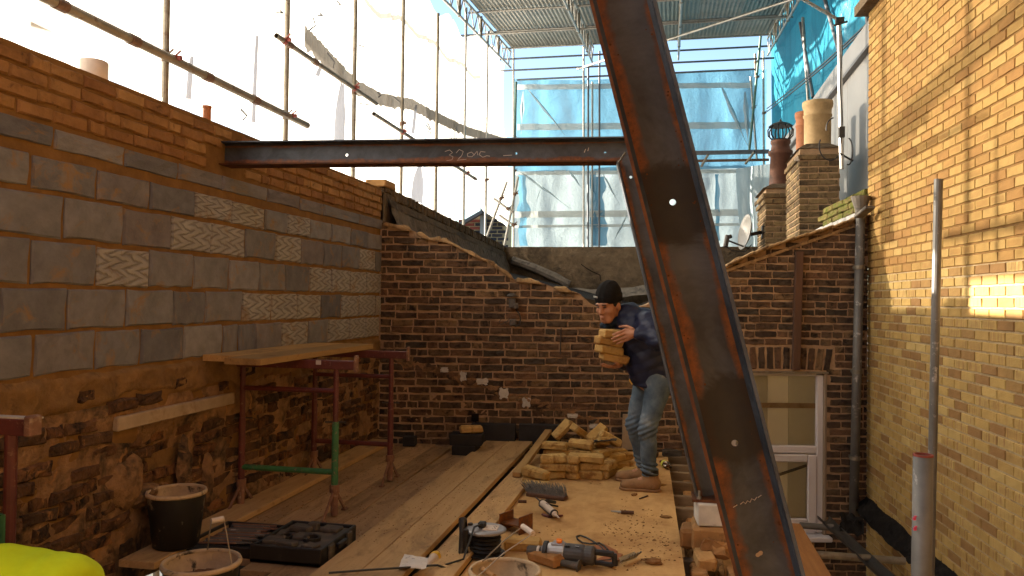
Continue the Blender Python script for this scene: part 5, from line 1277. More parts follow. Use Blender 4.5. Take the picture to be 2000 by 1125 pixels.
for (x, y, z, a) in ((.39, 3.55, -.06, .05), (.38, 3.79, -.062, -.03), (.40, 4.03, -.058, .02), (.39, 4.28, -.06, 0), (.40, 4.53, -.056, .06), (.22, 4.62, .0, .1)):
    m = rough_box(MB(), (x, y, z), (.105, .212, .066), Matrix.Rotation(a, 3, 'Z')); part('top_brick', m, MAT['stock_yellow'], ow)
for (x, y, z, s) in ((.24, 4.70, .06, .09), (.33, 4.66, .05, .11), (.19, 4.48, -.06, .1), (.25, 4.34, -.10, .11), (.2, 4.22, -.16, .09)):
    m = rough_box(MB(), (x, y, z), (s, s * .9, s * .7), Matrix.Rotation(rng.random() * 3, 3, 'Z'), .014, .02); part('broken_brick', m, MAT['stock_yellow'], ow)
m = MB(); m.box((.275, 4.86, .215), (.20, .22, .13), Matrix.Rotation(.08, 3, 'Z'), .006); solo('padstone', m, MAT['plaster'], 'white padstone under the foot of the far steel leg', 'padstone')
m = rough_box(MB(), (.27, 4.86, .075), (.24, .26, .14), None, .008, .015); m2 = rough_box(MB(), (.16, 4.9, .05), (.14, .2, .12), None, .01, .015)
part('pier_brick', m, MAT['stock_yellow'], ow); part('pier_brick', m2, MAT['rubble'], ow)
for i, (py, h) in enumerate(((892, .10), (908, .11), (922, .12), (941, .14), (968, .16), (991, .16))):
    p = fl(1330, py, -.04); m = MB(); m.box((p.x - .42, p.y, -.04 - h / 2), (1.1, .06, h), None, .005)
    solo('joist', m, MAT['joist'], 'grey joist end beyond the plywood edge, ' + ('farthest under the plastic bottle', 'second from the far end', 'third from the far end', 'middle of the row', 'just beyond the padstone pier', 'beside the padstone pier')[i], 'joist', 'joists at the floor edge')
p = fl(1352, 1090, -.06); m = MB(); m.box((p.x - .35, p.y - .02, -.16), (.95, .07, .2), None, .006); solo('joist', m, MAT['joist'], 'thick grey joist end at the bottom edge of the view', 'joist', 'joists at the floor edge')
a = fl(1556, 1022, -.06); b_ = fl(1600, 1140, -.06)
m = MB(); m.bar(Vector((a.x - .07, a.y, -.085)), Vector((b_.x - .0, b_.y - .5, -.085)), .19, .05, bev=.004); solo('wall_plate', m, MAT['oak'], 'orange timber plank lying right of the near steel leg', 'plank')
# pipes and debris in the lightwell
def zp(px, py, z): return fl(px, py, z)
tube('scaffold_pole', 'horizontal tube across the lightwell just under the window', aty(1562, 1026, 7.4), aty(1645, 1032, 7.4), r=.028, mat='galv_pale', group='tubes across the lightwell')
tube('scaffold_pole', 'lower mortar splashed tube across the lightwell', aty(1596, 1083, 6.4), aty(1768, 1096, 6.4), r=.028, mat='galv_warm', group='tubes across the lightwell')
m = MB(); a = aty(1608, 1008, 7.6); b_ = aty(1760, 1150, 5.6)
def gut(u, v): return a.lerp(b_, u) + Vector((cos(pi * v), 0, -sin(pi * v))) * .055 + Vector((0, 0, .01 * nz(u * 9, 0)))
m.grid(gut, 24, 6); m.smooth = True; t = solo('old_gutter', m, MAT['black_plastic'], 'black plastic gutter slumped diagonally across the lightwell', 'gutter'); t.modifiers.new('th', 'SOLIDIFY').thickness = .006
m = MB(); a = aty(1640, 1008, 7.5); 
m.grid(lambda u, v: aty(1640 + 48 * u + 6 * nz(u * 4, v * 4), 1000 + 38 * v + 10 * u + 8 * nz(u * 5, v * 3, 2), 7.6 - .5 * v), 12, 10); solo('felt_scrap', m, MAT['slate'], 'torn grey felt scrap in the corner of the lightwell', 'felt')
m = MB()
def ledge(u, v):
    p = YP0 + YU * (3.4 * u) + YNn * (.16 * v - .01); z = YP0.z - .44 - .06 * u
    return Vector((p.x, p.y, z - .12 * v + .03 * fbm(u * 9, v * 2, 1, 1.5)))
m.grid(ledge, 60, 6); solo('flashing_ledge', m, MAT['slate'], 'black crumbling felt ledge along the foot of the yellow wall', 'flashing')
# ================================================================ boards on the floor
BG = 'scaffold boards laid over the floor'
def board(x0, x1, ya, yb, top, mat, lab, sk=0.0, th=.038, tilt=0.0, name='scaffold_board', grp=BG):
    m = MB(); c = Vector(((x0 + x1) / 2, (ya + yb) / 2, top - th / 2))
    m.box(c, (x1 - x0, yb - ya, th), Matrix.Rotation(sk, 3, 'Z') @ Matrix.Rotation(tilt, 3, 'X'), .003)
    return solo(name, m, MAT[mat], lab, 'plank', grp)
board(-2.835, -2.625, 3.62, 7.3, .085, 'board', 'brown board against the foot of the left wall, carrying the tall black bucket', .012)
board(-2.665, -2.455, 4.0, 7.35, .040, 'board_old', 'board under the trestles, first right of the dark gap', .0)
board(-2.448, -2.222, 3.9, 7.4, .041, 'board_old', 'board between the trestle legs, second from the dark gap', .006)
board(-2.212, -2.02, 3.75, 7.3, .040, 'board_old', 'board under the right hand trestle feet', .012)
board(-2.012, -1.78, 3.1, 7.2, .038, 'board_old', 'muddy board between the tool case and the wide clean boards', .0)
board(-1.755, -1.532, 2.4, 7.62, .078, 'board', 'left of the two long clean boards through the middle of the floor')
board(-1.526, -1.300, 2.4, 7.60, .080, 'board', 'right of the two long clean boards, its edge in shadow')
board(-1.285, -1.075, 2.6, 7.2, .036, 'board', 'lower board between the clean boards and the plywood', -.004)
board(-2.56, -2.28, 2.6, 3.92, .0, 'board_old', 'short board end under the tool case, at the bottom edge', .05)
board(-2.25, -2.0, 2.4, 3.72, .012, 'board_old', 'short board end right of the mortar bucket', .03)
board(-1.62, -1.38, 2.2, 3.66, .10, 'board_old', 'dark board offcut beneath the black cable at the bottom edge', -.05, .02)
ply = MB(); P4 = [Vector((-1.07, 2.2, 0)), Vector((.165, 2.2, 0)), Vector((.004, 7.80, 0)), Vector((-1.07, 7.62, 0))]
ply.prism([p - Vector((0, 0, .018)) for p in P4], (0, 0, .018)); solo('plywood_sheet', ply, MAT['ply'], 'large dusty plywood sheet the worker stands on', 'plywood')
m = MB()                                               # dirt and crumbs trodden over the plywood
rb = random.Random(11)
for k in range(4500):
    u = rb.random(); x = -1.0 + 1.12 * rb.random(); y = 3.9 + 3.3 * rb.random()
    d_ = 1.15 * math.exp(-((x + .12) / .28) ** 2 - ((y - 5.0) / .5) ** 2) + .9 * nz(x * 5, y * 2.6, 3) + .25 * nz(x * 14, y * 8, 1)
    if d_ < .25 + rb.random() * .8: continue
    s = rb.uniform(.002, .0085) * (1.8 if rb.random() < .06 else 1); a = rb.random() * 6.28
    vs = [Vector((x + cos(a + k2 * 1.57) * s * rb.uniform(.6, 1.5), y + sin(a + k2 * 1.57) * s * rb.uniform(.6, 1.5), .0005)) for k2 in range(4)] + [Vector((x, y, s * rb.uniform(.4, .9)))]
    m.add(vs, [(0, 1, 4), (1, 2, 4), (2, 3, 4), (3, 0, 4)])
t = solo('dirt_crumbs', m, MAT['rubble'], 'brown dirt crumbs scattered over the plywood', 'dirt', kind='stuff')
m = MB()
for k in range(1400):
    x = -2.6 + 1.5 * rb.random(); y = 4.2 + 3.1 * rb.random(); s = rb.uniform(.002, .006); z = .081 if x > -1.755 and x < -1.30 else .042
    if x > -1.30: z = .038
    a = rb.random() * 6.28; vs = [Vector((x + cos(a + q * 1.57) * s, y + sin(a + q * 1.57) * s, z)) for q in range(4)] + [Vector((x, y, z + s * .6))]
    m.add(vs, [(0, 1, 4), (1, 2, 4), (2, 3, 4), (3, 0, 4)])
solo('dust_crumbs', m, MAT['rubble'], 'fine crumbs over the scaffold boards', 'dirt', kind='stuff')
def clod(px, py, r, lab, mat='rubble', sc=(1, 1, .5), z=0):
    p = fl(px, py, z); m = MB(); sd = px * .1
    def fn(u, v):
        a = u * 2 * pi; b_ = (v - .5) * pi; d_ = Vector((cos(a) * cos(b_) * sc[0], sin(a) * cos(b_) * sc[1], sin(b_) * sc[2])); k = r * (1 + .5 * fbm(d_.x + sd, d_.y, d_.z, 1.6, 3)); return p + Vector((0, 0, r * sc[2] * .7)) + d_ * k
    m.grid(fn, 14, 9); return solo('mud_clod', m, MAT[mat], lab, 'rubble', 'clods of dirt on the plywood')
clod(1275, 1101, .035, 'largest brown dirt clod, at the bottom edge of the plywood', sc=(1.6, 1, .5)); clod(1300, 1011, .022, 'flat dirt clod near the plywood edge', sc=(1.8, 1, .4)); clod(1238, 968, .022, 'small stone like clod in front of the front boot'); clod(1283, 948, .03, 'dirt heap beside the front boot', sc=(2.4, 1, .35)); clod(1300, 910, .02, 'dirt by the plastic bottle', sc=(2, 1, .4))
a = fl(1249, 974, .006); m = MB(); m.tube(a, fl(1265, 968, .006), .005, 6); solo('nail', m, MAT['dark_metal'], 'rusty nail lying before the front boot', 'nail')

# ---------------------------------------------------------------- loose bricks
def loose(M_, lab, mat='loose_brick', size=(.215, .1025, .065), j=.006, bev=.013, name='loose_brick', grp='loose yellow bricks', cat='brick'):
    m = MB(); rough_box(m, (0, 0, 0), size, None, j, bev); me = m.mesh(name, MAT[mat])
    o = bpy.data.objects.new(name, me); COL.objects.link(o); o.matrix_world = M_; ORG[o.name] = M_.translation.copy(); return props(o, lab, cat, grp)
def Mx(x, y, z, yaw=0, pitch=0, roll=0): return Matrix.Translation((x, y, z)) @ Matrix.Rotation(yaw, 4, 'Z') @ Matrix.Rotation(pitch, 4, 'Y') @ Matrix.Rotation(roll, 4, 'X')
cols = [(-.925, .12, 'left'), (-.755, 1.50, 'second'), (-.615, .18, 'third'), (-.49, 1.35, 'right')]
lay_n = ['bottom', 'middle', 'top', 'fourth', 'fifth']
for ci, (x, yaw, cn) in enumerate(cols):
    for k in range(3 if ci < 3 else 2):
        loose(Mx(x + rng.uniform(-.008, .008), 6.40 + .05 * ci + (.03 if ci % 2 else 0) + rng.uniform(-.025, .02), .034 + k * .067, yaw + rng.uniform(-.16, .16), rng.uniform(-.03, .03), 0), f'{lay_n[k]} brick of the {cn} column in the front of the yellow pile')
for ci, (x, y, yaw, cn) in enumerate(((-.95, 6.62, .05, 'left'), (-.74, 6.66, .1, 'middle'), (-.56, 6.72, 1.2, 'right'))):
    for k in range(4 if ci < 1 else 3):
        loose(Mx(x + rng.uniform(-.025, .025), y + rng.uniform(-.02, .02), .034 + k * .067, yaw + rng.uniform(-.2, .2), rng.uniform(-.03, .03)), f'{lay_n[k]} brick of the {cn} column in the second row of the yellow pile')
for ci, (x, y, yaw, cn, n) in enumerate(((-.88, 6.9, .3, 'left', 3), (-.66, 6.92, -.1, 'middle', 3), (-.45, 6.88, .9, 'right', 2))):
    for k in range(n): loose(Mx(x, y, .034 + k * .067, yaw), f'{lay_n[k]} brick of the {cn} column at the back of the yellow pile')
loose(Mx(-.93, 7.05, .30, .5, -.75, .2), 'brick tipped on end at the back left of the yellow pile')
loose(Mx(-.77, 7.05, .285, 1.0, .55, .3), 'brick tipped over at the back middle of the yellow pile')
loose(Mx(-.62, 7.05, .275, .7, -.6, .4), 'brick standing on its corner at the back of the yellow pile')
loose(Mx(-.50, 7.0, .245, .4, .5, -.3), 'rightmost tipped brick at the back of the yellow pile')
loose(Mx(-.72, 6.68, .245, -.15, .06, .1), 'brick lying across the top of the yellow pile'); loose(Mx(-.55, 6.80, .25, 1.9, .3, .1), 'slanting brick on the right shoulder of the yellow pile')
loose(Mx(-1.02, 6.12, .105, -.35, .12, .05), 'chipped pale brick leaning at the left foot of the pile'); loose(Mx(-1.02, 6.15, .034, .2), 'pale brick under the chipped leaning brick')
loose(Mx(-.985, 5.98, .034, .1), 'single yellow brick just behind the broom head')
loose(Mx(-.33, 6.62, .034, 1.3, 0, 0), 'brick on the plywood between the pile and the boots'); loose(Mx(-.37, 6.95, .034, .5), 'reddish brick at the right foot of the pile', size=(.15, .10, .065)); loose(Mx(-.36, 7.0, .10, .9, .1), 'half brick at the right of the pile', size=(.12, .10, .065))
loose(Mx(-.19, 6.75, .034, .2), 'brick just behind the rear boot')
loose(Mx(-.46, 7.1, .034, .4), 'brick behind the right end of the pile'); loose(Mx(-.46, 7.12, .10, .6), 'upper brick behind the right end of the pile')
p = fl(1180, 868, .22); m = MB(); m.grid(lambda u, v: Vector((-.58 + (u - .5) * .32, 6.72 + (v - .5) * .10, .262 + .03 * u + .012 * nz(u * 4, v * 4))), 10, 4); o = solo('felt_strip', m, MAT['cable'], 'black strip of felt lying on the yellow pile', 'felt'); o.modifiers.new('t', 'SOLIDIFY').thickness = .006
m = MB(); m.bar((-1.19, 6.2, .06), (-1.14, 7.85, .20), .065, .04, bev=.003); solo('batten', m, MAT['board_yellow'], 'long batten propped up beside the yellow pile with a pale cut end', 'batten')
p = fl(1012, 1078, 0); loose(Mx(p.x + .02, p.y + .05, .034, .05), 'yellow brick just behind the bottom mortar bucket'); loose(Mx(p.x + .19, p.y - .16, .034, -.6), 'brick half hidden between the drill and the mortar bucket', mat='stock_yellow')
p = fl(610, 1122, .09); loose(Mx(-1.83, 3.60, .030, .2), 'yellow brick cut off by the bottom edge beside the tool case')
# dark concrete blocks
def blk(M_, lab, size=(.44, .1, .215), name='black_block'): return loose(M_, lab, 'black_block', size, .0015, .004, name, 'dark concrete blocks', 'block')
blk(Mx(-1.69, 7.58, .13, .08), 'long black block standing on edge, left of the pair by the wall', (.44, .1, .22)); blk(Mx(-1.235, 7.66, .13, .10), 'long black block standing on edge, right of the pair by the wall', (.42, .1, .22))
blk(Mx(-1.83, 7.05, .075, .0), 'lower block of the little black stack', (.22, .215, .10)); blk(Mx(-1.83, 7.07, .176, .12), 'upper block of the little black stack, under a yellow brick', (.30, .215, .10))
loose(Mx(-1.79, 7.06, .262, .35), 'single yellow brick resting on the black block stack')
blk(Mx(-2.45, 7.25, .09, .1), 'small dark block in the corner behind the trestles', (.12, .1, .09))

# ================================================================ trestles
def trestle(x0, x1, y, z0, top, lab, ht_l=None, bar1=None):
    t = thing('trestle', lab, 'trestle', ((x0 + x1) / 2, y, z0), 'builder trestles')
    for i, x in enumerate((x0, x1)):
        m = MB(); m.tube((x, y, top - .05), (x, y, .62), .018, 12); m.smooth = False; part('inner_post', m, MAT['trestle_red'], t)
        m = MB(); m.tube((x, y, .66), (x, y, .24), .0225, 12); part('outer_post', m, MAT['trestle_green' if i == 1 and y < 5 else 'trestle_red'], t, 'green painted post' if i == 1 and y < 5 else None)
        m = MB(); m.tube((x, y, .24), (x, y, z0 + .01), .024, 12); m.tube((x, y, .20), (x, y, .25), .033, 12); part('foot_post', m, MAT['trestle_bare'], t)
        for s in (-1, 1):
            m = MB(); m.bar((x, y, .22), (x + .0, y + s * .17, z0 + .012), .022, .01, (1, 0, 0)); m.box((x, y + s * .17, z0 + .006), (.03, .05, .012)); part('leg_strut', m, MAT['trestle_bare'], t)
        m = MB(); m.tube((x - .06, y - .03, .66), (x + .06, y + .03, .655), .006, 6); part('pin', m, MAT['dark_metal'], t)
    m = MB(); m.box(((x0 + x1) / 2 + .01, y, top - .03), (x1 - x0 + .24, .045, .058), None, .004); part('top_bar', m, MAT['trestle_red'], t)
    m = MB(); m.box((x1 + .138, y, top - .02), (.016, .05, .11), None, .004); part('end_stop', m, MAT['trestle_bare'], t)
    m = MB(); m.tube((x0, y, .86), (x1, y, .86), .017, 10); part('upper_rail', m, MAT['trestle_red'], t)
    m = MB(); m.tube((x0, y, .33), (x1, y, .33), .019, 10); part('lower_rail', m, MAT['trestle_green' if y < 5 else 'trestle_red'], t)
    return t
t = trestle(-2.80, -2.13, 4.79, .042, 1.062, 'nearer red trestle with the green painted right post')
m = MB(); c = aty(622, 708, 4.76); m.box(c, (.035, .003, .028)); part('paint_patch', m, MAT['plaster'], t)
trestle(-2.76, -2.12, 5.80, .042, 1.062, 'farther red trestle standing by the dark brick wall')
t = thing('trestle', 'red trestle end cut off at the left edge of the view', 'trestle', (-2.5, 2.6, 0), 'builder trestles')
e = aty(72, 835, 2.6); z_ = e.z
m = MB(); m.box((e.x - .42, 2.6, z_ - .0), (.8, .05, .065), None, .004); part('top_bar', m, MAT['trestle_red'], t)
m = MB(); m.box((e.x - .3, 2.6, z_ + .036), (.62, .044, .006)); part('bar_dust', m, MAT['plaster'], t)
m = MB(); m.box((e.x, 2.58, z_ + .01), (.035, .06, .08), None, .006); part('end_stop', m, MAT['trestle_bare'], t)
px_ = aty(21, 900, 2.6).x
m = MB(); m.tube((px_, 2.6, z_ - .03), (px_, 2.6, .45), .023, 12); part('inner_post', m, MAT['trestle_red'], t)
m = MB(); m.tube((px_ - .012, 2.585, .62), (px_ - .012, 2.585, .05), .018, 12); part('outer_post', m, MAT['trestle_green'], t, 'green painted post')
m = MB(); m.tube((px_ - .7, 2.6, z_ - .03), (px_ - .7, 2.6, 0.0), .023, 12); m.tube((px_, 2.6, .45), (px_, 2.6, 0.0), .026, 12); part('post', m, MAT['trestle_red'], t)
for (x0, x1, ya, lab) in ((-2.84, -2.585, 4.40, 'pale pine plank on the trestles next to the block wall'), (-2.578, -2.335, 4.22, 'pale pine plank on the trestles, outer one with a pinkish far end')):
    board(x0, x1, ya, 5.92, 1.106, 'board_yellow', lab, -.02, .040, 0, 'trestle_plank', 'planks on the trestles')

# ================================================================ buckets
def bucket(x, y, z, r, h, lab, fill, handle=None, tint=None):
    t = thing('bucket', lab, 'bucket', (x, y, z), 'builder buckets'); rb_ = r * .80
    m = MB(); m.lathe([(rb_ * .9, 0), (rb_, .008), (r * .985, h * .86), (r * .99, h)], (x, y, z), n=36, cap=True); m.f = m.f[:-1]; m.m = m.m[:-1]; m.smooth = True; part('shell', m, MAT['bucket'], t)
    m = MB(); m.lathe([(r * .97, h - .004), (r * .88, h * fill), (r * .80, h * fill - .01)], (x, y, z), n=36, cap=False); m.smooth = True; part('lining', m, MAT['bucket_in'], t)
    m = MB(); N = 36; vs = []
    m.grid(lambda u, v: Vector((x + cos(u * 2 * pi) * r * v * 1.0 * (.97 + 0.0), y + sin(u * 2 * pi) * r * v * .97, z + h)), 36, 1); m = MB()
    m.lathe([(r * .95, h - .006), (r * .955, h + .006), (r * 1.03, h + .008), (r * 1.06, h - .004), (r * 1.05, h - .014), (r * .99, h - .012)], (x, y, z), n=40, cap=False); m.smooth = True; part('rim', m, MAT['bucket_in'], t)
    m = MB(); m.grid(lambda u, v: Vector((x + cos(u * 2 * pi) * r * .87 * v, y + sin(u * 2 * pi) * r * .87 * v, z + h * fill - .006 + .018 * fbm(cos(u * 6.28) * v * 2, sin(u * 6.28) * v * 2, x, 2, 3) * (1 - v * .5))), 28, 9); m.smooth = True; part('contents', m, MAT['mortar_wet' if tint else 'bucket_in'], t)
    if handle:
        (a0, bx, by, a1, g0, g1) = handle
        p0 = Vector((x + cos(a0) * r * 1.03, y + sin(a0) * r * 1.03, z + h - .01)); p1 = Vector((x + cos(a1) * r * 1.03, y + sin(a1) * r * 1.03, z + h - .01))
        G0, G1 = Vector(g0), Vector(g1); m = MB()
        m.path([p0, p0.lerp(G0, .5) + Vector((0, 0, .015)), G0, G1, p1.lerp(G1, .55) + Vector((0, 0, .01)), p1], .003, 6); part('handle_wire', m, MAT['wire'], t)
        m = MB(); m.tube(G0, G1, .013, 10); part('handle_grip', m, MAT['white_plastic'], t)
    return t
bucket(-2.672, 3.90, .085, .152, .30, 'tall black rubber bucket on the wall side board, empty with a pale lining', .45)
bucket(-2.06, 3.20, .005, .165, .265, 'black mortar bucket with crusted rim and wire handle at the bottom left', .72, (2.0, 0, 0, -.15, aty(413, 1018, 3.18), aty(437, 1013, 3.22)), 1)
bucket(-.705, 3.43, .005, .155, .255, 'mortar bucket with a raised wire handle at the bottom middle', .70, (-2.35, 0, 0, 2.6, aty(1041, 1042, 3.42), aty(1021, 1028, 3.50)), 1)
m = MB(); a = aty(943, 1112, 3.37); b_ = aty(965, 1126, 3.30); m.tube(a, b_, .011, 10); m.tube(a - (b_ - a).normalized() * .006, a, .010, 10); solo('trowel', m, MAT['board_x'], 'pale wooden handle sticking out of the bottom mortar bucket', 'tool')

# ================================================================ tool case
tc = thing('tool_case', 'open black moulded drill case, lid full of drill bits', 'tool case', (-2.22, 4.1, .042))
CZ = .042
def tray(x0, x1, y0, y1, h, nm):
    m = MB(); w = .018
    m.box(((x0 + x1) / 2, (y0 + y1) / 2, CZ + .012), (x1 - x0, y1 - y0, .02), None, .004)
    m.box(((x0 + x1) / 2, y0 + w / 2, CZ + h / 2), (x1 - x0, w, h), None, .006); m.box(((x0 + x1) / 2, y1 - w / 2, CZ + h / 2), (x1 - x0, w, h), None, .006)
    m.box((x0 + w / 2, (y0 + y1) / 2, CZ + h / 2), (w, y1 - y0 - .004, h - .001), None, .006); m.box((x1 - w / 2, (y0 + y1) / 2, CZ + h / 2), (w, y1 - y0 - .004, h - .001), None, .006)
    return part(nm, m, MAT['black_plastic'], tc)
bx0, bx1, by0, by1 = -2.20, -1.79, 3.86, 4.34
tray(bx0, bx1, by0, by1, .095, 'base_tray'); tray(-2.63, -2.215, 3.90, 4.35, .060, 'lid_tray')
m = MB(); m.box(((bx0 + bx1) / 2, (by0 + by1) / 2, CZ + .05), (bx1 - bx0 - .04, by1 - by0 - .04, .06), None, .01)
part('insert', m, MAT['dusty_plastic'], tc)
m = MB(); rb = random.Random(3)
for (x, y, sx, sy, h) in ((-2.06, 4.19, .13, .08, .035), (-2.00, 4.22, .06, .05, .05), (-1.90, 4.24, .11, .09, .022), (-2.0, 4.08, .09, .10, .018), (-2.12, 3.98, .10, .10, .022), (-2.02, 3.93, .12, .06, .026), (-1.88, 3.93, .08, .07, .018), (-2.14, 4.10, .05, .14, .012)):
    m.box((x, y, CZ + .08 + h / 2), (sx, sy, h), Matrix.Rotation(rb.uniform(-.3, .3), 3, 'Z'), .008)
part('insert_rib', m, MAT['dusty_plastic'], tc)
m = MB(); m.lathe([(.035, 0), (.05, 0), (.05, .018), (.035, .018), (.035, 0)], (-1.93, 4.05, CZ + .08), n=20, cap=False); m.lathe([(.03, 0), (.042, 0), (.042, .016), (.03, .016), (.03, 0)], (-2.09, 4.05, CZ + .08), n=20, cap=False); part('insert_ring', m, MAT['black_plastic'], tc)
for y in (3.98, 4.22):
    m = MB(); m.box((bx1 + .008, y, CZ + .05), (.014, .06, .075), None, .004); part('latch', m, MAT['dusty_plastic'], tc)
m = MB(); m.box((bx1 + .016, (by0 + by1) / 2, CZ + .06), (.022, .11, .03), None, .008); part('case_handle', m, MAT['black_plastic'], tc)
for i in range(22):
    y = 3.94 + i * .0172; m = MB(); x0 = -2.57 + rb.uniform(0, .05); L = rb.uniform(.20, .30)
    m.tube((x0, y, CZ + .055), (x0 + L, y + rb.uniform(-.006, .012), CZ + .062), rb.uniform(.004, .008), 7); part('drill_bit', m, MAT['galv_pale'] if i % 3 else MAT['trestle_bare'], tc)

# ================================================================ broom head, sealant gun, steel offcut
bh = thing('broom_head', 'stiff dark bristle broom head lying on its side', 'broom', tuple(fl(1068, 975)))
bc = fl(1068, 972); ang = -.25; R_ = Matrix.Rotation(ang, 3, 'Z'); m = MB(); rb = random.Random(9)
for i in range(34):
    for j in range(6):
        s = (i / 33 - .5) * .30; q = bc + R_ @ Vector((s, -.03 + j * .012, .028)); tip = bc + R_ @ Vector((s * 1.1 - .055 + rb.uniform(-.02, .02), .02 + j * .016 + rb.uniform(-.02, .02), .085 + rb.uniform(-.015, .015)))
        mid = q.lerp(tip, .5) + Vector((rb.uniform(-.006, .006), 0, rb.uniform(0, .012)))
        m.path([q, mid, tip], [.003, .0028, .0016], 4)
part('bristles', m, MAT['bristle'], bh)
m = MB(); m.box(bc + R_ @ Vector((0, .0, .015)), (.31, .085, .03), R_, .008); part('stock', m, MAT['timber_z'], bh)
cg = thing('sealant_gun', 'sealant gun with a white cartridge, nozzle towards the camera', 'sealant gun', tuple(fl(1080, 995)))
ta = fl(1062, 985, .05); tb = fl(1088, 1008, .035); dg = (tb - ta).normalized(); L0 = ta - dg * .02; L1 = ta + dg * .19
m = MB(); m.tube(L0, L1, .024, 18); part('cartridge', m, MAT['white_plastic'], cg)
m = MB(); m.lathe([(.0265, 0), (.0285, .003), (.0285, .014), (.0265, .016)], L1, dg, 18); part('end_ring', m, MAT['dark_metal'], cg); m = MB(); m.lathe([(.027, 0), (.027, .012)], L0 - dg * .012, dg, 18); part('end_plate', m, MAT['dark_metal'], cg)
m = MB(); m.lathe([(.022, 0), (.018, .010), (.009, .022), (.0065, .05), (.003, .085)], L1 + dg * .014, dg, 12); part('nozzle', m, MAT['white_plastic'], cg)
sd_ = dg.cross(Vector((0, 0, 1))).normalized()
m = MB()
for s in (-1, 1): m.bar(L0 + sd_ * .027 * s - Vector((0, 0, .01)), L1 + sd_ * .027 * s - Vector((0, 0, .01)), .008, .006)
m.tube(L0 - dg * .14, L0, .005, 8); part('gun_frame', m, MAT['dark_metal'], cg)
m = MB(); m.path([L0 - dg * .02, L0 - dg * .05 - sd_ * .05, L0 - dg * .06 - sd_ * .12 - Vector((0, 0, .02))], [.012, .013, .011], 8); m.path([L0 - dg * .0 - sd_ * .02, L0 + dg * .02 - sd_ * .06 - Vector((0, 0, .01)), L0 + dg * .01 - sd_ * .11 - Vector((0, 0, .025))], [.008, .008, .007], 8); part('grip', m, MAT['black_plastic'], cg)
m = MB(); c = fl(1072, 1008, .008); m.path([c + Vector((-.05, .02, .004)), c + Vector((0, -.01, 0)), c + Vector((.06, .0, .004)), c + Vector((.09, .03, .002))], [.008, .010, .010, .007], 7); part('trigger', m, MAT['trestle_red'], cg)
m = MB(); c = L0.lerp(L1, .45) + Vector((0, 0, .0243)) + dg.cross(sd_) * 0
for k in range(3): m.box(c + dg * (k * .014 - .02), (.008, .016, .0006), Matrix.Rotation(atan2(-dg.x, dg.y), 3, 'Z'))
part('label_print', m, MAT['printgrey'], cg)
of = thing('steel_offcut', 'short rusty offcut of steel I section lying on its flanges', 'steel offcut', tuple(fl(990, 1046)))
o0 = fl(972, 1040, .0); d_ = Vector((.80, .32, 0)).normalized() * .15; n_ = Vector((-.32, .80, 0)).normalized()
e0 = Vector((-1.04, 4.86, 0)); w_ = Vector((.135, -.05, 0)); dep = Vector((.06, .13, 0))
for nm, base in (('flange', e0), ('flange', e0 + w_)):
    m = MB(); m.prism([base, base + Vector((.008, -.003, 0)), base + Vector((.008, -.003, .11)), base + Vector((0, 0, .11))], dep); part(nm, m, MAT['steel'], of)
m = MB(); m.prism([e0 + Vector((.008, -.003, .05)), e0 + w_ + Vector((0, 0, .05)), e0 + w_ + Vector((0, 0, .057)), e0 + Vector((.008, -.003, .057))], dep); part('web', m, MAT['steel'], of)

# ================================================================ drill, bits, fibre board scraps
dc_ = fl(1108, 1105, 0); dt = thing('hammer_drill', 'grey and black hammer drill with an orange selector, lying on its side', 'power drill', (dc_.x, dc_.y, 0))
X = Vector((.97, -.10, 0)).normalized(); Yv = Vector((-X.y, X.x, 0)); Zv = Vector((0, 0, 1)); c0 = Vector((dc_.x - .02, dc_.y + .02, .065)); Rd = Matrix((X, Yv, Zv)).transposed()
m = MB(); m.lathe([(.03, -.01), (.05, 0), (.054, .02), (.054, .105), (.05, .12), (.052, .125), (.053, .16), (.045, .175)], c0, X, 20); m.smooth = False; part('motor_body', m, MAT['grey_plastic'], dt)
m = MB(); m.lathe([(.024, -.13), (.034, -.115), (.046, -.075), (.05, -.03), (.052, .0), (.05, .004)], c0 + Vector((0, 0, .004)), X, 18); m.box(c0 + X * -.035 + Vector((0, 0, .042)), (.07, .06, .03), Rd, .01); part('gear_housing', m, MAT['grey_metal'], dt)
m = MB(); m.lathe([(.010, 0), (.017, .002), (.017, .014), (.012, .018)], c0 + X * -.028 + Vector((0, -.012, .058)), (0, -.25, 1), 12); m.box(c0 + X * -.028 + Vector((0, -.014, .074)), (.03, .010, .010), Rd, .003); part('selector', m, MAT['orange_plastic'], dt)
m = MB(); m.lathe([(.022, -.215), (.028, -.21), (.031, -.17), (.030, -.15), (.025, -.13)], c0 + Vector((0, 0, -.01)), X, 16); part('chuck', m, MAT['dusty_plastic'], dt)
m = MB(); m.lathe([(.0315, -.155), (.0325, -.152), (.0325, -.143), (.0315, -.14)], c0 + Vector((0, 0, -.01)), X, 16); part('chuck_ring', m, MAT['white_plastic'], dt)
m = MB(); m.lathe([(.030, -.118), (.058, -.116), (.058, -.096), (.04, -.09)], c0 + Vector((0, 0, -.004)), X, 16); part('handle_clamp', m, MAT['black_plastic'], dt)
m = MB(); h0 = c0 + X * -.03 + Vector((0, -.06, -.035)); m.lathe([(.034, 0), (.034, .006), (.017, .012), (.019, .03), (.019, .10), (.021, .115), (.034, .12), (.034, .127)], h0, X + Vector((0, -.12, -.05)), 14); part('side_handle', m, MAT['dusty_plastic'], dt)
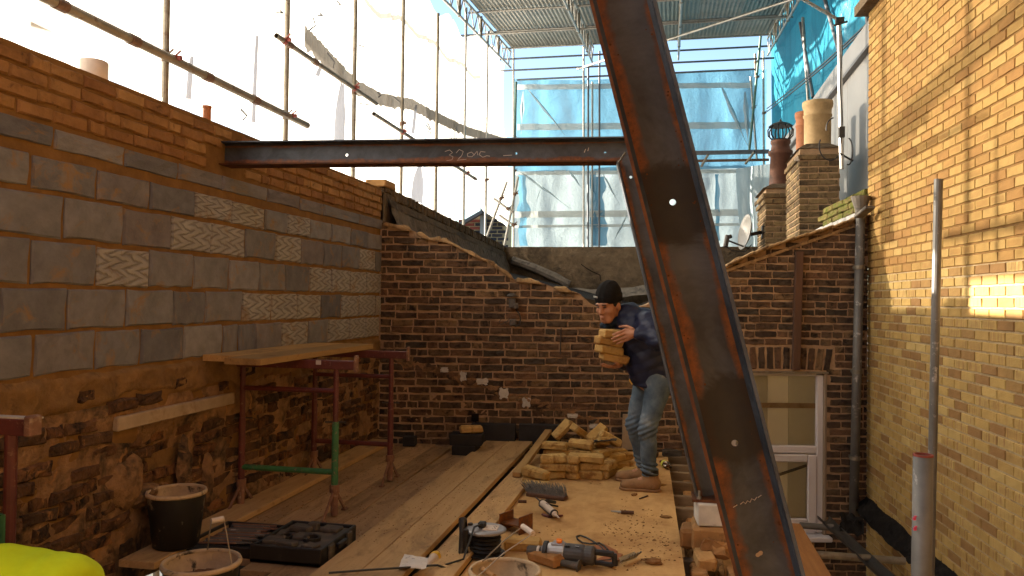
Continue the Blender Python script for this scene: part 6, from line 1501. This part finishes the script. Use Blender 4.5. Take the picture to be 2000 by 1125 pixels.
m = MB(); g0 = c0 + X * .17; m.bar(g0 + Vector((0, 0, .022)), g0 + X * .11 + Vector((0, .01, .018)), .03, .03, bev=.01); m.bar(g0 + Vector((0, 0, -.035)), g0 + X * .11 + Vector((0, .01, -.04)), .026, .022, bev=.008); m.bar(g0 + X * .11 + Vector((0, .01, .022)), g0 + X * .115 + Vector((0, .01, -.045)), .03, .026, (0, 1, 0), .01); part('rear_grip', m, MAT['black_plastic'], dt)
m = MB()
for k in range(3): m.box(c0 + X * (.012 + k * .010) + Vector((0, -.030, .046)), (.003, .022, .012), Rd)
part('air_vent', m, MAT['cable'], dt)
m = MB(); m.box(c0 + X * .075 + Vector((0, -.026, .049)), (.022, .018, .003), Rd @ Matrix.Rotation(-.55, 3, 'X')); part('maker_plate', m, MAT['grey_metal'], dt)
q = lambda x, y, z=.012: fl(x, y, z)
m = MB(); m.path([g0 + X * .11, q(1195, 1085, .03), q(1186, 1073, .05), q(1180, 1066, .04), q(1172, 1061, .02), q(1152, 1062), q(1138, 1060), q(1128, 1053), q(1126, 1048), q(1134, 1046), q(1146, 1050), q(1160, 1058), q(1172, 1067), q(1184, 1080), q(1196, 1090), q(1192, 1094), q(1170, 1096), q(1140, 1104)], .006, 6); part('power_cord', m, MAT['cable'], dt)
for (pts, lab) in ((((1152, 1071), (1180, 1066), (1206, 1080), (1200, 1084), (1160, 1078)), 'red fibre board scrap under the loop of cable'), (((1160, 1098), (1200, 1082), (1216, 1086), (1196, 1110)), 'red fibre board scrap beside the metal cutter')):
    m = MB(); m.prism([fl(x, y, .002) for x, y in pts][::-1], (0, 0, .012)); solo('board_scrap', m, MAT['terracotta'], lab, 'scrap', 'red board scraps by the drill')
mc = thing('angle_grip', 'small twisted galvanised bracket on the plywood beside the drill', 'bracket', tuple(fl(1222, 1100)))
m = MB(); c = fl(1220, 1102, .0); u = Vector((.55, .83, 0)).normalized(); v_ = Vector((-u.y, u.x, 0))
m.box(c + u * .03 + Vector((0, 0, .03)), (.035, .15, .004), Matrix.Rotation(-.58, 3, 'Z') @ Matrix.Rotation(.9, 3, 'Y')); m.box(c + u * .03 + v_ * -.012 + Vector((0, 0, .03)), (.035, .15, .004), Matrix.Rotation(-.58, 3, 'Z') @ Matrix.Rotation(-.7, 3, 'Y')); part('plate', m, MAT['galv'], mc)
m = MB()
for k in range(5): m.tube(c + u * (.0 + k * .025) + Vector((0, 0, .02)), c + u * (.01 + k * .025) - v_ * .035 + Vector((0, 0, .055)), .005, 5)
part('tooth', m, MAT['galv_warm'], mc)
cz = thing('chisel', 'short cold chisel with a dark sleeve lying on the plywood', 'chisel', tuple(fl(1218, 1000)))
a = fl(1193, 998, .014); b_ = fl(1213, 1000, .014); c = fl(1238, 1001, .014)
m = MB(); m.tube(a, b_, .004, 8, .009); part('blade', m, MAT['galv'], cz); m = MB(); m.tube(b_, c, .012, 12); part('grip', m, MAT['timber_z'], cz)
m = MB(); c = fl(1020, 980, .008); m.tube(c - Vector((.03, 0, 0)), c + Vector((.03, .01, 0)), .012, 8); solo('wood_plug', m, MAT['timber_z'], 'small brown peg lying left of the sealant gun', 'peg')
# plastic bottle
bt = thing('plastic_bottle', 'clear plastic bottle with a yellow label lying at the plywood edge', 'bottle', tuple(fl(1308, 912)))
a = fl(1293, 903, .035); b_ = fl(1322, 921, .035); d_ = (b_ - a).normalized()
m = MB(); m.lathe([(.010, -.02), (.012, 0), (.014, .01), (.03, .045), (.034, .06), (.032, .11), (.034, .15), (.03, .175), (.01, .18)], a, d_, 18); m.smooth = True; part('body', m, MAT['clear_plastic'], bt)
m = MB(); m.lathe([(.0345, .055), (.0345, .10)], a, d_, 18, False); part('label_band', m, MAT['label_yellow'], bt); m = MB(); m.lathe([(.015, -.03), (.015, -.012)], a, d_, 12); part('cap', m, MAT['trestle_red'], bt)

# ================================================================ extension reel, plug, paper, cables
er = thing('extension_reel', 'pale blue grey extension cable reel lying flat with a black plug in it', 'cable reel', tuple(fl(950, 1088)))
rc = fl(948, 1085, .0); rc.z = 0
RZ = .15
m = MB(); m.lathe([(.02, RZ - .012), (.105, RZ - .012), (.118, RZ - .006), (.118, RZ + .004), (.108, RZ + .009), (.02, RZ + .009)], rc, n=32); part('reel_plate', m, MAT['grey_metal'], er)
m = MB(); m.lathe([(.07, .02), (.07, RZ - .012)], rc, n=24); m.lathe([(.115, .012), (.115, .02)], rc, n=28); part('drum', m, MAT['black_plastic'], er)
m = MB()
for k in range(5): m.lathe([(.078, .03 + k * .022), (.092, .04 + k * .022), (.078, .05 + k * .022)], rc, n=24, cap=False)
part('wound_cable', m, MAT['cable'], er)
m = MB(); m.box(rc + Vector((.03, .0, RZ + .011)), (.085, .095, .006), Matrix.Rotation(.05, 3, 'Z'), .002); part('socket_plate', m, MAT['white_plastic'], er)
m = MB(); m.box(rc + Vector((-.02, -.005, RZ + .028)), (.045, .045, .034), None, .008); part('plug', m, MAT['black_plastic'], er)
m = MB()
for (dx, dy) in ((.03, .02), (.045, .02), (.03, -.02), (.045, -.02), (.038, 0), (.038, .03)): m.box(rc + Vector((dx + .015, dy, RZ + .0146)), (.006, .003, .0015))
part('socket_slot', m, MAT['cable'], er)
m = MB(); m.path([rc + Vector((-.125, .06, .01)), rc + Vector((-.135, .05, .10)), rc + Vector((-.14, .03, .185)), rc + Vector((-.135, -.02, .20)), rc + Vector((-.125, -.06, .14)), rc + Vector((-.12, -.10, .03))], [.014, .016, .022, .022, .016, .014], 8); part('reel_frame', m, MAT['black_plastic'], er)
for (dx, dy) in ((-.10, .035), (-.095, -.085)):
    m = MB(); m.lathe([(.016, .0), (.016, .165), (.013, .17)], rc + Vector((dx, dy, 0)), n=12); part('frame_post', m, MAT['black_plastic'], er)
m = MB(); m.path([rc + Vector((-.02, -.02, RZ + .035)), rc + Vector((-.05, -.07, RZ + .03)), fl(905, 1092, .10), fl(880, 1100, .05), fl(862, 1105, .02), fl(830, 1104, .012), fl(800, 1108, .10), fl(720, 1113, .115), fl(642, 1119, .11)], .0055, 6); solo('cable', m, MAT['cable'], 'black cable running left from the reel past the white paper', 'cable', 'black cables at the bottom')
m = MB(); m.path([fl(806, 1124, .03), fl(818, 1112, .045), fl(835, 1105, .05), fl(855, 1104, .05), fl(872, 1110, .03), fl(885, 1124, .02), fl(892, 1135, .01)], .006, 6); solo('cable', m, MAT['cable'], 'black cable arching up from the bottom edge left of the reel', 'cable', 'black cables at the bottom')
m = MB(); m.path([fl(853, 1128, .02), fl(862, 1112, .02), fl(880, 1101, .025), fl(900, 1094, .05)], .005, 6); solo('cable', m, MAT['cable'], 'short black cable crossing the arched one', 'cable', 'black cables at the bottom')
yp = thing('site_plug', 'white site plug with a yellow cap lying on the floor', 'plug', tuple(fl(848, 1090)))
a = fl(838, 1101, .03); b_ = fl(858, 1078, .045); d_ = (b_ - a).normalized()
m = MB(); m.lathe([(.010, -.05), (.018, -.03), (.022, 0), (.026, .06), (.029, .075)], a, d_, 16); part('plug_body', m, MAT['white_plastic'], yp); m = MB(); m.lathe([(.029, .075), (.031, .078), (.031, .10), (.026, .115), (.01, .118)], a, d_, 16); part('plug_cap', m, MAT['yellow_plastic'], yp)
pp = thing('paper_bag', 'crumpled white printed paper bag beside the site plug', 'paper', tuple(fl(805, 1100)))
q0, q1, q2, q3 = fl(778, 1113, .085), fl(832, 1114, .085), fl(836, 1094, .09), fl(790, 1086, .09)
m = MB(); m.grid(lambda u, v: q0.lerp(q1, u).lerp(q3.lerp(q2, u), v) + Vector((0, 0, .012 + .012 * nz(u * 3, v * 3, 2))), 16, 12); o = part('sheet', m, MAT['paper'], pp); o.modifiers.new('t', 'SOLIDIFY').thickness = .004
# odd bits
m = MB(); c = bw3(*bwp(1226, 850), .10); m.box(bw3(bwp(1226, 850)[0], .17, .07), (.13, .012, .36), Matrix.Rotation(BA, 3, 'Z') @ Matrix.Rotation(.12, 3, 'X'), .002); solo('slate_offcut', m, MAT['lintel'], 'dusty flat slab leaning on the brick wall behind the boots', 'slab')
for i, (x, y, sx) in enumerate(((-.18, 7.52, .2), (.05, 7.6, .18))):
    m = rough_box(MB(), (x, y, .035), (sx, .1, .06), None, .008, .015); solo('loose_brick', m, MAT['stock_dark'], ('sooty brick at the foot of the end wall behind the boots', 'sooty brick at the far corner of the plywood')[i], 'brick', 'sooty loose bricks')
m = MB(); m.tube(aty(1243, 780, 7.5), aty(1240, 740, 7.5), .012, 8); 
# ================================================================ the worker
def A3(px, py, y): return np.array(aty(px, py, y))
J = dict(hipL=A3(1287, 752, 6.17), hipR=A3(1262, 748, 6.37), kneeL=A3(1264, 838, 6.10), kneeR=A3(1240, 830, 6.36),
         ankL=np.array((-.125, 6.17, .10)), ankR=np.array((-.175, 6.47, .10)), pel=A3(1276, 735, 6.27), belly=A3(1266, 695, 6.25), chest=A3(1252, 650, 6.24), neck=A3(1226, 614, 6.24),
         shL=A3(1266, 632, 6.05), shR=A3(1232, 622, 6.44), elL=A3(1290, 664, 5.90), wrL=A3(1246, 650, 5.935), elR=A3(1246, 694, 6.44), wrR=A3(1216, 709, 6.27))
hc = A3(1188, 594, 6.14)
fw = np.array((-.47, -.80, -.30)); fw /= np.linalg.norm(fw); ri = np.cross(fw, (0, 0, 1)); ri /= np.linalg.norm(ri); hu = np.cross(ri, fw)
HR = np.stack([ri, fw, hu], 1)                          # columns: right, forward, up
HS = 1.10
def hl(x, y, z): return hc + HR @ (HS * np.array((x, y, z)))
def head_sdf(P):
    q = (P - hc) @ HR / HS
    d = ell_sdf(q, (0, -.012, .030), (.076, .096, .092))
    d = smin(d, ell_sdf(q, (0, .022, -.040), (.062, .068, .080)), .03)
    d = smin(d, cap_sdf(q, (-.020, .058, -.100), (.020, .058, -.100), .024, .024), .03)
    for s in (-1, 1):
        d = smin(d, ell_sdf(q, (s * .042, .062, -.030), (.022, .020, .022)), .02)
        d = smin(d, ell_sdf(q, (s * .077, -.012, -.020), (.010, .022, .032)), .008)
        d = -smin(-d, ell_sdf(q, (s * .030, .098, .004), (.017, .014, .010)), .010)
    d = smin(d, cap_sdf(q, (0, .088, .008), (0, .108, -.032), .009, .013), .012)
    for s in (-1, 1): d = smin(d, ell_sdf(q, (s * .012, .100, -.036), (.009, .010, .008)), .006)
    d = smin(d, ell_sdf(q, (0, .090, -.066), (.022, .009, .006)), .008); d = smin(d, ell_sdf(q, (0, .088, -.076), (.019, .009, .007)), .006)
    d = smin(d, ell_sdf(q, (0, .080, .024), (.050, .018, .012)), .02)
    return d
bx = Vector((cos(.5), sin(.5), 0)); bn_ = Vector((sin(.5), -cos(.5), 0))
def hand_sdf(P, wr, kn, tips, thumb, rp=.021):
    """palm from the wrist to four knuckles; tips: per finger (mid, end); thumb: (base, mid, end)"""
    d = cap_sdf(P, wr, wr * .5 + (kn[1] + kn[2]) / 2 * .5, .024, .022)
    for k in range(4): d = smin(d, cap_sdf(P, wr, kn[k], .020, .0125), .012)
    for k, (a, b_) in enumerate(tips):
        r = (.0098, .0102, .0098, .0086)[k]
        f_ = np.minimum(cap_sdf(P, kn[k], a, r * 1.08, r), cap_sdf(P, a, b_, r, r * .82)); d = smin(d, f_, .005)
    t = np.minimum(cap_sdf(P, thumb[0], thumb[1], .014, .0115), cap_sdf(P, thumb[1], thumb[2], .0112, .0095))
    return smin(d, t, .008)
yh = 5.955
kL = [A3(1222, 644, yh - .005), A3(1221, 651, yh - .010), A3(1222, 658, yh - .008), A3(1224, 664, yh)]
tL = [(A3(1209, 649, yh - .022), A3(1197, 654, yh - .020)), (A3(1208, 656, yh - .026), A3(1195, 662, yh - .022)), (A3(1210, 663, yh - .022), A3(1198, 667, yh - .018)), (A3(1214, 668, yh - .014), A3(1204, 672, yh - .010))]
thL = (A3(1236, 643, yh + .01), A3(1224, 637, yh + .045), A3(1210, 638, yh + .06))
yr = 6.13
kR = [A3(1198, 715, yr - .03), A3(1198, 716, yr - .01), A3(1199, 717, yr + .01), A3(1200, 717, yr + .03)]
tR = [(A3(1186, 714, yr - .05), A3(1177, 710, yr - .06)), (A3(1185, 716, yr - .03), A3(1174, 712, yr - .035)), (A3(1186, 717, yr - .005), A3(1175, 714, yr - .01)), (A3(1188, 717, yr + .02), A3(1179, 715, yr + .02))]
thR = (A3(1208, 712, yr - .05), A3(1204, 708, yr - .085), A3(1196, 702, yr - .10))
def body_sdf(P):
    d = head_sdf(P)
    d = smin(d, cap_sdf(P, hl(0, -.03, -.06), J['neck'], .052, .060), .03)
    d = smin(d, cap_sdf(P, J['neck'], J['chest'], .075, .13), .05); d = smin(d, cap_sdf(P, J['chest'], J['pel'], .125, .125), .05)
    for s in 'LR':
        d = smin(d, cap_sdf(P, J['sh' + s], J['el' + s], .048, .038), .03); d = smin(d, cap_sdf(P, J['el' + s], J['wr' + s], .038, .027), .02)
        d = smin(d, cap_sdf(P, J['pel'], J['hip' + s], .11, .085), .04); d = smin(d, cap_sdf(P, J['hip' + s], J['knee' + s], .075, .050), .03)
        d = smin(d, cap_sdf(P, J['knee' + s], J['ank' + s], .048, .036), .02); d = smin(d, cap_sdf(P, J['ank' + s], J['ank' + s] + np.array((-.14, 0, -.06)), .036, .03), .02)
    d = smin(d, hand_sdf(P, J['wrL'], kL, tL, thL), .01); d = smin(d, hand_sdf(P, J['wrR'], kR, tR, thR), .01)
    return d
allp = np.array(list(J.values()) + [hc]); lo = allp.min(0) - np.array((.2, .15, .12)); hi = allp.max(0) + np.array((.14, .15, .18)); lo[2] = -.0
# the bulk at 9 mm, joined with finer head and hands in one surface (head and hands refined in their own windows)
pm = sdf_mesh(body_sdf, lo, hi, .0075)
pers = solo('person', pm, MAT['skin'], 'worker in black beanie, navy jacket and faded jeans bending over four yellow bricks', 'person')
def cloth(name, fn, lo, hi, h, mat, label=None, parent=pers):
    mb = sdf_mesh(fn, lo, hi, h); o = part(name, mb, MAT[mat], parent, label); return o
def wob(P, f, a, sd=0.0): return a * np.sin(P[..., 0] * f + 1.3 * np.sin(P[..., 2] * f * .7 + sd)) * np.sin(P[..., 2] * f * .8 + sd + 1.1 * np.sin(P[..., 1] * f * .9)) 
def jacket(P):
    d = cap_sdf(P, J['neck'] + (-.005, .0, -.03), J['chest'], .115, .185); d = smin(d, cap_sdf(P, J['chest'], J['belly'], .185, .182), .06)
    d = smin(d, cap_sdf(P, J['belly'], J['pel'] + (-.0, 0, -.03), .178, .172), .05)
    for s in 'LR':
        d = smin(d, cap_sdf(P, J['sh' + s], J['el' + s], .085, .070), .06)
        w = J['wr' + s]; e = J['el' + s]; d = smin(d, cap_sdf(P, e, e + (w - e) * .90, .070, .047), .035)
    d = smin(d, cap_sdf(P, J['neck'] + (.02, .06, .02), J['neck'] + (.05, -.06, .015), .058, .058), .03)      # hood roll
    along = (P - J['pel']) @ ((J['neck'] - J['pel']) / np.linalg.norm(J['neck'] - J['pel']))
    d = d - .010 * np.abs(np.sin(along * 40)) ** .5 - wob(P, 26, .008) - wob(P, 55, .003, 2)
    hem = J['pel'][2] - .085 - .10 * (P[..., 0] - J['pel'][0]) ; d = np.maximum(d, hem - P[..., 2])
    cut = P - hc; d = np.maximum(d, -(np.linalg.norm((P - hl(0, .03, -.06)), axis=-1) - .085))
    return d
cloth('jacket', jacket, lo + (-.02, -.05, .70), hi + (.06, .05, 0), .0085, 'navy')
def jeans(P):
    d = cap_sdf(P, J['pel'] + (0, -.06, .01), J['pel'] + (0, .06, .01), .125, .125)
    for s in 'LR':
        k, a, h_ = J['knee' + s], J['ank' + s], J['hip' + s]
        d = smin(d, cap_sdf(P, h_, k, .100, .070), .045); d = smin(d, cap_sdf(P, k, a, .068, .056), .03)
        t = np.linalg.norm((P - k) * (.6, .6, 1), axis=-1)
        d = d - .006 * np.exp(-(t / .10) ** 2) * np.sin((P[..., 2] - .5 * P[..., 0]) * 150) - .007 * np.exp(-((P[..., 2] - .17) / .06) ** 2) * np.sin(P[..., 2] * 170 + P[..., 0] * 40)
    d = d - wob(P, 30, .005, 1)
    return np.maximum(d, .118 - P[..., 2])
cloth('jeans', jeans, lo + (-.02, -.04, .0), (hi[0], hi[1], J['pel'][2] + .16), .0085, 'denim')
def boot(name, ank, lab):
    x, y, _ = ank
    def f(P):
        q = P - np.array((x, y, 0))
        d = cap_sdf(q, (.03, 0, .055), (-.10, 0, .045), .052, .046); d = smin(d, ell_sdf(q, (-.165, 0, .038), (.068, .050, .044)), .04)
        d = smin(d, cap_sdf(q, (.012, 0, .06), (.0, 0, .145), .056, .058), .04)
        d = d - wob(P, 60, .002) ; d = np.maximum(d, .012 - q[..., 2]); d = np.maximum(d, q[..., 2] - .150); return d
    def sole(P):
        q = P - np.array((x, y, 0)); d = np.minimum(cap_sdf(q * (1, 1, .0001), (.03, 0, 0), (-.10, 0, 0), .058, .054), ell_sdf(q * (1, 1, .0001), (-.160, 0, 0), (.078, .056, .056)))
        return np.maximum(np.maximum(d, -q[..., 2] + .001), q[..., 2] - .022)
    o = cloth(name, f, (x - .26, y - .1, -.01), (x + .11, y + .1, .18), .006, 'tan_boot', lab)
    mb = sdf_mesh(sole, (x - .26, y - .1, -.012), (x + .12, y + .1, .04), .006); part('sole', mb, MAT['tan_boot'], o)
    m = MB(); m.lathe([(.061, .125), (.064, .13), (.064, .158), (.058, .165)], (x + .002, y, 0), n=20, cap=False); part('cuff', m, MAT['boot_dark'], o)
    m = MB()
    for k in range(4): m.path([(x - .075 - k * .0 + k * .018, y - .035, .088 + k * .014), (x - .085 + k * .018, y, .102 + k * .014), (x - .075 + k * .018, y + .035, .088 + k * .014)], .0028, 4)
    part('lace', m, MAT['board_x'], o)
boot('boot', J['ankL'], None); boot('boot', J['ankR'], None)
def hat(P):
    q = (P - hc) @ HR / HS; d = ell_sdf(q, (0, -.018, .052), (.090, .108, .098))
    d = smin(d, ell_sdf(q, (0, -.045, .105), (.060, .070, .055)), .04)
    pl_ = q[..., 2] - (.018 + .10 * q[..., 1]); d = np.maximum(d, -pl_ + .0)
    d = d - .004 * (pl_ < .05) - .0015 * np.sin(q[..., 0] * 160) ; return d
blo, bhi = hc - .20, hc + .24
cloth('beanie', hat, blo, bhi, .005, 'black_cloth')
def hair(P):
    q = (P - hc) @ HR / HS; d = ell_sdf(q, (0, -.020, .022), (.083, .098, .088)); d = np.maximum(d, q[..., 1] - .035); d = np.maximum(d, -(q[..., 2] + .055 + .5 * np.maximum(0, q[..., 1] + .02)))
    return d
cloth('hair', hair, blo, bhi, .006, 'hair')
def scarf(P):
    d = np.full(P.shape[:-1], 9.0); c = hl(0, -.055, -.165)
    for k in range(14):
        a, b_ = 2 * pi * k / 14, 2 * pi * (k + 1) / 14
        f_ = lambda t: c + np.array((.078 * cos(t) - .012, .080 * sin(t), -.028 * cos(t + .4) * -1 - .0))
        d = smin(d, cap_sdf(P, f_(a), f_(b_), .036, .036), .01)
    return d - wob(P, 60, .006)
cloth('scarf', scarf, hc + (-.22, -.2, -.26), hc + (.2, .2, .02), .0065, 'scarf')
m = MB(); tg = hl(.022, .093, .070); tn = Vector(fw); R3 = Matrix([[*HR[i]] for i in range(3)])
m.box(Vector(hl(.030, .094, .082)), (.045, .006, .015), R3 @ Matrix.Rotation(-.25, 3, 'Z') @ Matrix.Rotation(-.1, 3, 'Y'), .002); part('hat_tag', m, MAT['tag_white'], pers)
for s in (-1, 1):
    m = MB(); m.lathe([(.002, -.004), (.0135, -.002), (.0135, .003), (.004, .006)], Vector(hl(s * .030, .078, .003)), Vector(fw), 12); 
    m = MB(); m.box(Vector(hl(s * .030, .0875, .003)), (.024, .006, .0065), R3 @ Matrix.Rotation(s * -.28, 3, 'Z'), .003); part('eye', m, MAT['eye_dark'], pers)
    m = MB(); m.box(Vector(hl(s * .031, .0925, .023)), (.036, .010, .0075), R3 @ Matrix.Rotation(s * -.38, 3, 'Z') @ Matrix.Rotation(s * .12, 3, 'Y'), .003); part('eyebrow', m, MAT['eye_dark'], pers)
m = MB(); m.box(Vector(hl(0, .0965, -.0705)), (.040, .006, .0035), R3, .001); part('mouth', m, MAT['lips'], pers)
m = MB(); m.path([Vector(J['pel']) + Vector((-.165, -.06, .03)), Vector(J['pel']) + Vector((-.18, -.07, -.03)), Vector(J['pel']) + Vector((-.16, -.08, -.06))], .008, 6); part('key_cord', m, MAT['yellow_plastic'], pers)
for k, (px, py, dy, yw_, pt) in enumerate(((1199, 699, .02, .45, .17), (1190, 684, 0, .58, .20), (1189, 668, .0, .54, .18), (1199, 652, .01, .50, .04))):
    c = aty(px, py, 6.055 + dy)
    loose(Mx(c.x, c.y, c.z, yw_, pt, .04), ('lowest of the four bricks held by the worker', 'second lowest brick held by the worker', 'third brick up in the worker’s hands', 'top brick under the worker’s left hand')[k], name='carried_brick', grp='bricks carried by the worker')

# ================================================================ second person, only the back in view at the lower left
Sh = A3(92, 1180, 2.1); K = dict(a=Sh, b=Sh + (-.30, -.06, .0), c=Sh + (-.52, -.02, -.02), head=Sh + (-.70, .02, -.06))
def b2(P):
    d = cap_sdf(P, K['a'], K['b'], .13, .14); d = smin(d, cap_sdf(P, K['b'], K['c'], .14, .12), .05); d = smin(d, cap_sdf(P, K['c'], K['head'], .055, .055), .03); d = smin(d, ell_sdf(P, K['head'] + (-.06, 0, -.02), (.10, .08, .10)), .03)
    for s in (-1, 1):
        h_ = K['a'] + (.02, s * .09, -.05); k = np.array((K['a'][0] - .30, K['a'][1] + s * .12, .16)); a = np.array((K['a'][0] + .05, K['a'][1] + s * .12, .08)); t = a + (-.13, 0, -.03)
        d = smin(d, cap_sdf(P, h_, k, .085, .06), .04); d = smin(d, cap_sdf(P, k, a, .058, .042), .03); d = smin(d, cap_sdf(P, a, t, .04, .035), .02)
        e = K['c'] + (.02, s * .20, -.14); w = K['c'] + (-.16, s * .16, -.30); d = smin(d, cap_sdf(P, K['c'] + (0, s * .14, -.01), e, .05, .042), .04); d = smin(d, cap_sdf(P, e, w, .04, .028), .02); d = smin(d, cap_sdf(P, w, w + (-.08, 0, -.05), .03, .022), .02)
    return d
l2, h2 = Sh + (-1.05, -.45, -.62), Sh + (.35, .45, .25); l2[2] = .005
mb = sdf_mesh(b2, l2, h2, .014); p2 = solo('person', mb, MAT['skin'], 'crouching worker at the lower left corner, only a fluorescent yellow back in view', 'person')
def j2(P):
    d = cap_sdf(P, K['a'] + (0, .0, 0), K['b'], .150, .165); d = smin(d, cap_sdf(P, K['b'], K['c'], .165, .15), .05)
    for s in (-1, 1):
        e = K['c'] + (.02, s * .20, -.14); w = K['c'] + (-.14, s * .165, -.28); d = smin(d, cap_sdf(P, K['c'] + (0, s * .14, -.01), e, .078, .065), .05); d = smin(d, cap_sdf(P, e, w, .065, .05), .03)
    d = d - wob(P, 22, .009) - wob(P, 48, .004, 3) - .005 * np.sin(P[..., 0] * 70 + 30 * P[..., 1] + 3 * np.sin(P[..., 0] * 17)) * np.exp(-((P[..., 1] - Sh[1] + .1) / .2) ** 2)
    return np.maximum(d, (P[..., 0] - Sh[0]) - .115 - .0)
def j2b(P): return np.maximum(smin(cap_sdf(P, K['a'], K['b'], .150, .165), cap_sdf(P, K['a'] + (.02, 0, -.06), K['a'] + (-.1, 0, -.2), .155, .17), .06) - wob(P, 22, .006), -(P[..., 2] - .26))
def jj(P): return smin(np.minimum(j2(P), 9), j2b(P), .05)
cloth('hi_vis_jacket', jj, l2, h2, .010, 'hivis', None, p2)
def t2(P):
    d = np.full(P.shape[:-1], 9.0)
    for s in (-1, 1):
        h_ = K['a'] + (.02, s * .09, -.05); k = np.array((K['a'][0] - .30, K['a'][1] + s * .12, .16)); a = np.array((K['a'][0] + .05, K['a'][1] + s * .12, .08))
        d = np.minimum(d, smin(cap_sdf(P, h_, k, .105, .078), cap_sdf(P, k, a, .074, .056), .04))
    return d
cloth('trousers', t2, l2, h2, .012, 'trousers', None, p2)
